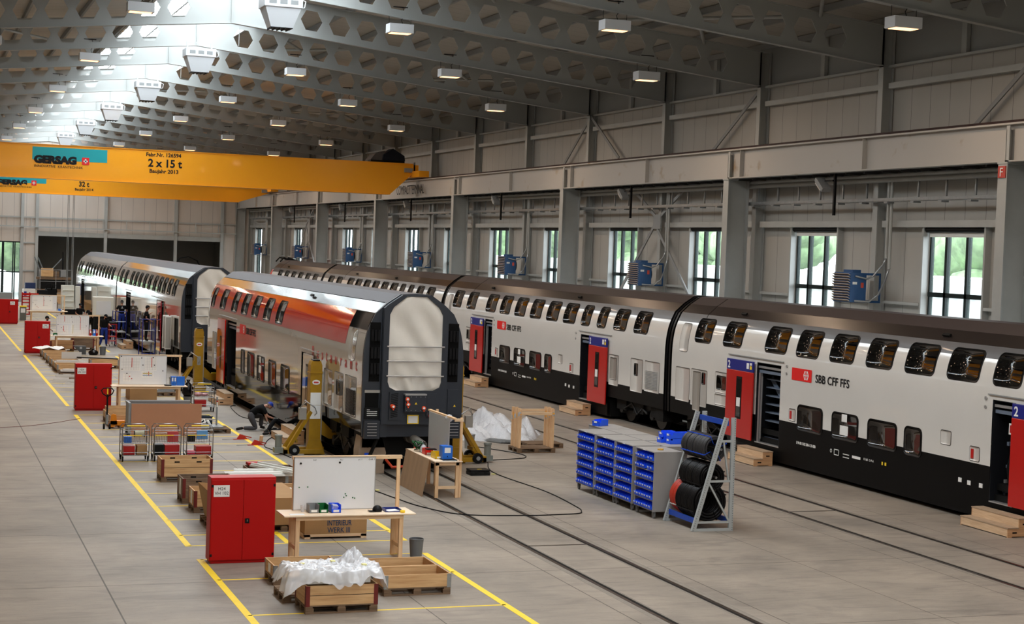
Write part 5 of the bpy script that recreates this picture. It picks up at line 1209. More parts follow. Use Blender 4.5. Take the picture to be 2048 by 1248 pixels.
# cartons behind the first bench
t = thing('marked_carton', 'long carton hand lettered INTERIEUR WERK III under the front bench', 'carton', (7.72, 33.35, 0))
b = MB(); b.box(0, 0, 0.10, 1.32, 0.85, 0.52); b.build('box', CARD, t); b = MB(); b.box(0.0, 0, 0.04, 1.32, 0.1, 0.10); b.box(0.0, 0.75, 0.04, 1.32, 0.85, 0.1)
for x in (0.0, 1.2): b.box(x, 0, 0, x+0.12, 0.85, 0.09)
b.build('pallet_base', PINE, t); BLT = mat('marker_blue', (0.06, 0.22, 0.36), 0.7)
text('hand_lettering', 'INTERIEUR', 0.155, BLT, (0.47, -0.003, 0.275), '-y', t, sx=0.70, weight=0.002); text('hand_lettering', 'WERK III', 0.160, BLT, (0.48, -0.003, 0.125), '-y', t, sx=0.80, weight=0.001)
def box_thing(name, label, cat, x, y, z, w_, d_, h_, m, rz=0, group=None, bevel=0.004):
    b = MB(); b.box(0, 0, 0, w_, d_, h_); return tag(b.build(name, m, loc=(x, y, z), rz=rz, bevel=bevel), label, cat, group)
box_thing('long_carton', 'long brown carton box running back beside the lettered carton', 'carton', 7.15, 34.3, 0.12, 0.75, 2.2, 0.6, CARD)
t = thing('wooden_pallet', 'pallet carrying the long brown carton', 'pallet', (7.1, 34.3, 0)); pallet_parts(t, 0.8, 1.2)
box_thing('tall_carton', 'tall brown carton directly behind the front cabinet', 'carton', 6.35, 33.0, 0.0, 0.62, 0.7, 0.80, CARD)
crate('crate with red corners and handle slots, second in the row behind the cabinet', 5.95, 38.25, 0.58, 'red', note=True, slots=True, m=CROLD)
crate('smaller crate with red corners between older crate and carton', 6.0, 36.9, 0.50, 'red', w=1.1, d=0.8, note=True)
t = thing('open_carton', 'open brown carton with slanted sides on a pallet', 'carton', (5.97, 34.7, 0)); pallet_parts(t, 1.2, 1.2)
b = MB(); b.add([(0.08,0.05,0.15),(1.1,0.05,0.15),(1.1,1.1,0.15),(0.08,1.1,0.15),(-0.06,-0.06,0.85),(1.1,-0.06,0.70),(1.1,1.2,0.70),(-0.06,1.2,0.85)], [(0,1,5,4),(1,2,6,5),(2,3,7,6),(3,0,4,7),(0,3,2,1)]); b.build('box', CARD, t)
crate('light pine crate with red corners and hand slots, alone before the trolleys', 5.94, 41.67, 0.58, 'red', w=1.28, slots=True)
crate('weathered low crate in the heap with white profiles', 7.45, 39.3, 0.45, 'galv', m=CROLD); crate('weathered wide crate behind the heap of white profiles', 7.9, 40.4, 0.48, 'galv', m=CROLD)
crate('pine crate with red corners under cream sheets, by the front board', 7.3, 37.2, 0.48, 'red', slots=True)
for k, (p, q, w_) in enumerate((((7.1, 39.35, 0.50), (8.8, 39.2, 0.52), 0.3), ((7.4, 39.75, 0.52), (8.9, 39.5, 0.54), 0.22), ((8.0, 40.6, 0.55), (8.75, 38.6, 0.6), 0.12), ((8.2, 40.8, 0.55), (8.95, 39.0, 0.58), 0.10))):
    b = MB(); b.beam(p, q, w_, 0.05); b.beam((p[0], p[1], p[2]+0.05), (q[0], q[1], q[2]+0.05), w_*0.4, 0.04)
    tag(b.build('panel_profile', WHITE), 'white panel profile lying across the crates by the front board', 'panel', 'white profiles on the crates')
box_thing('parts_tray', 'red plastic tray on the crate behind the front whiteboard', 'tray', 8.0, 41.0, 0.49, 0.4, 0.25, 0.07, RED, 0.1)
box_thing('cream_sheet', 'cream board lying over the crate beside the front cabinet', 'board', 7.25, 36.6, 0.50, 0.9, 0.6, 0.02, WHITE, -0.15)
# second bay: stacked low crates, wrapped parts, grey box
for i, y in enumerate((54.9, 53.7)):
    crate('low pine crate behind the pallet truck, %s one' % ('rear' if i == 0 else 'front'), 6.02, y+0.35, 0.36, m=CRATE)
crate('pine crate under small parts between the pallet truck crates and the bench', 6.2, 56.4, 0.36)
t = thing('large_case', 'big open grey case with a brown hardboard front', 'case', (6.38, 51.5, 0))
b = MB(); b.box(0.0, 0, 0.0, 2.15, 0.012, 0.99); b.build('front_panel', mat('hardboard', (0.72, 0.51, 0.38), 0.55, var=0.03, scale=2), t)
b = MB(); b.box(-0.08, 0.02, 0.0, -0.03, 0.75, 0.99); b.box(-0.08, 0.70, 0.0, 1.9, 0.75, 1.0); b.box(-0.08, 0.02, 0, 1.9, 0.75, 0.1); b.box(-0.09, 0.0, 0.96, -0.02, 0.76, 1.02); b.box(-0.09, 0.69, 0.97, 1.9, 0.77, 1.03); b.build('case_body', STEEL_D, t)
# pallet truck
PTY = mat('truck_orange', (0.92, 0.55, 0.10), 0.4)
t = thing('pallet_truck', 'orange hand pallet truck with black handle before the second cabinet', 'pallet truck', (5.86, 53.4, 0), 0)
b = MB(); b.prism([(0.12,0.12),(0.34,0.12),(0.30,0.44),(0.20,0.46),(0.14,0.40)], 'y', 0.12, 0.22); b.box(0.12, 0.12, 0.05, 0.27, 1.25, 0.11); b.box(0.42, 0.12, 0.05, 0.57, 1.25, 0.11); b.box(0.12, 0.12, 0.10, 0.57, 0.3, 0.24); b.build('forks', PTY, t)
b = MB(); b.cyl((0.0, 0.0, 0.15), (0.0, 0.0, 0.45), 0.05, n=10); b.build('pump', STEEL_D, t)
b = MB(); b.cyl((0.0, 0.0, 0.4), (0.0, 0.02, 1.12), 0.028, n=8); b.tube([(0,0.02,1.02),(-0.15,0.02,1.12),(-0.19,0.02,1.22),(-0.13,0.02,1.29),(0,0.02,1.30),(0.13,0.02,1.29),(0.19,0.02,1.22),(0.15,0.02,1.12),(0,0.02,1.02)], 0.02, 7); b.build('handle', BLACK, t)
b = MB(); b.box(-0.02, -0.01, 1.1, 0.02, 0.0, 1.28); b.build('release_lever', YELLOW, t)
for x in (-0.09, 0.09): b = MB(); b.cyl((x-0.025, 0, 0.09), (x+0.025, 0, 0.09), 0.09, n=14); b.build('wheel', RUBBER, t)
# wire trolleys
def trolley(label, x, y, loads, rz=0):
    t = thing('wire_trolley', label, 'trolley', (x, y, 0), rz, 'wire trolleys loaded with red boxes'); w_, d_ = 0.72, 0.55
    b = MB(); r = 0.014
    for yy in (0.0, d_):
        b.tube([(0, yy, 0.13), (0, yy, 0.9), (0.05, yy, 0.98), (w_-0.05, yy, 0.98), (w_, yy, 0.9), (w_, yy, 0.13)], r, 7)
    for z in (0.25, 0.50, 0.72, 0.86):
        b.cyl((0, 0, z), (w_, 0, z), 0.009, n=6); b.cyl((0, d_, z), (w_, d_, z), 0.009, n=6)
        for xx in (0, w_): b.cyl((xx, 0, z), (xx, d_, z), 0.009, n=6)
    b.build('tube_frame', CHROME, t)
    b = MB()
    for k in range(17): xx = w_*k/16; b.cyl((xx, 0, 0.50), (xx, 0, 0.70), 0.004, n=4); b.cyl((xx, d_, 0.50), (xx, d_, 0.70), 0.004, n=4); b.cyl((xx, 0, 0.50), (xx, d_, 0.50), 0.004, n=4); b.cyl((xx, 0, 0.18), (xx, d_, 0.18), 0.004, n=4)
    b.build('wire_basket', CHROME, t)
    b = MB(); b.box(0, 0, 0.165, w_, d_, 0.18); b.build('shelf', GALV, t)
    b = MB(); b.cyl((0.12, -0.0, 0.982), (w_-0.12, 0.0, 0.982), 0.018, n=8); b.cyl((0.02, -0.014, 0.72), (w_-0.2, -0.014, 0.72), 0.013, n=8); b.build('yellow_grip', YELLOW, t)
    for xx in (0.02, w_-0.02):
        for yy in (0.02, d_-0.02):
            b = MB(); b.cyl((xx-0.015, yy, 0.06), (xx+0.015, yy, 0.06), 0.06, n=12); b.box(xx-0.025, yy-0.02, 0.07, xx+0.025, yy+0.02, 0.15); b.build('caster', RUBBER, t)
    for (nm, lb, ct, x0, z0, ww, dd, hh, m) in loads:
        box_thing(nm, lb, ct, x+x0, y+0.06, z0, ww, dd, hh, m)
    return t
KR = mat('box_red', (0.68, 0.05, 0.06), 0.4); KP = mat('folder_red', (0.80, 0.27, 0.28), 0.5); KB = mat('folder_blue', (0.42, 0.66, 0.90), 0.5); PK = mat('case_pink', (0.80, 0.12, 0.28), 0.4)
trolley('wire trolley with a spool of pale cable, by the aisle line', 5.42, 45.55, [('storage_box', 'red box on the lower shelf of the spool trolley', 'box', 0.05, 0.185, 0.30, 0.4, 0.24, KR), ('small_carton', 'brown carton on the lower shelf of the spool trolley', 'carton', 0.41, 0.185, 0.27, 0.4, 0.25, CARD), ('blue_bag', 'blue bag in the basket of the spool trolley', 'bag', 0.06, 0.51, 0.2, 0.25, 0.17, BBL)])
trolley('wire trolley with a large red folder, middle of three', 6.28, 45.55, [('storage_box', 'red box on the lower shelf of the middle trolley', 'box', 0.30, 0.185, 0.40, 0.4, 0.26, KR), ('tool_case', 'black case on the lower shelf of the middle trolley', 'case', 0.02, 0.20, 0.25, 0.4, 0.25, BLACK), ('folder', 'large red folder upright in the middle trolley basket', 'folder', 0.36, 0.53, 0.30, 0.06, 0.28, KP)])
trolley('wire trolley with a light blue folder, front the train', 7.16, 45.55, [('storage_box', 'red box on the lower shelf of the blue folder trolley', 'box', 0.27, 0.185, 0.42, 0.4, 0.22, KR), ('tool_case', 'pink case on the lower shelf of the blue folder trolley', 'case', -0.0+0.03, 0.185, 0.22, 0.3, 0.09, PK), ('folder', 'light blue folder leaning in a wire basket', 'folder', 0.28, 0.60, 0.30, 0.06, 0.24, KB), ('folder', 'black folder beside the light blue folder', 'folder', 0.04, 0.53, 0.2, 0.2, 0.2, BLACK)])
t = thing('cable_spool', 'spool of pale cable on top of the cable spool trolley', 'cable spool', (5.90, 45.75, 0.76)); b = MB(); b.cyl((-0.13, 0, 0), (0.13, 0, 0), 0.085, n=18); b.build('wound_cable', mat('cable_cream', (0.78, 0.76, 0.66), 0.6), t); b = MB()
for x in (-0.14, 0.13): b.cyl((x, 0, 0), (x+0.01, 0, 0), 0.11, n=18)
b.build('flange', BLACK, t)
trolley('single wire trolley by the wooden steps farther back', 9.42, 58.6, [('storage_box', 'red box in the trolley by the far wooden steps', 'box', 0.05, 0.185, 0.40, 0.35, 0.22, KR)])
t = thing('pink_loads', 'heap of pink and clear bagged parts in the farther trolley basket', 'bagged parts', (9.6, 58.8, 0.53)); b = MB(); b.ball((0,0,0.07), 0.13, (1.3,1,0.6), 10); b.ball((0.22,0.05,0.06), 0.12, (1.3,1,0.5), 10); b.build('bags', mat('pink_plastic', (0.82, 0.6, 0.62), 0.4, bump=0.6), t)
# scale column on pallet, tubs, gadgets
t = thing('wooden_pallet', 'pallet under the platform scale beside the brown panel', 'pallet', (8.35, 52.0, 0)); pallet_parts(t, 1.2, 1.0)
t = thing('platform_scale', 'floor scale with a tall grey column on a pallet', 'scale', (8.6, 52.15, 0.145)); b = MB(); b.box(0, 0, 0, 0.75, 0.7, 0.05); b.build('platform', GALV, t); b = MB(); b.box(0.60, 0.6, 0.05, 0.65, 0.66, 0.95); b.build('column', STEEL_D, t); b = MB(); b.box(0.605, 0.595, 0.62, 0.65, 0.6, 0.78, 0); b.box(0.605, 0.595, 0.78, 0.65, 0.6, 0.83, 1); b.build('banded_sticker', [WHITE, RED], t)
TUB = mat('tub_navy', (0.07, 0.17, 0.26), 0.45)
for i, (x, y) in enumerate(((8.95, 54.6), (8.8, 53.7))):
    t = thing('plastic_tub', 'dark blue tub beside the brown panel, %s' % ('upper one with grey lid' if i == 0 else 'lower one under the white strip'), 'tub', (x, y, 0)); b = MB(); b.box(0, 0, 0, 0.45, 0.5, 0.012); b.box(0, 0, 0, 0.02, 0.5, 0.25); b.box(0.43, 0, 0, 0.45, 0.5, 0.25); b.box(0, 0, 0, 0.45, 0.02, 0.25); b.box(0, 0.48, 0, 0.45, 0.5, 0.25); b.build('shell', TUB, t); b = MB(); b.box(-0.02, -0.02, 0.24, 0.47, 0.02, 0.27); b.build('rim', TUB, t)
b = MB(); b.beam((8.55, 53.5, 0.30), (9.35, 53.35, 0.30), 0.12, 0.04); tag(b.build('white_strip', T_WHITE), 'white strip lying over the blue tub', 'panel')
for i, (x, y, s) in enumerate(((8.62, 52.4, 0.14), (8.78, 52.55, 0.1), (8.70, 52.3, 0.12))):
    b = MB(); b.tube([(0,0,0),(0.05,0.05,s),(0.15,0.02,s*1.5),(0.2,-0.05,0.05),(0.1,-0.1,0.02)], 0.02, 6); b.box(-0.05, -0.05, 0, 0.06, 0.06, s*0.8); tag(b.build('cable_bundle', WHITE, loc=(x, y, 0.2)), 'white cable bundle heaped on the platform scale', 'cable bundle', 'cable bundles on the scale')
# carton under second bench, pallet
t = thing('marked_carton', 'brown carton printed interieur+ under the second bench', 'carton', (7.68, 62.6, 0)); b = MB(); b.box(0, 0, 0, 1.0, 1.3, 0.85); b.build('box', CARD, t); text('printed_lettering', 'interieur+', 0.20, INK, (0.22, -0.004, 0.55), '-y', t, shear=0.2, sx=0.75)
t = thing('wooden_pallet', 'pallet with grey profiles beside the printed carton', 'pallet', (8.85, 64.3, 0)); pallet_parts(t, 0.8, 1.2)
b = MB()
for k in range(5): b.beam((8.7+0.1*k, 64.2+0.15*k, 0.17+0.02*k), (9.6, 64.5+0.12*k, 0.17+0.02*k), 0.05, 0.03)
tag(b.build('profile_bundle', GALV), 'bundle of grey metal profiles on the small pallet', 'profiles')
# third bay
for i, y in enumerate((85.5, 83.5, 81.5, 79.5, 77.6, 76.2)):
    crate('low crate with zinc corners in the row behind the second cabinet, %s from the back' % ORD[i], 6.02, y-1.2, 0.36, d=1.2, group='row of low crates in the third bay')
crate('wide low crate beside the crate row in the third bay', 7.7, 77.6, 0.40, w=1.3)
b = MB(); b.beam((7.2, 78.6, 0.44), (8.95, 77.7, 0.44), 0.12, 0.04); tag(b.build('dark_profile', UNDER), 'dark profile lying over the wide low crate', 'profile')
b = MB(); b.box(0, 0, 0, 0.9, 0.03, 0.32); tag(b.build('door_lining', T_WHITE, loc=(6.5, 78.6, 0.36)), 'white panel standing on the crate row', 'panel')
for i, (x, y, z, w_, d_) in enumerate(((6.0, 76.2, 0.36, 1.3, 0.5), (6.05, 73.2, 0.2, 1.3, 0.6), (5.6, 70.5, 0.2, 1.3, 0.12), (5.2, 67.6, 0.25, 1.5, 0.15), (5.6, 67.0, 0.18, 1.2, 0.12))):
    b = MB(); b.box(0, 0, 0, w_, d_, 0.05); b.box(0.1, 0.02, 0.05, w_*0.8, d_*0.7, 0.10); tag(b.build('packed_panel', T_WHITE, loc=(x, y, z)), 'white packed train panel lying in the bay behind the second cabinet', 'panel', 'white panels in the third bay')
for x, y in ((6.0, 76.0), (6.0, 73.0), (6.2, 70.2), (6.2, 67.0)):
    t = thing('wooden_pallet', 'pallet under the white panels behind the second cabinet', 'pallet', (x, y, 0), 0, 'pallets under the white panels'); pallet_parts(t, 1.2, 0.8)
t = thing('sheet_heap', 'loose heap of white foam sheets on the crate beside the third cabinet', 'foam sheets', (6.45, 85.5, 0.40)); b = film_sheet(0, 0, 0.65, 0.3, 0.06, 0.06, 9, n=24, m=8); b.build('sheets', WHITE, t)
crate('crate with old upper and new lower collar under the third bench', 7.95, 89.9, 0.95, 'red', w=1.15, m=CROLD)
t = thing('grey_wedge_case', 'grey wedge shaped case with round badge near the third bench', 'case', (7.75, 86.6, 0)); b = MB(); b.prism([(0,0.42),(0.62,0.42),(0.62,0.0),(0.42,0.0)], 'y', 0, 0.4); b.build('shell', mat('case_grey', (0.30, 0.31, 0.31), 0.5), t); b = MB(); b.cyl((0.36,-0.004,0.33), (0.36,0,0.33), 0.06, n=14); b.build('badge', ALU, t)
crate('tall brown crate beside the third cabinet', 6.75, 88.6, 0.55, 'red', m=CRATE)
# far end clutter
t = thing('shelf_trolley', 'tall red shelf trolley with white boxes at the far bay', 'shelf trolley', (7.45, 125, 0)); b = MB()
for x in (0, 0.52): b.box(x, 0, 0.1, x+0.06, 0.06, 1.75); b.box(x, 0.55, 0.1, x+0.06, 0.6, 1.75)
for z in (0.12, 0.45, 0.72, 0.98, 1.22, 1.42): b.box(0, 0, z, 0.58, 0.6, z+0.07)
b.box(0, -0.02, 1.55, 1.15, 0.04, 1.7); b.build('frame', RED, t)
for k, z in enumerate((0.52, 0.79, 1.05, 1.29)): box_thing('file_box', 'white box on a shelf of the red shelf trolley', 'box', 7.52, 125.05, z, 0.42, 0.4, 0.12, WHITE, group='white boxes on the red trolley')
t = thing('wheelie_bin', 'grey waste container with yellow lid beside the rearmost cabinet', 'waste container', (6.98, 119.0, 0)); b = MB(); b.box(0, 0, 0.03, 0.42, 0.45, 0.95); b.build('body', mat('bin_olive', (0.38, 0.39, 0.36), 0.5), t, bevel=0.02); b = MB(); b.box(-0.03, -0.03, 0.95, 0.45, 0.48, 1.02); b.build('lid', YELLOW, t); b = MB(); b.box(0.05, -0.01, 0.55, 0.35, 0, 0.85); b.build('notice', PAPER, t)
t = thing('white_unit', 'white interior unit with shelves standing open at the far coach', 'interior unit', (9.65, 118, 0)); b = MB(); b.box(0, 0, 0.9, 0.85, 0.5, 2.55); b.box(0.0, -0.5, 0.9, 0.04, 0, 2.55); b.box(0.95, -0.1, 0.9, 1.25, 0.5, 2.5)
for k in range(4): b.box(0.03, -0.05, 1.05+0.38*k, 0.82, 0.0, 1.09+0.38*k)
b.build('shell', mat('unit_white', (0.88, 0.88, 0.84), 0.4), t); b = MB(); b.box(0, 0, 0, 1.25, 0.5, 0.9); b.build('stand', UNDER, t)
t = thing('hatch_panel', 'large white framed panel on a dark stand beside the silver coach', 'panel', (9.9, 99.2, 0)); b = MB(); b.box(0, 0, 1.35, 1.2, 0.3, 2.5); b.build('frame', mat('unit_white', (0, 0, 0), 0.4), t, bevel=0.04); b = MB(); b.box(0.2, -0.012, 1.45, 1.05, 0, 2.25); b.build('milky_pane', WB, t); b = MB(); b.box(0.1, 0, 0, 1.1, 0.3, 1.35); b.build('stand', UNDER, t)
t = thing('engine_unit', 'dark engine with looping hoses at the far end', 'engine', (10.1, 139, 0)); b = MB(); b.box(0, 0, 0.5, 0.9, 0.8, 1.6); b.build('block', UNDER, t); b = MB(); b.tube([(0.05,0,1.3),(0.1,0,1.95),(0.4,0,2.05),(0.45,0,1.5)], 0.04, 6); b.tube([(0.5,0,1.5),(0.55,0,1.95),(0.85,0,1.9),(0.9,0,1.3)], 0.04, 6); b.build('hoses', RUBBER, t); b = MB(); b.box(-0.1, 0, 0, 1.0, 0.8, 0.5); b.build('skid', PALLET, t)
box_thing('blue_skip', 'dark blue box standing before the end wall posts', 'box', 8.8, 144, 0.9, 0.85, 0.6, 1.0, mat('skip_blue', (0.08, 0.18, 0.36), 0.5)); box_thing('packing_case', 'brown packing case under the dark blue box', 'case', 8.7, 143.9, 0, 1.1, 0.8, 0.88, CARD)
box_thing('white_machine', 'white machine housing with a blue panel at the far bays', 'machine', 8.0, 133, 0, 0.9, 0.7, 1.75, T_WHITE); box_thing('machine_panel', 'small dark blue panel on the white machine', 'panel', 8.06, 132.98, 1.2, 0.2, 0.01, 0.35, T_BLUE)
box_thing('black_speaker_case', 'black case beside the white machine', 'case', 9.1, 134, 0.9, 0.8, 0.6, 0.75, BLACK); box_thing('packing_case', 'brown packing case holding up the black case', 'case', 9.05, 133.95, 0, 0.9, 0.7, 0.88, CARD)
for i, (x, y, w_, h_) in enumerate(((5.0, 128, 1.9, 0.9), (5.2, 136, 2.2, 1.3), (6.0, 122, 1.4, 0.8))): box_thing('timber_stack', ('pale stack of sheets behind the rearmost cabinet', 'low grey machine table by the glazed end door', 'white covered stack behind the rearmost cabinet')[i], ('sheets', 'machine', 'stack')[i], x, y, 0, w_, 1.0, h_, (PINE, STEEL_D, WHITE)[i])
# storage behind a rail in the annex
b = MB()
for z in (0.95, 1.95): b.box(10.2, 147.0, z, 12.9, 147.06, z+0.05)
for x in (10.2, 11.5, 12.85): b.box(x, 147, 0, x+0.05, 147.06, 3.0)
b.box(10.2, 147, 2.95, 12.9, 147.06, 3.0)
tag(b.build('guard_rail', GALV), 'grey guard rail before the first dark bay', 'guard rail')
for i, (x, z, w_, h_, m, lb) in enumerate(((10.4, 2.35, 1.0, 0.7, CRATE, 'orange brown crate highest on the rack behind the guard rail'), (10.0, 0, 2.9, 1.1, CRATE, 'long pine case on the floor behind the guard rail'), (10.3, 1.3, 2.3, 0.75, BLACK, 'long black case on pallets behind the guard rail'), (12.0, 2.35, 0.5, 0.6, STEEL_D, 'grey drum behind the guard rail'), (11.45, 2.35, 0.45, 0.45, PALLET, 'dark brown crate behind the guard rail'))):
    box_thing('storage_case', lb, 'case', x, 148.2+0.02*i, z, w_, 0.9, h_, m)
box_thing('pallet_shelf', 'shelf deck below the stored cases behind the guard rail', 'shelf', 10.0, 148.1, 2.1, 2.9, 1.0, 0.2, PALLET); box_thing('pallet_shelf', 'pallet deck below the long black case', 'shelf', 10.0, 148.1, 1.12, 2.9, 1.0, 0.15, PALLET)
for i, (a, c) in enumerate((((10.3, 149.6, 3.0), (9.9, 149.9, 4.0)), ((10.6, 149.6, 3.0), (10.2, 149.9, 3.95)), ((11.4, 149.6, 3.0), (12.2, 149.9, 3.9)), ((12.3, 149.6, 1.5), (12.3, 149.9, 4.5)))):
    b = MB(); b.beam(a, c, 0.12, 0.06); b.beam((a[0], a[1], 0), a, 0.12, 0.06); tag(b.build('metal_profile', GALV if i < 3 else UNDER), ('pale profile leaning at the outer end of the annex store', 'pale profile second in the annex store', 'pale profile leaning the other way in the annex store', 'dark upright pole in the annex store')[i], 'profile')
t = thing('pantograph_frame', 'dark tangled roof equipment on a stand in the last dark bay', 'roof equipment', (22.0, 149.5, 0)); b = MB()
for k in range(5): b.tube([(0,0.1*k,3.5),(0.4,0.1*k,4.3),(1.2,0,4.45),(2.0,0.1*k,4.1),(2.3,0,3.5)], 0.05, 6)
b.box(0, 0, 3.35, 2.3, 0.8, 3.5); b.build('linkage', UNDER, t); b = MB(); b.box(0.2, 0.2, 0, 2.1, 0.7, 3.35); b.build('stand', UNDER, t)
for i in range(6):
    x = 11.0 + 2.75*i; b = MB(); b.box(x, 156, 6.05, x+1.3, 156.15, 6.15); o = b.build('strip_light', mat('strip_off', (0.5, 0.5, 0.48), 0.5)); tag(o, 'strip light under the annex ceiling, %s from the glazed door' % ORD[i], 'strip light', 'strip lights in the annex')
t = thing('parked_car', 'pale parked car outside behind the glazed end door', 'car', (6.2, 166, 0)); b = MB(); b.prism([(-2.1,0.35),(2.1,0.35),(2.15,0.9),(1.4,1.0),(0.8,1.5),(-1.0,1.5),(-1.7,1.0),(-2.1,0.9)], 'y', 0, 1.7); b.build('body', T_WHITE, t, bevel=0.06); b = MB(); b.box(-1.3, -0.01, 1.02, 1.1, 0, 1.4); b.build('glass', T_GLASS, t)
for q in (-1.3, 1.3):
    b = MB(); b.cyl((q, -0.02, 0.32), (q, 0.2, 0.32), 0.32, n=16); b.build('wheel', RUBBER, t)
# ------------------------------------------------------------------ wooden boarding steps
OSBF = wood('step_front', (0.74, 0.56, 0.40), (0.84, 0.67, 0.50), 'x'); OSBT = mat('step_tread', (0.66, 0.57, 0.47), 0.7, var=0.12, scale=7)
def steps(label, x, y, L=1.65):
    t = thing('wooden_step', label, 'step', (x, y, 0), 0, 'two tread wooden steps beside the trains')
    b = MB(); b.prism([(0,0.02),(0.62,0.02),(0.62,0.42),(0.30,0.42),(0.30,0.21),(0,0.21)], 'y', 0, 0.03); b.prism([(0,0.02),(0.62,0.02),(0.62,0.42),(0.30,0.42),(0.30,0.21),(0,0.21)], 'y', L-0.03, L)
    b.box(0, 0, 0, 0.12, 0.03, 0.02); b.box(0.5, 0, 0, 0.62, 0.03, 0.02); b.box(0, L-0.03, 0, 0.12, L, 0.02); b.box(0.5, L-0.03, 0, 0.62, L, 0.02)
    b.build('end_board', OSBF, t)
    b = MB(); b.box(0, 0.03, 0.02, 0.02, L-0.03, 0.20); b.box(0.30, 0.03, 0.2, 0.32, L-0.03, 0.41); b.build('riser', wood('step_riser', (0.78, 0.64, 0.50), (0.88, 0.76, 0.62), 'y'), t)
    b = MB(); b.box(-0.01, -0.01, 0.20, 0.30, L+0.01, 0.225); b.box(0.29, -0.01, 0.41, 0.63, L+0.01, 0.435); b.build('tread', OSBT, t)
    b = MB(); b.box(0.13, -0.002, 0.09, 0.25, 0, 0.125); b.box(0.40, -0.002, 0.28, 0.52, 0, 0.315); b.build('hand_slot', DARK, t)
    return t
steps('wooden steps in front of the kneeling man, front to the yellow jack', 10.62, 49.0, 1.9); steps('wooden steps by the restaurant coach open door', 10.62, 60.9, 1.8)
steps('wooden steps near the blue scaffolds of the silver coach', 10.64, 90.9, 1.9); steps('wooden steps at the second white coach farther door', 23.42, 68.95); steps('wooden steps at the second white coach nearer door', 23.45, 57.24)
steps('wooden steps at the open doorway of the front white coach', 23.45, 43.2); steps('front wooden steps at the edge of view', 23.5, 31.2, 1.8)
steps('wooden steps behind the whiteboard of the third bay', 9.0, 93.5, 1.6)

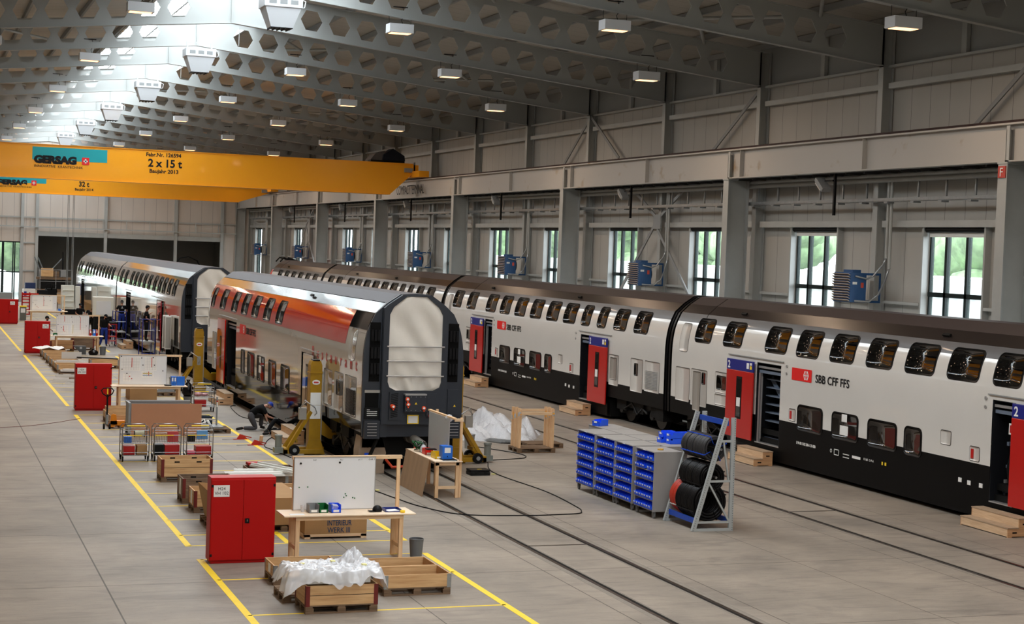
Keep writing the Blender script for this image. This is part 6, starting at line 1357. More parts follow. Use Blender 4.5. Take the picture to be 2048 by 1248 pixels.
# ------------------------------------------------------------------ yellow lifting jacks
JY = mat('jack_yellow', (0.64, 0.48, 0.05), 0.42, var=0.12, scale=3)
def jack(label, x, y, s, h, notes=False):
    """s=+1: lifting arm reaches towards +x"""
    t = thing('lifting_jack', label, 'lifting jack', (x, y, 0), 0, 'yellow lifting jacks round the restaurant coach')
    X = lambda v: v*s
    def bx(b, x0, y0, z0, x1, y1, z1, mi=0): b.box(X(x0), y0, z0, X(x1), y1, z1, mi)
    b = MB(); bx(b, -0.17, -0.16, 0.12, 0.17, 0.2, h-0.12); b.prism([(X(-0.17), h-0.12), (X(0.17), h-0.12), (X(0.13), h), (X(-0.13), h)], 'y', -0.14, 0.2); bx(b, -0.19, -0.18, h-0.36, 0.19, 0.22, h-0.33); b.build('mast', JY, t)
    b = MB(); bx(b, -0.1, -0.15, h, 0.1, 0.15, h+0.03); b.build('mast_cap', BLACK, t)
    b = MB(); bx(b, 0.17, -0.17, 0.35, 0.20, -0.12, h-0.3); b.build('side_rail', ALU, t)
    b = MB(); b.prism([(X(-0.30), 0.0), (X(0.32), 0.0), (X(0.17), 0.45), (X(-0.17), 0.45)], 'y', -0.19, -0.16); bx(b, -0.9, -0.28, 0.04, 0.2, -0.18, 0.16); bx(b, -0.9, 0.3, 0.04, 0.4, 0.4, 0.16); bx(b, -0.9, -0.28, 0.04, -0.8, 0.4, 0.2)
    b.beam((X(-0.8), -0.2, 0.15), (X(-0.12), -0.12, 1.25), 0.1, 0.1); b.beam((X(-0.8), 0.32, 0.15), (X(-0.12), 0.15, 1.25), 0.1, 0.1); bx(b, -0.55, -0.2, 0.35, -0.5, 0.3, 0.45); b.build('base_frame', JY, t)
    b = MB(); b.prism([(X(0.17), 1.05), (X(0.5), 0.72), (X(0.95), 0.72), (X(0.95), 0.45), (X(0.45), 0.45), (X(0.17), 0.6)], 'y', -0.1, 0.14); b.build('lifting_arm', JY, t)
    b = MB(); bx(b, 0.55, -0.09, 0.72, 0.95, 0.13, 0.76); b.build('lifting_pad', mat('pad_yellow', (0.9, 0.85, 0.1), 0.5), t)
    for xx, yy in ((-0.62, -0.33), (-0.62, 0.45), (0.25, 0.45)):
        w = MB(); w.cyl((X(xx), yy-0.05, 0.155), (X(xx), yy+0.05, 0.155), 0.15, n=18); w.cyl((X(xx), yy-0.06, 0.155), (X(xx), yy+0.06, 0.155), 0.06, n=12, mi=1); w.build('wheel', [RUBBER, STEEL_D], t)
    b = MB(); b.cyl((X(-1.02), 0.0, 0.2), (X(-1.02), 0.0, 0.5), 0.1, n=16); b.cyl((X(-1.02), 0.0, 0.5), (X(-1.02), 0.0, 0.56), 0.115, n=16); b.box(X(-1.02)-0.13, -0.13, 0.05, X(-1.02)+0.13, 0.13, 0.2); b.build('motor', mat('motor_grey', (0.48, 0.50, 0.48), 0.5), t)
    b = MB(); bx(b, -0.48, -0.2, 1.02, -0.26, -0.05, 1.36); b.build('control_box', mat('control_grey', (0.62, 0.60, 0.57), 0.5), t, bevel=0.01)
    b = MB(); b.tube([(X(-0.45),-0.25,1.4),(X(-0.3),-0.3,1.55),(X(-0.05),-0.3,1.4),(X(0.02),-0.28,1.22),(X(-0.02),-0.2,1.15)], 0.016, 6); b.tube([(X(-0.45),-0.2,1.36),(X(-0.35),-0.32,1.6),(X(-0.02),-0.3,1.35)], 0.014, 6); b.build('tow_handle', ALU, t)
    b = MB(); b.cyl((0, -0.166, h-0.62), (0, -0.16, h-0.62), 0.085, n=20); o = b.build('maker_badge', [PAPER], t); o.scale = (1.35, 1, 0.85); o.location = (0, 0, (h-0.62)*0.15)
    b = MB(); b.box(-0.07, -0.172, h-0.645, 0.07, -0.167, h-0.6); b.build('badge_mark', mat('badge_red', (0.75, 0.15, 0.15), 0.5), t)
    if notes: b = MB(); b.box(-0.155, -0.166, h-1.28, 0.155, -0.161, h-0.92); b.box(-0.155, -0.166, h-1.68, 0.155, -0.161, h-1.29); b.build('instruction_sheet', PAPER, t)
    else: b = MB(); b.box(-0.07, -0.166, h-1.45, 0.07, -0.161, h-1.1); b.build('instruction_sheet', mat('plate_grey', (0.6, 0.6, 0.58), 0.4), t)
    return t
jack('yellow jack at the near corner of the restaurant coach, two white sheets', 11.02, 46.9, 1, 2.72, True)
jack('yellow jack beyond the tarpaulin end, near the black case', 14.63, 44.75, -1, 2.86)
jack('yellow jack between the silver coach and the restaurant coach', 10.82, 66.5, 1, 2.52)

# ------------------------------------------------------------------ grey shelf carts with blue bins
CG = mat('cart_grey', (0.60, 0.59, 0.58), 0.5, var=0.03, scale=3)
bin_proto = None
def cart(idx, x, y0, y1, open_front, name):
    t = thing('shelf_cart', name, 'shelf cart', (x, y0, 0), 0, 'grey shelf carts standing in two rows'); L = y1-y0; D = 0.72; q = 0.025; zb, zt_ = 0.16, 1.56
    for ya in (0, L-q): b = MB(); b.box(0, ya, zb, D, ya+q, zt_-q); b.build('side_panel', CG, t)
    b = MB(); b.box(-0.01, 0, zt_-q, D, L, zt_); b.build('top', CG, t, bevel=0.004)
    b = MB(); b.box(D-q, q, zb, D, L-q, zt_-q); b.build('back_panel', CG, t)
    if not open_front: b = MB(); b.box(0, q, zb, q, L-q, zt_-q); b.build('front_panel', CG, t)
    for k in range(6):
        z = zb + 0.03 + 0.228*k
        if open_front: b = MB(); b.add([(0.0,q,z),(0.55,q,z+0.07),(0.55,L-q,z+0.07),(0.0,L-q,z),(0.0,q,z-0.02),(0.55,q,z+0.05),(0.55,L-q,z+0.05),(0.0,L-q,z-0.02)], [(0,1,2,3),(7,6,5,4),(0,4,5,1),(1,5,6,2),(2,6,7,3),(3,7,4,0)]); b.build('shelf', CG, t)
    for xx in (0.06, D-0.06):
        for yy in (0.06, L-0.06): b = MB(); b.cyl((xx-0.02, yy, 0.06), (xx+0.02, yy, 0.06), 0.06, n=12); b.box(xx-0.035, yy-0.03, 0.08, xx+0.035, yy+0.03, 0.16); b.build('caster', mat('caster_grey', (0.4, 0.4, 0.4), 0.5), t)
    if open_front: b = MB(); b.box(-0.014, L*0.45, zt_-0.02, -0.01, L*0.6, zt_-0.005); b.build('shelf_card', PAPER, t)
    return t
def bin_mesh():
    b = MB(); w_, d_, h_, q = 0.128, 0.26, 0.11, 0.006
    # opens towards -x; local y is width
    b.box(0, 0, 0, d_, w_, q); b.box(0, 0, 0, d_, q, h_*0.6); b.box(0, w_-q, 0, d_, w_, h_*0.6); b.box(0.05, 0, h_*0.6, d_, q, h_); b.box(0.05, w_-q, h_*0.6, d_, w_, h_); b.box(d_-q, 0, 0, d_, w_, h_); b.box(0, 0, 0, q, w_, h_*0.75)
    b.box(-0.012, 0.0, h_*0.72, 0.012, w_, h_*0.82)
    b.box(-0.013, w_*0.3, h_*0.5, -0.0, w_*0.7, h_*0.8, 1)
    return b.mesh('small_parts_bin', [BLUE, PAPER])
BM = bin_mesh()
carts = [(38.36, 39.5, 'rearmost open grey cart full of blue bins, front row'), (37.1, 38.26, 'second open grey cart from the farthest, front row'), (36.0, 37.02, 'third open grey cart from the farthest, front row'), (34.78, 35.82, 'front open grey cart, beside the hose rack')]
rb = random.Random(2)
for i, (y0, y1, nm) in enumerate(carts):
    cart(i, 16.28, y0, y1, True, nm)
    for k in range(6):
        z = 0.16 + 0.03 + 0.228*k; n = 7; st = (y1-y0-0.06)/n
        for j in range(n):
            if i == 3 and k in (4, 5) and j in (2,): continue
            o = bpy.data.objects.new('small_parts_bin', BM); COL.objects.link(o)
            o.location = (16.245 + rb.uniform(0, 0.012), y0+0.03+st*j+(st-0.128)/2, z+0.012); o.rotation_euler = (0, -0.126, rb.uniform(-0.015, 0.015))
            tag(o, '%s blue bin counted from the hose rack, %s shelf down, %s' % (ORD[j], ORD[5-k], ('fourth cart from the rack', 'third cart from the rack', 'second cart from the rack', 'cart beside the rack')[i]), 'storage bin', 'blue bins, cart %s, shelf %s' % (ORD[i], ORD[5-k]))
for i, (y0, y1, nm) in enumerate(((39.45, 40.6, 'closed grey cart at the far end of the back row'), (38.22, 39.4, 'second closed grey cart from the far end, back row'), (37.0, 38.16, 'third closed grey cart from the far end, back row'), (35.75, 36.9, 'closed grey cart front the hose rack, back row'))): cart(i+4, 17.04 if i else 16.62+0.42, y0, y1, False, nm)
b = MB(); b.tube([(0,0,0),(-0.35,0,0.02),(-0.38,0,0.0)], 0.012, 6); tag(b.build('push_handle', CHROME, loc=(17.03, 40.3, 1.0)), 'push handle sticking out from the far closed cart', 'handle')
def blue_bin(label, x, y, z, s=1.0, rz=0):
    o = bpy.data.objects.new('small_parts_bin', BM); COL.objects.link(o); o.location = (x, y, z); o.scale = (s, s*1.2, s); o.rotation_euler = (0, 0, rz); tag(o, label, 'storage bin')
blue_bin('blue bin standing alone on top of the far closed carts', 17.1, 40.05, 1.56, 1.5, 0.5)
for i, (dx, dy, dz) in enumerate(((0,0,0),(0.05,0.02,0.13),(0.32,-0.25,0),(0.32,-0.25,0.13),(0.1,-0.3,0.0),(0.1,-0.3,0.13))): blue_bin('blue bin in the pile on top of the carts, %s' % ('low outer one', 'upper outer one', 'low rear one', 'upper rear one', 'low front one', 'upper front one')[i], 17.25+dx, 36.5+dy, 1.56+dz, 1.35, 0.1)
t = thing('tape_roll', 'flat yellow tape roll on top of the front open cart', 'tape', (16.6, 35.15, 1.561)); b = MB(); b.ring((0,0,0), (0,0,0.03), 0.07, 0.03, 16); b.build('roll', mat('tape_amber', (0.8, 0.6, 0.15), 0.5), t)

# ------------------------------------------------------------------ hose rack with coils
RG = mat('rack_grey', (0.66, 0.68, 0.68), 0.45); RBL = mat('rack_blue', (0.02, 0.26, 0.68), 0.45)
t = thing('hose_rack', 'grey and blue leaning rack holding coils of hose', 'rack', (16.4, 33.03, 0))
def upright(b, p, q, holes):
    b.beam(p, q, 0.10, 0.06, 0, (0, 1, 0))
for yy in (0.0, 1.45):
    b = MB(); b.beam((0.07, yy, 0), (0.80, yy, 2.55), 0.06, 0.10, 0, (1, 0, 0)); b.build('upright', RG, t)
    b = MB(); b.beam((1.0, yy, 0), (0.98, yy, 2.55), 0.06, 0.10, 0, (1, 0, 0)); b.build('upright', RG, t)
    h = MB()
    for k in range(48):
        f_ = (k+0.5)/48; z = 2.55*f_
        h.cyl((0.07+0.73*f_-0.025, yy-0.053, z), (0.07+0.73*f_-0.025, yy-0.047, z), 0.008, n=5); h.cyl((1.0-0.02*f_+0.02, yy-0.053, z), (1.0-0.02*f_+0.02, yy-0.047, z), 0.008, n=5)
    h.build('hole_row', DARK, t)
    b = MB(); b.beam((0.07, yy, 0.03), (1.0, yy, 0.03), 0.05, 0.06)
    for z in (0.2, 1.12, 2.02): b.beam((0.07+0.73*z/2.55, yy, z), (0.99, yy, z), 0.03, 0.05)
    b.beam((0.42, yy, 1.08), (0.95, yy, 0.22), 0.03, 0.04); b.beam((0.9, yy, 1.15), (0.75, yy, 2.0), 0.03, 0.04); b.build('brace', RG, t)
for (x, z) in ((0.86, 2.42), (0.16, 0.22), (0.98, 0.22)):
    b = MB(); b.box(x-0.02, 0.03, z-0.06, x+0.02, 1.42, z+0.06); b.build('cross_beam', RBL, t)
for (x, z) in ((0.70, 1.83), (0.60, 1.20)): b = MB(); b.cyl((x, 0.0, z+0.0), (x, 1.45, z), 0.03, n=10); b.build('carrying_tube', CHROME, t)
def coil(label, y, x, z, Rr, m, n, wd, tie=None, grp=None):
    t = thing('hose_coil', label, 'hose coil', (x, y, z), 0, grp); b = MB(); rn = random.Random(int(y*100+z*10))
    r = wd/(2*n)*1.02
    for lay in range(2 if Rr < 0.3 else 3):
        for k in range(n): b.torus((rn.uniform(-.006,.006), r*(2*k+1), rn.uniform(-.006,.006)), Rr - lay*2*r*0.9, r, 'y', 30, 7)
    b.build('hose', m, t)
    if tie:
        b = MB()
        for a in (0.4, 2.0, 3.6, 5.2):
            c, s_ = math.cos(a), math.sin(a); p0, p1 = Rr-5*r, Rr+r*1.15
            b.beam((c*p1, -0.004, s_*p1), (c*p1, wd+0.004, s_*p1), 0.02, 0.02, 0); b.beam((c*p0, -0.006, s_*p0), (c*p1, -0.006, s_*p1), 0.02, 0.008)
        b.build('cable_tie', tie, t)
HBK = mat('hose_black', (0.045, 0.045, 0.05), 0.4); HGY = mat('hose_grey', (0.16, 0.16, 0.17), 0.5); HOR = mat('hose_red', (0.72, 0.20, 0.12), 0.45)
TB = mat('tie_blue', (0.05, 0.3, 0.8), 0.5); TW = mat('tie_white', (0.8, 0.8, 0.78), 0.5)
X0 = 16.4
for k, (y, tx) in enumerate(((33.18,'frontmost'), (33.48,'second'), (33.78,'third'), (34.08,'rearmost'))): coil('%s grey hose coil with blue ties on the top tube' % tx, y, X0+0.62, 1.83-0.0, 0.27, HGY, 5, 0.26, TB, 'grey hose coils on top')
for k, (y, tx) in enumerate(((33.16,'frontmost'), (33.52,'second'), (33.86,'third'))): coil('%s black hose coil on the middle level' % tx, y, X0+0.55, 1.18, 0.31, HBK, 5, 0.30, BLACK, 'black hose coils in the middle')
for k, (y, tx) in enumerate(((33.16,'frontmost'), (33.46,'second'), (33.76,'third'))): coil('%s large black hose coil on the lowest level' % tx, y, X0+0.52, 0.62, 0.40, HBK, 4, 0.28, BLACK, 'large black hose coils at the bottom')
coil('orange hose coil, nearer of two on the lowest level', 34.06, X0+0.52, 0.62, 0.39, HOR, 3, 0.16, TW); coil('red orange hose coil, farther of two on the lowest level', 34.24, X0+0.52, 0.62, 0.39, HOR, 3, 0.16, TW)

# ------------------------------------------------------------------ pallet of timber frames
t = thing('wooden_pallet', 'pallet carrying upright timber frames', 'pallet', (17.27, 46.62, 0)); pallet_parts(t, 1.22, 0.85)
for k in range(5):
    y = 46.70+0.155*k; t = thing('timber_portal', 'pale timber portal frame on the pallet, %s from the front' % ORD[k], 'timber frame', (17.30+0.02*(k % 2), y, 0.146), 0, 'timber frames on a pallet')
    for x in (0, 1.07): b = MB(); b.box(x, 0, 0, x+0.09, 0.04, 1.18+0.02*(k % 3)); b.build('post', PINE_Z, t)
    if k in (0, 4): b = MB(); b.box(0.09, 0, 1.0+0.04*(k == 4), 1.07, 0.04, 1.09+0.04*(k == 4)); b.build('rail', PINE, t)
    b = MB()
    for x in (0.0, 1.1):
        b.box(x-0.01, -0.02, 0.98-0.04*k, x+0.06, 0.0, 1.10-0.04*k)
    b.build('foam_pad', FILM, t)
    b = MB(); b.box(0.02, -0.022, 1.0-0.04*k, 0.07, -0.018, 1.04); b.box(1.09, -0.022, 1.02-0.04*k, 1.15, -0.018, 1.08); b.build('tape_mark', mat('tape_orange', (0.95, 0.7, 0.3), 0.5), t)
t = thing('wooden_pallet', 'second pallet half hidden behind the frame pallet', 'pallet', (18.0, 47.75, 0)); pallet_parts(t, 1.2, 0.8)
def crumple(name, label, pts, h, m, seed, cat='plastic film'):
    """low crumpled sheet over a quadrilateral on the floor"""
    rn = random.Random(seed); n = 22; vs = []; fs = []; K = [(rn.uniform(3, 14), rn.uniform(3, 14), rn.uniform(0, 6)) for _ in range(6)]
    P = [Vector(p) for p in pts]
    for j in range(n+1):
        for i in range(n+1):
            u, v = i/n, j/n; p = P[0]*(1-u)*(1-v) + P[1]*u*(1-v) + P[2]*u*v + P[3]*(1-u)*v
            e = min(1, 6*min(u, v, 1-u, 1-v)); z = abs(sum(math.sin(a*u+c*v+f_) for a, c, f_ in K))/3*h*e + 0.006 + rn.uniform(0, 0.25)*h*e
            vs.append((p.x+rn.uniform(-.03, .03), p.y+rn.uniform(-.05, .05), z))
    for j in range(n):
        for i in range(n): fs.append((j*(n+1)+i, j*(n+1)+i+1, (j+1)*(n+1)+i+1, (j+1)*(n+1)+i))
    b = MB(); b.add(vs, fs, 0, True); return tag(b.build(name, m), label, cat)
crumple('plastic_sheet', 'crumpled white film on the floor beyond the yellow jack', [(15.9, 50.2), (17.6, 49.3), (18.6, 56.6), (16.9, 58.5)], 0.42, FILM, 3)
crumple('plastic_sheet', 'long white foam wrap stretching behind the timber frames', [(17.5, 50.2), (18.6, 49.0), (19.9, 51.5), (18.8, 56.4)], 0.45, FILM, 8)
b = MB(); rn = random.Random(4)
for k in range(7): b.beam((16.2+0.12*k, 51.5-0.1*k, 0.03), (17.6+0.1*k, 49.0-0.05*k, 0.03+0.01*k), 0.07, 0.035)
tag(b.build('profile_bundle', GALV), 'bundle of thin metal profiles beside the crumpled film', 'profiles')
t = thing('grey_bucket', 'grey bucket behind the yellow jack', 'bucket', (16.15, 47.9, 0)); b = MB(); b.cyl((0,0,0), (0,0,0.42), 0.14, 0.17, 18); b.build('shell', mat('bucket_grey', (0.55, 0.55, 0.53), 0.5), t); b = MB(); b.torus((0,0,0.42), 0.17, 0.015, 'z', 18, 6); b.build('rim', GREYBIN, t)

# ------------------------------------------------------------------ bench seen end-on near the jack
t = thing('workbench', 'narrow wooden bench seen end-on before the restaurant coach', 'workbench', (12.05, 38.32, 0)); W, L = 0.72, 2.55
b = MB(); b.box(0, 0, 0.885, W, L, 0.91); b.build('tabletop', PLY, t)
for x in (0.05, W-0.15):
    for y in (0.06, L-0.14): b = MB(); b.box(x, y, 0, x+0.08, y+0.07, 0.885); b.build('leg', PINE_Z, t)
b = MB(); b.box(0.05, 0.07, 0.22, W-0.07, 0.11, 0.29); b.box(0.05, 0.06, 0.8, W-0.07, 0.1, 0.885); b.build('rail', PINE, t)
for y in (0.08, 2.1): b = MB(); b.box(W-0.06, y, 0, W-0.0, y+0.06, 1.97); b.build('post', PINE_Z, t)
b = MB(); b.box(W-0.22, 0.06, 1.88, W-0.0, 0.11, 1.95); b.build('cross_rail', PINE, t); b = MB(); b.box(W-0.26, 0.05, 1.93, W-0.18, 2.2, 1.97); b.build('top_rail', PINE_Y, t)
t = thing('whiteboard', 'grey backed whiteboard seen edge-on above the narrow bench', 'whiteboard', (12.50, 38.7, 0)); b = MB(); b.box(0, 0, 0.98, 0.02, 1.65, 1.93); b.build('panel', mat('board_grey', (0.70, 0.72, 0.73), 0.35), t); b = MB(); b.box(-0.006, -0.01, 0.97, 0.026, 0, 1.94); b.box(-0.006, 1.65, 0.97, 0.026, 1.66, 1.94); b.build('frame', ALU, t)
b = MB(); b.add([(0,0,0),(0,2.0,0),(0.17,2.05,0.93),(0.17,0.05,0.90)], [(0,1,2,3)]); o = b.build('plywood_sheet', mat('plywood_brown', (0.62, 0.50, 0.38), 0.55, var=0.12, scale=1.5, stretch=(1, 3, 0.6)), loc=(11.86, 38.65, 0.0)); sd = o.modifiers.new('s', 'SOLIDIFY'); sd.thickness = 0.015; tag(o, 'brown plywood sheet leaning against the narrow bench', 'plywood')
parts_bin('parts_bin', 'red parts bin on the narrow bench', 'storage bin', 12.18, 39.55, 0.912, 0.2, 0.3, 0.15, mat('bin_red', (0.85, 0.15, 0.12), 0.4)); parts_bin('parts_bin', 'yellow parts bin on the narrow bench before the blue binder', 'storage bin', 12.20, 38.75, 0.912, 0.2, 0.4, 0.15, mat('bin_yellow', (0.90, 0.75, 0.1), 0.4))
binder('blue binder standing on the end of the narrow bench', 12.33, 38.60, 0.93, BBL, w_=0.26); b = MB(); b.box(12.3, 38.42, 0.912, 12.66, 38.9, 0.93); tag(b.build('black_folder', BLACK), 'flat black folder under the blue binder', 'folder')
b = MB(); b.box(12.25, 38.34, 0.911, 12.62, 38.41, 0.915); tag(b.build('paper_sheet', PAPER), 'white sheets at the near edge of the narrow bench', 'paper'); b = MB(); b.box(12.15, 39.3, 1.065, 12.4, 39.5, 1.09); tag(b.build('laptop', BLACK), 'flat black device lying on the red bin', 'device')
b = MB(); rn = random.Random(6)
for k in range(16): p = [Vector((rn.uniform(-.16,.16), rn.uniform(-.2,.2), rn.uniform(0.01,.28))) for _ in range(4)]; b.tube(p, 0.011, 5, k % 3)
tag(b.build('cable_tangle', [BLACK, STEEL_D, mat('bin_green', (0,0,0), 0.4)], loc=(12.22, 40.3, 0.912)), 'tangled black wiring harness on the narrow bench', 'wiring'); b = MB(); b.ball((0,0,0.1), 0.09, (1,1,1.2), 8); tag(b.build('plastic_bag', FILM, loc=(12.25, 39.95, 0.912)), 'small clear plastic bag on the narrow bench', 'bag')
b = MB(); b.ball((0,0,0), 0.09, (1.2,0.8,1.1), 8); tag(b.build('taped_rag', FILM, loc=(12.58, 38.95, 1.9)), 'white plastic rag hanging on the upper rail of the narrow bench', 'rag')
t = thing('transport_case', 'black hard case lying flat on the floor near the track', 'case', (14.25, 42.05, 0)); b = MB(); b.box(0, 0, 0, 0.56, 0.42, 0.10); b.box(0, 0, 0.105, 0.56, 0.42, 0.16); b.build('shell', mat('case_black', (0.10, 0.10, 0.10), 0.45), t, bevel=0.015); b = MB(); b.box(0.12, -0.012, 0.06, 0.18, 0, 0.13); b.box(0.38, -0.012, 0.06, 0.44, 0, 0.13); b.build('latch', BLACK, t); b = MB(); b.box(0.22, 0.1, 0.16, 0.34, 0.13, 0.165); b.build('sticker', YELLOW, t)
for x, y, nm in ((14.95, 42.2, 'beside the black case'), (11.0, 39.7, 'by the plywood sheet')): b = MB(); b.obb((0,0,0.02), (0.12,0.06,0.03), (0.1,0.1,0.5)); tag(b.build('crumpled_tape', mat('tape_cream', (0,0,0), 0.5), loc=(x, y, 0)), 'crumpled cream tape on the floor ' + nm, 'tape')

# ------------------------------------------------------------------ cables on the floor
def smooth(pts, n=8):
    P = [Vector((p[0], p[1], 0.014)) for p in pts]; out = []
    for i in range(len(P)-1):
        p0, p1, p2, p3 = P[max(i-1, 0)], P[i], P[i+1], P[min(i+2, len(P)-1)]
        for k in range(n):
            t_ = k/n; out.append(0.5*((2*p1)+(-p0+p2)*t_+(2*p0-5*p1+4*p2-p3)*t_*t_+(-p0+3*p1-3*p2+p3)*t_**3))
    out.append(P[-1]); return out
for pts, lab in (([(10.4,41.6),(10.9,39.7),(11.06,38.73),(11.12,38.39),(11.37,37.09),(12.0,35.88),(13.42,35.55),(14.3,35.58),(14.80,35.67),(14.98,35.95),(15.12,36.6),(15.27,39.03),(15.07,42.47),(15.62,44.6)], 'long black cable looping over the near track to the yellow jack'),
                 ([(16.3,48.5),(16.7,47.7),(17.25,46.4),(17.15,45.6),(16.7,45.28),(15.7,45.01)], 'black cable loop in front of the timber frame pallet'),
                 ([(11.28,60.6),(11.02,60.16),(10.79,57.2),(10.97,56.0),(11.3,54.0)], 'black cable from the steps to the kneeling man'),
                 ([(10.69,51.0),(10.32,50.02),(9.96,48.62),(10.02,47.8),(10.19,46.01)], 'black cable from the legs under the coach towards the jack')):
    b = MB(); b.tube(smooth(pts), 0.013, 6); tag(b.build('floor_cable', RUBBER), lab, 'cable')
b = MB(); b.tube(smooth([(-4, 52.0), (1.0, 53.3), (3.5, 54.2), (5.3, 56.3)]), 0.008, 5); tag(b.build('floor_cable', mat('cable_red', (0.4, 0.08, 0.08), 0.5)), 'thin dark red cable crossing the empty aisle', 'cable')
# red clamps and timber offcut
for i, (x, y) in enumerate(((9.35, 50.4), (9.52, 48.95))):
    t = thing('bar_clamp', 'red metal clamp lying on the yellow line, %s one' % ('farther' if i == 0 else 'nearer'), 'clamp', (x, y, 0), 0.1, 'red clamps on the floor'); b = MB(); b.box(0, 0, 0, 0.5, 0.12, 0.02); b.prism([(0.12,0.02),(0.45,0.02),(0.30,0.14),(0.22,0.16)], 'y', 0.02, 0.10); b.beam((0.2,0.06,0.14), (0.62,0.2,0.03), 0.03, 0.03); b.build('clamp_body', mat('clamp_red', (0.72, 0.14, 0.10), 0.5), t); b = MB(); b.beam((-0.35,0.02,0.01), (0.1,0.06,0.02), 0.03, 0.01); b.build('blade', STEEL_D, t)
b = MB(); b.obb((9.98, 49.3, 0.13), (0.10, 0.04, 0.26), (0.35, 0, 0.1)); b.box(9.93, 49.32, 0, 10.03, 49.45, 0.04); tag(b.build('timber_offcut', PINE_Z), 'short timber offcut standing beside the red clamp', 'timber')

# ------------------------------------------------------------------ mobile scaffolds
SB = mat('scaffold_blue', (0.10, 0.16, 0.55), 0.4)
def scaffold(label, x, y, pz, hz):
    t = thing('mobile_scaffold', label, 'scaffold', (x, y, 0), 0, 'blue rolling scaffolds beside the silver coach')
    b = MB(); w_, d_ = 0.60, 1.3
    for xx in (0, w_):
        for yy in (0, d_): b.cyl((xx, yy, 0.1), (xx, yy, hz), 0.022, n=8)
    for z in (0.14, 0.4): b.cyl((0, 0, z), (w_, 0, z), 0.014, n=6)
    for z in (hz-0.02, (pz+hz)/2):
        b.cyl((0, 0, z), (0, d_, z), 0.018, n=6); b.cyl((w_, 0, z), (w_, d_, z), 0.018, n=6)
    b.cyl((0, 0, hz), (w_, 0, hz), 0.018, n=6); b.build('tube_frame', SB, t)
    b = MB(); b.box(0, -0.03, pz-0.05, w_, d_, pz); b.box(0, 0, (pz)*0.5, w_, 0.2, pz*0.5+0.03); b.cyl((0, 0, (pz+hz)/2), (w_, 0, (pz+hz)/2), 0.014, n=6); b.build('platform', ALU, t)
    for xx in (0, w_):
        for yy in (0, d_): b = MB(); b.cyl((xx-0.02, yy, 0.055), (xx+0.02, yy, 0.055), 0.055, n=12); b.build('caster', RUBBER, t)
    return t
scaffold('blue rolling scaffold with a man in blue trousers on it', 10.60, 93.8, 0.78, 1.9); scaffold('blue rolling scaffold with a man in black on it', 10.62, 82.2, 0.98, 2.08)
t = thing('shelf_trolley', 'small red three deck trolley beside the bearded man', 'shelf trolley', (10.22, 93.15, 0)); b = MB()
for xx in (0, 0.40):
    for yy in (0, 0.5): b.cyl((xx, yy, 0.1), (xx, yy, 1.24), 0.018, n=6)
for z in (0.28, 0.52, 0.88, 1.2): b.box(0, 0, z, 0.40, 0.5, z+0.04)
b.build('frame', mat('trolley_red', (0.72, 0.10, 0.12), 0.4), t); b = MB(); b.box(0.0, 0, 1.25, 0.42, 0.5, 1.34); b.build('black_case', BLACK, t)
for xx in (0.03, 0.37): b = MB(); b.cyl((xx-0.015, 0, 0.05), (xx+0.015, 0, 0.05), 0.05, n=10); b.build('caster', RUBBER, t)
# ------------------------------------------------------------------ people
SKIN = mat('skin', (0.78, 0.56, 0.46), 0.55); SKIND = mat('skin_tan', (0.62, 0.43, 0.34), 0.55)
TSH = mat('tshirt_black', (0.045, 0.045, 0.05), 0.85, bump=0.3, var=0.1, scale=9); TRB = mat('trousers_blue', (0.04, 0.16, 0.50), 0.8, bump=0.5, var=0.2, scale=7)
TRG = mat('trousers_grey', (0.25, 0.24, 0.25), 0.85, bump=0.5, var=0.15, scale=7); TRK = mat('trousers_black', (0.05, 0.05, 0.055), 0.85, bump=0.5)
SHOE = mat('shoe_dark', (0.12, 0.10, 0.09), 0.7); GLOVE = mat('glove_grey', (0.66, 0.66, 0.64), 0.8, bump=0.4); HAIRG = mat('hair_grey', (0.45, 0.42, 0.40), 0.9, bump=0.8); HAIRK = mat('hair_black', (0.06, 0.05, 0.05), 0.9, bump=0.8)
CAPK = mat('cap_black', (0.05, 0.06, 0.07), 0.6); CAPB = mat('cap_blue', (0.10, 0.22, 0.62), 0.7)
def skin(name, chains, m, parent=None, loc=None, sub=1, rz=0):
    """chains: lists of (point, radius); points that coincide are welded so limbs join"""
    vs, rad, es = [], [], []
    def idx(p, r):
        for i, v in enumerate(vs):
            if (Vector(v)-Vector(p)).length < 1e-4: return i
        vs.append(tuple(p)); rad.append(r if isinstance(r, tuple) else (r, r)); return len(vs)-1
    for ch in chains:
        pr = None
        for p, r in ch:
            k = idx(p, r)
            if pr is not None and pr != k: es.append((pr, k))
            pr = k
    me = bpy.data.meshes.new(name); me.from_pydata(vs, es, []); me.update(); o = bpy.data.objects.new(name, me); COL.objects.link(o)
    md = o.modifiers.new('skin', 'SKIN'); sv = me.skin_vertices[0].data
    for i, r in enumerate(rad): sv[i].radius = r
    sv[0].use_root = True; md.use_smooth_shade = True
    s = o.modifiers.new('sub', 'SUBSURF'); s.levels = s.render_levels = sub
    me.materials.append(m)
    if parent is not None: o.parent = parent
    if loc is not None: o.location = loc
    o.rotation_euler = (0, 0, rz)
    return o
def mix(a, b, t): return tuple(a[i]*(1-t)+b[i]*t for i in range(3))
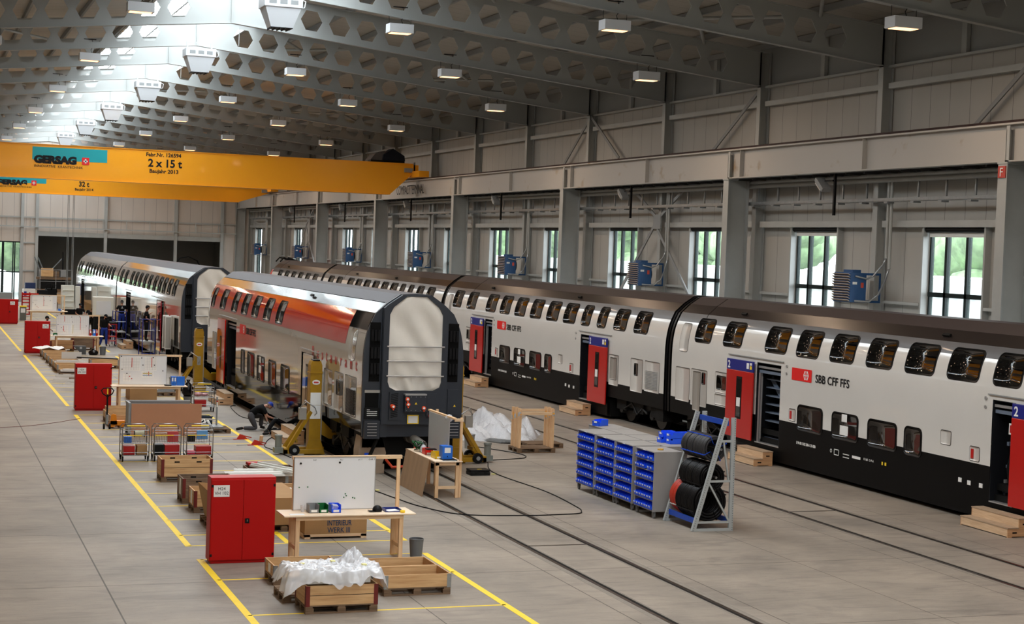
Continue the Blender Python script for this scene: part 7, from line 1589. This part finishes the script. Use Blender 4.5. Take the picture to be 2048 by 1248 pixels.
def hand(wr, d, up, side, grip=0.5):
    """palm and five curled fingers from a wrist, d = direction of the fingers"""
    w = Vector(wr); d = Vector(d).normalized(); u = Vector(up); u = (u-d*u.dot(d)).normalized(); s = d.cross(u).normalized()*side
    palm = w + d*0.07; ch = [[(tuple(w), 0.026), (tuple(palm), (0.036, 0.02))]]
    for k, L in enumerate((0.068, 0.078, 0.072, 0.056)):
        b0 = palm + s*(0.030-0.020*k) + d*0.022; p1 = b0 + d*L*0.42; q = (d*(1-grip) - u*grip).normalized(); p2 = p1 + q*L*0.38; q2 = (d*(1-1.7*grip) - u*grip*1.3).normalized(); p3 = p2 + q2*L*0.3
        ch.append([(tuple(palm), (0.036, 0.02)), (tuple(b0), 0.011), (tuple(p1), 0.0095), (tuple(p2), 0.0085), (tuple(p3), 0.007)])
    tb = w + d*0.03 + s*0.03; t1 = tb + (d*0.6+s*0.7-u*0.3).normalized()*0.035; t2 = t1 + (d*0.9+s*0.1-u*0.5).normalized()*0.03
    ch.append([(tuple(w), 0.026), (tuple(tb), 0.015), (tuple(t1), 0.011), (tuple(t2), 0.009)])
    return ch
def person(label, loc, J, trousers, cap=None, hair=None, beard=None, skinm=None, gloves=False, hd=(0, -1, 0), rz=0, belt=True, logo_back=False, skull=True, shoes=True):
    """J: joint dictionary in local metres; hd: direction the face looks"""
    sm = skinm or SKIN
    pel, ch, nk, hc = J['pelvis'], J['chest'], J['neck'], J['head']
    body = [[(pel, (0.09, 0.08)), (mix(pel, ch, 0.5), (0.10, 0.08)), (ch, (0.12, 0.085)), (nk, 0.055), (mix(nk, hc, 0.45), 0.055)]]
    f_ = Vector(hd).normalized(); H = Vector(hc); upv = (Vector(hc)-Vector(nk)).normalized(); upv = (upv - f_*upv.dot(f_)).normalized(); sd = f_.cross(upv)
    body.append([(mix(nk, hc, 0.45), 0.055), (tuple(H), (0.085, 0.095)), (tuple(H+upv*0.065), (0.075, 0.085))])
    body.append([(tuple(H), (0.085, 0.095)), (tuple(H+f_*0.055-upv*0.065), 0.042)])           # jaw
    body.append([(tuple(H+f_*0.055-upv*0.065), 0.042), (tuple(H+f_*0.082-upv*0.035), 0.022)])  # mouth
    body.append([(tuple(H), (0.085, 0.095)), (tuple(H+f_*0.088-upv*0.0), 0.018), (tuple(H+f_*0.108-upv*0.018), 0.012)])  # nose
    for s in (-1, 1): body.append([(tuple(H), (0.085, 0.095)), (tuple(H+sd*s*0.088-upv*0.01), (0.012, 0.022))])
    for s, S in (('l', -1), ('r', 1)):
        if 'sh_'+s in J:
            sh, el, wr = J['sh_'+s], J['el_'+s], J['wr_'+s]
            body.append([(ch, (0.12, 0.085)), (sh, 0.05), (mix(sh, el, 0.5), 0.043), (el, 0.037), (mix(el, wr, 0.4), 0.036), (wr, 0.026)])
            hdv = J.get('hd_'+s, tuple(Vector(wr)-Vector(el))); body += hand(wr, hdv, J.get('hu_'+s, (0, 0, 1)), S*J.get('hs_'+s, 1), J.get('grip', 0.5))
        if 'hip_'+s in J:
            hp, kn, an, to = J['hip_'+s], J['kn_'+s], J['an_'+s], J['toe_'+s]
            body.append([(pel, (0.09, 0.08)), (hp, 0.075), (mix(hp, kn, 0.5), 0.07), (kn, 0.05), (mix(kn, an, 0.4), 0.045), (an, 0.03), (to, 0.025)])
    o = skin('person', body, sm, None, loc, 1, rz); tag(o, label, 'person')
    # clothing
    P, C = Vector(pel), Vector(ch); tors = (C-P)
    top = [[(tuple(P-tors*0.05), (0.16, 0.13)), (mix(pel, ch, 0.35), (0.155, 0.125)), (mix(pel, ch, 0.7), (0.17, 0.13)), (ch, (0.175, 0.13)), (mix(ch, nk, 0.75), (0.085, 0.08))]]
    for s in 'lr':
        if 'sh_'+s in J: top.append([(ch, (0.175, 0.13)), (J['sh_'+s], 0.078), (mix(J['sh_'+s], J['el_'+s], 0.35), 0.070), (mix(J['sh_'+s], J['el_'+s], 0.72), 0.066)])
    skin('tshirt', top, TSH, o, sub=2)
    tr = []
    for s in 'lr':
        if 'hip_'+s in J: tr.append([(pel, (0.16, 0.13)), (J['hip_'+s], 0.112), (mix(J['hip_'+s], J['kn_'+s], 0.5), 0.093), (J['kn_'+s], 0.078), (mix(J['kn_'+s], J['an_'+s], 0.5), 0.074), (mix(J['kn_'+s], J['an_'+s], 0.97), 0.062)])
    if tr:
        tr.append([(pel, (0.16, 0.13)), (tuple(P+tors*0.3), (0.15, 0.12))]); skin('trousers', tr, trousers, o, sub=2)
    if shoes:
        for s in 'lr':
            if 'hip_'+s in J:
                an, to = Vector(J['an_'+s]), Vector(J['toe_'+s]); bk = (an-to).normalized()
                skin('shoe', [[(tuple(an+bk*0.03), 0.05), (tuple(an*0.5+to*0.5), 0.05), (tuple(to), 0.042)]], SHOE, o, sub=1)
    if cap:
        b = MB(); n = 12; vs = []; fs = []
        for i in range(6):
            t_ = i/5*PI*0.52; 
            for j in range(n):
                a = 2*PI*j/n; v = H + upv*(0.035+0.10*math.cos(t_)) + (sd*math.cos(a)*0.092 + f_*math.sin(a)*0.105)*math.sin(t_) - f_*0.005; vs.append(v)
        for i in range(5): fs += [(i*n+j, (i+1)*n+j, (i+1)*n+(j+1) % n, i*n+(j+1) % n) for j in range(n)]
        b.add(vs, fs, 0, True); q = o; c = b.build('cap', cap, o)
        v0 = H+f_*0.085+upv*0.045; b = MB(); b.add([v0+sd*0.07, v0-sd*0.07, v0-sd*0.05+f_*0.085-upv*0.025, v0+f_*0.10-upv*0.03, v0+sd*0.05+f_*0.085-upv*0.025, v0+sd*0.07+upv*0.012, v0-sd*0.07+upv*0.012, v0-sd*0.05+f_*0.085-upv*0.013, v0+f_*0.10-upv*0.018, v0+sd*0.05+f_*0.085-upv*0.013], [(0,1,2,3,4),(9,8,7,6,5),(0,5,6,1),(1,6,7,2),(2,7,8,3),(3,8,9,4),(4,9,5,0)]); b.build('cap_visor', cap, o)
    if hair:
        b = MB(); b.ball(tuple(H-f_*0.02+upv*(0.02 if cap else 0.035)), 0.1, (0.97, 1.0, 0.98) if not cap else (0.93, 0.93, 0.85), 12); b.build('hair', hair, o)
    if beard:
        b = MB(); b.ball(tuple(H+f_*0.05-upv*0.085), 0.06, (1.0, 0.9, 1.0), 10); b.build('beard', beard, o)
    for s in (-1, 1):
        b = MB(); b.ball(tuple(H+f_*0.086+sd*s*0.032+upv*0.018), 0.012, (1, 1, 1), 8); b.build('eye', BLACK, o)
    if logo_back:
        c = Vector(ch) - Vector((0, 0, 0)); b = MB(); back = Vector(J['back']).normalized(); s_ = Vector((0, 0, 1)).cross(back); p = c + back*0.148 + Vector((0, 0, 0.05))
        for w_, h_, dz in ((0.05, 0.05, 0.0), (0.13, 0.014, -0.06)): b.add([p+s_*w_/2+Vector((0,0,dz-h_/2)), p-s_*w_/2+Vector((0,0,dz-h_/2)), p-s_*w_/2+Vector((0,0,dz+h_/2)), p+s_*w_/2+Vector((0,0,dz+h_/2))], [(0,1,2,3)])
        b.build('shirt_print', PAPER, o)
    if gloves:
        for s, S in (('l', -1), ('r', 1)):
            if 'wr_'+s in J:
                el, wr = J['el_'+s], J['wr_'+s]; hdv = J.get('hd_'+s, tuple(Vector(wr)-Vector(el)))
                hh = [[(p, (r[0]*1.25, r[1]*1.25) if isinstance(r, tuple) else r*1.25) for p, r in c] for c in hand(wr, hdv, J.get('hu_'+s, (0, 0, 1)), S*J.get('hs_'+s, 1), J.get('grip', 0.5))]
                skin('glove', [[(mix(wr, el, 0.12), 0.036), (wr, 0.034)]] + hh, GLOVE, o, sub=1)
    return o
# kneeling man with blue cap, working at the side of the coach (looks towards +x)
person('kneeling man in black t-shirt, grey trousers and blue cap, wearing pale gloves', (10.0, 52.85, 0),
    {'pelvis': (0.34, 0.05, 0.52), 'chest': (0.66, 0.02, 0.76), 'neck': (0.80, 0.0, 0.80), 'head': (0.945, -0.03, 0.80),
     'sh_r': (0.72, -0.17, 0.70), 'el_r': (0.84, -0.22, 0.48), 'wr_r': (1.06, -0.14, 0.40), 'hd_r': (1, 0.1, 0.05), 'hu_r': (0, 0, 1),
     'sh_l': (0.76, 0.19, 0.72), 'el_l': (0.86, 0.2, 0.46), 'wr_l': (0.92, 0.14, 0.26), 'hd_l': (0.4, 0, -0.8), 'hu_l': (1, 0, 0), 'grip': 0.55,
     'hip_r': (0.32, -0.09, 0.46), 'kn_r': (0.50, -0.12, 0.08), 'an_r': (0.06, -0.12, 0.09), 'toe_r': (-0.16, -0.12, 0.05),
     'hip_l': (0.36, 0.17, 0.46), 'kn_l': (0.74, 0.24, 0.44), 'an_l': (0.72, 0.24, 0.09), 'toe_l': (0.88, 0.24, 0.05)},
    TRG, cap=CAPB, hair=HAIRG, gloves=True, hd=(0.8, -0.25, -0.55))
# second man lying under the coach, only his legs show
o = person('person lying under the coach, only dark trousers and work boots showing', (11.0, 51.9, 0),
    {'pelvis': (0.50, 0.35, 0.16), 'chest': (0.9, 0.75, 0.17), 'neck': (1.05, 0.9, 0.17), 'head': (1.17, 1.02, 0.16),
     'sh_l': (0.82, 0.92, 0.18), 'el_l': (0.7, 1.05, 0.3), 'wr_l': (0.9, 1.1, 0.4), 'sh_r': (1.06, 0.68, 0.18), 'el_r': (1.2, 0.55, 0.3), 'wr_r': (1.15, 0.75, 0.42),
     'hip_l': (0.40, 0.35, 0.15), 'kn_l': (-0.05, 0.10, 0.44), 'an_l': (-0.30, -0.05, 0.10), 'toe_l': (-0.45, -0.12, 0.06),
     'hip_r': (0.48, 0.2, 0.14), 'kn_r': (0.02, -0.30, 0.13), 'an_r': (-0.38, -0.55, 0.08), 'toe_r': (-0.58, -0.62, 0.07)},
    TRK, hair=HAIRK, hd=(0, 0, 1))
t = thing('power_tool', 'dark power tool with pale hose lying between the boots and the kneeling man', 'power tool', (10.75, 52.35, 0)); b = MB(); b.cyl((0,0,0.06), (0.3,0.12,0.06), 0.045, n=10); b.box(0.25, 0.05, 0, 0.36, 0.2, 0.12); b.build('tool_body', BLACK, t); b = MB(); b.tube([(0,0,0.07),(-0.05,0.05,0.2),(0.08,0.08,0.24),(0.12,0.0,0.1)], 0.012, 6); b.build('hose', ALU, t)
def standing(h=1.78, lean=0.0):
    k = h/1.78
    J = {'pelvis': (0,0,0.96), 'chest': (0,lean*0.5,1.34), 'neck': (0,lean,1.52), 'head': (0,lean*1.1,1.66),
         'sh_l': (-0.19,lean*0.5,1.42), 'sh_r': (0.19,lean*0.5,1.42), 'hip_l': (-0.10,0,0.90), 'hip_r': (0.10,0,0.90), 'kn_l': (-0.12,0,0.49), 'kn_r': (0.12,0,0.49), 'an_l': (-0.13,0.02,0.08), 'an_r': (0.13,0.02,0.08), 'toe_l': (-0.15,-0.14,0.045), 'toe_r': (0.15,-0.14,0.045)}
    return {a: tuple(c*k for c in v) for a, v in J.items()}
J = standing(1.80); J.update({'head': (0.06,-0.05,1.65), 'neck': (0.02,-0.01,1.52), 'el_l': (-0.33,0.04,1.18), 'wr_l': (-0.20,0.12,1.0), 'el_r': (0.26,-0.06,1.18), 'wr_r': (0.30,-0.26,1.16), 'an_l': (-0.2,0.1,0.08), 'toe_l': (-0.24,-0.05,0.045), 'grip': 0.5})
person('bearded man in black polo, blue trousers and dark cap looking down by the red trolley', (9.95, 93.2, 0), J, TRB, cap=CAPK, hair=HAIRK, beard=HAIRK, hd=(0.55,-0.7,-0.5))
J = standing(1.74); J.update({'el_l': (-0.30,0.05,1.16), 'wr_l': (-0.22,0.22,1.12), 'el_r': (0.30,0.05,1.16), 'wr_r': (0.25,0.2,1.02), 'toe_l': (-0.14,0.16,0.045), 'toe_r': (0.14,0.16,0.045), 'back': (0,-1,0)})
person('man seen from behind in blue trousers on the farther blue scaffold', (11.0, 94.3, 0.78), J, TRB, cap=CAPK, hair=HAIRG, hd=(0,1,0.0), logo_back=True)
J = standing(1.72); J.update({'head': (0.05,0,1.64), 'el_l': (0.0,0.28,1.2), 'wr_l': (0.22,0.30,1.34), 'sh_l': (0.0,0.18,1.40), 'sh_r': (0.0,-0.18,1.40), 'el_r': (-0.05,-0.26,1.14), 'wr_r': (0.18,-0.24,1.02), 'hip_l': (0,0.1,0.9), 'hip_r': (0,-0.1,0.9), 'kn_l': (0.02,0.12,0.49), 'kn_r': (0.0,-0.12,0.49), 'an_l': (0,0.13,0.08), 'an_r': (-0.04,-0.13,0.08), 'toe_l': (0.15,0.13,0.045), 'toe_r': (0.11,-0.13,0.045), 'back': (-1,-0.3,0)})
person('man all in black with a hood like cap on the nearer blue scaffold', (10.85, 82.7, 0.98), J, TRK, cap=CAPK, hair=HAIRK, skinm=SKIND, hd=(1,0,0.0), logo_back=True)
J = standing(1.80); J.update({'el_l': (-0.28,-0.05,1.18), 'wr_l': (-0.15,-0.25,1.1), 'el_r': (0.28,-0.05,1.18), 'wr_r': (0.15,-0.25,1.1)})
person('man in black t-shirt and cap, upright one of two behind the third board', (9.85, 106.3, 0), J, TRK, cap=CAPK, skinm=SKIND, hd=(0.3,-0.9,-0.2))
J = dict(J); J.update({'head': (0.1,-0.2,1.48), 'neck': (0.05,-0.1,1.40), 'chest': (0,-0.04,1.26)})
person('man in black bending forward, one of two behind the third board', (10.35, 104.8, -0.0), J, TRK, hair=HAIRK, skinm=SKIND, hd=(0.1,-0.7,-0.7))
J = standing(1.72); J.update({'el_l': (0.0,0.24,1.12), 'wr_l': (0.2,0.1,1.0), 'sh_l': (0,0.18,1.38), 'sh_r': (0,-0.18,1.38), 'el_r': (0.0,-0.24,1.12), 'wr_r': (0.2,-0.1,1.0)})
person('dark haired man behind the third red cabinet, only head and shoulders showing', (6.72, 90.9, 0), J, TRK, cap=CAPK, beard=HAIRK, hair=HAIRK, skinm=SKIND, hd=(0.9,-0.3,-0.3))
# ------------------------------------------------------------------ daylight portals and hall lamps
def area(name, loc, rot, sx, sy, power, col=(1, 1, 1), portal=False, spread=PI):
    l = bpy.data.lights.new(name, 'AREA'); l.shape = 'RECTANGLE'; l.size = sx; l.size_y = sy; l.energy = power; l.color = col; l.spread = spread
    if portal: l.cycles.is_portal = True
    o = bpy.data.objects.new(name, l); COL.objects.link(o); o.location = loc; o.rotation_euler = rot; return o
area('portal_ridge', (XRIDGE, (Y0+YE)/2, ZR+DEP+0.2), (0, 0, 0), 2*SKW, YE-Y0, 1, portal=True)
area('portal_end', (5.1, YE-0.4, 2.7), (R(-90), 0, 0), 7.4, 5.2, 1, portal=True)
area('portal_right', (XR-0.3, (Y0+YE)/2, 4.8), (0, R(90), 0), 5.0, YE-Y0, 1, portal=True)

HOUS = mat('lamp_housing', (0.86, 0.87, 0.88), 0.45)
GLOW = mat('lamp_glow', (1, 0.8, 0.6), 0.5, emit=(1.0, 0.72, 0.50), es=LAMP_GLOW)
def make_lamp(label):
    t = thing('high_bay_lamp', label, 'ceiling lamp')
    b = MB(); b.box(-0.42, -0.25, 0, 0.42, 0.25, 0.30); b.build('housing', HOUS, t, bevel=0.01)
    b = MB(); b.box(-0.34, -0.19, -0.012, 0.34, 0.19, 0.0); b.build('light_panel', GLOW, t)
    b = MB()
    for x in (-0.38, 0.38): b.cyl((x, 0, 0.3), (x, 0, 0.85), 0.008, n=5)
    b.tube([(0.1, 0, 0.3), (0.05, 0.02, 0.45), (0.14, 0, 0.6), (0.08, 0, 0.9)], 0.012, 5)
    b.box(-0.25, -0.03, 0.86, 0.25, 0.03, 0.89)
    b.build('hanger', BLACK, t)
    return t
lamp0 = None
rows = [(24.29, 12.30, 37.6, 'window wall row'), (19.53, 12.78, 45.7, 'second row from the windows'), (15.17, 13.25, 37.6, 'third row from the windows'),
        (6.6, 13.25, 53.8, 'row beyond the ridge'), (2.35, 12.78, 45.7, 'second row beyond the ridge'), (-2.4, 12.3, 53.8, 'row by the far side wall')]
for x, z, y0, nm in rows:
    i = 0; y = y0
    while y < YE-2:
        lab = 'white box lamp, %s from the near end, %s' % (ORD[i], nm)
        if lamp0 is None: lamp0 = make_lamp(lab); o = lamp0
        else: o = copy_tree(lamp0, label=lab)
        o.location = (x, y, z); o['group'] = 'hall lamps in the ' + nm
        area('lamp_light', (x, y, z-0.03), (0, 0, 0), 0.6, 0.34, LAMP_W, (1.0, 0.72, 0.50))
        y += 16.2; i += 1
# lamps behind the camera light the near end of the hall
for x in (24.29, 15.17, 6.6, -2.4):
    for y in (5.2, 21.4): area('lamp_light', (x, y, 12.3), (0, 0, 0), 0.6, 0.34, LAMP_W, (1.0, 0.72, 0.50))
for x in (19.53, 2.35):
    for y in (13.3, 29.5): area('lamp_light', (x, y, 12.7), (0, 0, 0), 0.6, 0.34, LAMP_W, (1.0, 0.72, 0.50))

# ridge air heaters hanging from every second rafter
WHT = mat('heater_white', (0.84, 0.85, 0.86), 0.45)
ah0 = None
for i, y in enumerate(range(6)):
    y = 53.9 + 16.2*i - 0.9; lab = 'white tapered air heater hanging at the ridge, %s from the near end' % ORD[i]
    if ah0 is None:
        t = thing('air_heater', lab, 'air heater'); ah0 = t
        b = MB(); b.box(-0.62, -0.5, 0.0, 0.62, 0.5, 0.34); b.build('casing', WHT, t, bevel=0.02)
        b = MB(); top = [(-0.58,-0.46,0),(0.58,-0.46,0),(0.58,0.46,0),(-0.58,0.46,0)]; bot = [(-0.36,-0.3,-0.62),(0.36,-0.3,-0.62),(0.36,0.3,-0.62),(-0.36,0.3,-0.62)]
        b.add(top+bot, [(0,1,5,4),(1,2,6,5),(2,3,7,6),(3,0,4,7)]); b.build('outlet_hood', WHT, t)
        b = MB(); b.box(-0.36, -0.3, -0.64, 0.36, 0.3, -0.6)
        for k in range(5): b.box(-0.36+0.15*k, -0.31, -0.68, -0.33+0.15*k, 0.31, -0.62)
        b.build('louvre', BLACK, t)
        b = MB()
        for q in (-0.35, 0, 0.35): b.box(q-0.12, -0.505, 0.1, q+0.12, -0.5, 0.24)
        b.build('vent_grille', STEEL_D, t)
        b = MB(); b.tube([(0.6, -0.3, 0.3), (0.75, -0.3, 0.25), (0.72, -0.3, 0.05), (0.6, -0.3, 0.02)], 0.02, 6); b.build('gas_hose', WHT, t)
        b = MB()
        b.box(-0.53, -0.03, 0.6, 0.53, 0.03, 0.63)
        for q in (-0.5, 0.5): b.box(q-0.03, -0.03, 0.34, q+0.03, 0.03, 0.6)
        b.build('bracket', STEEL, t); o = t
    else: o = copy_tree(ah0, label=lab)
    o.location = (XRIDGE, y, 13.62); o['group'] = 'air heaters along the ridge'
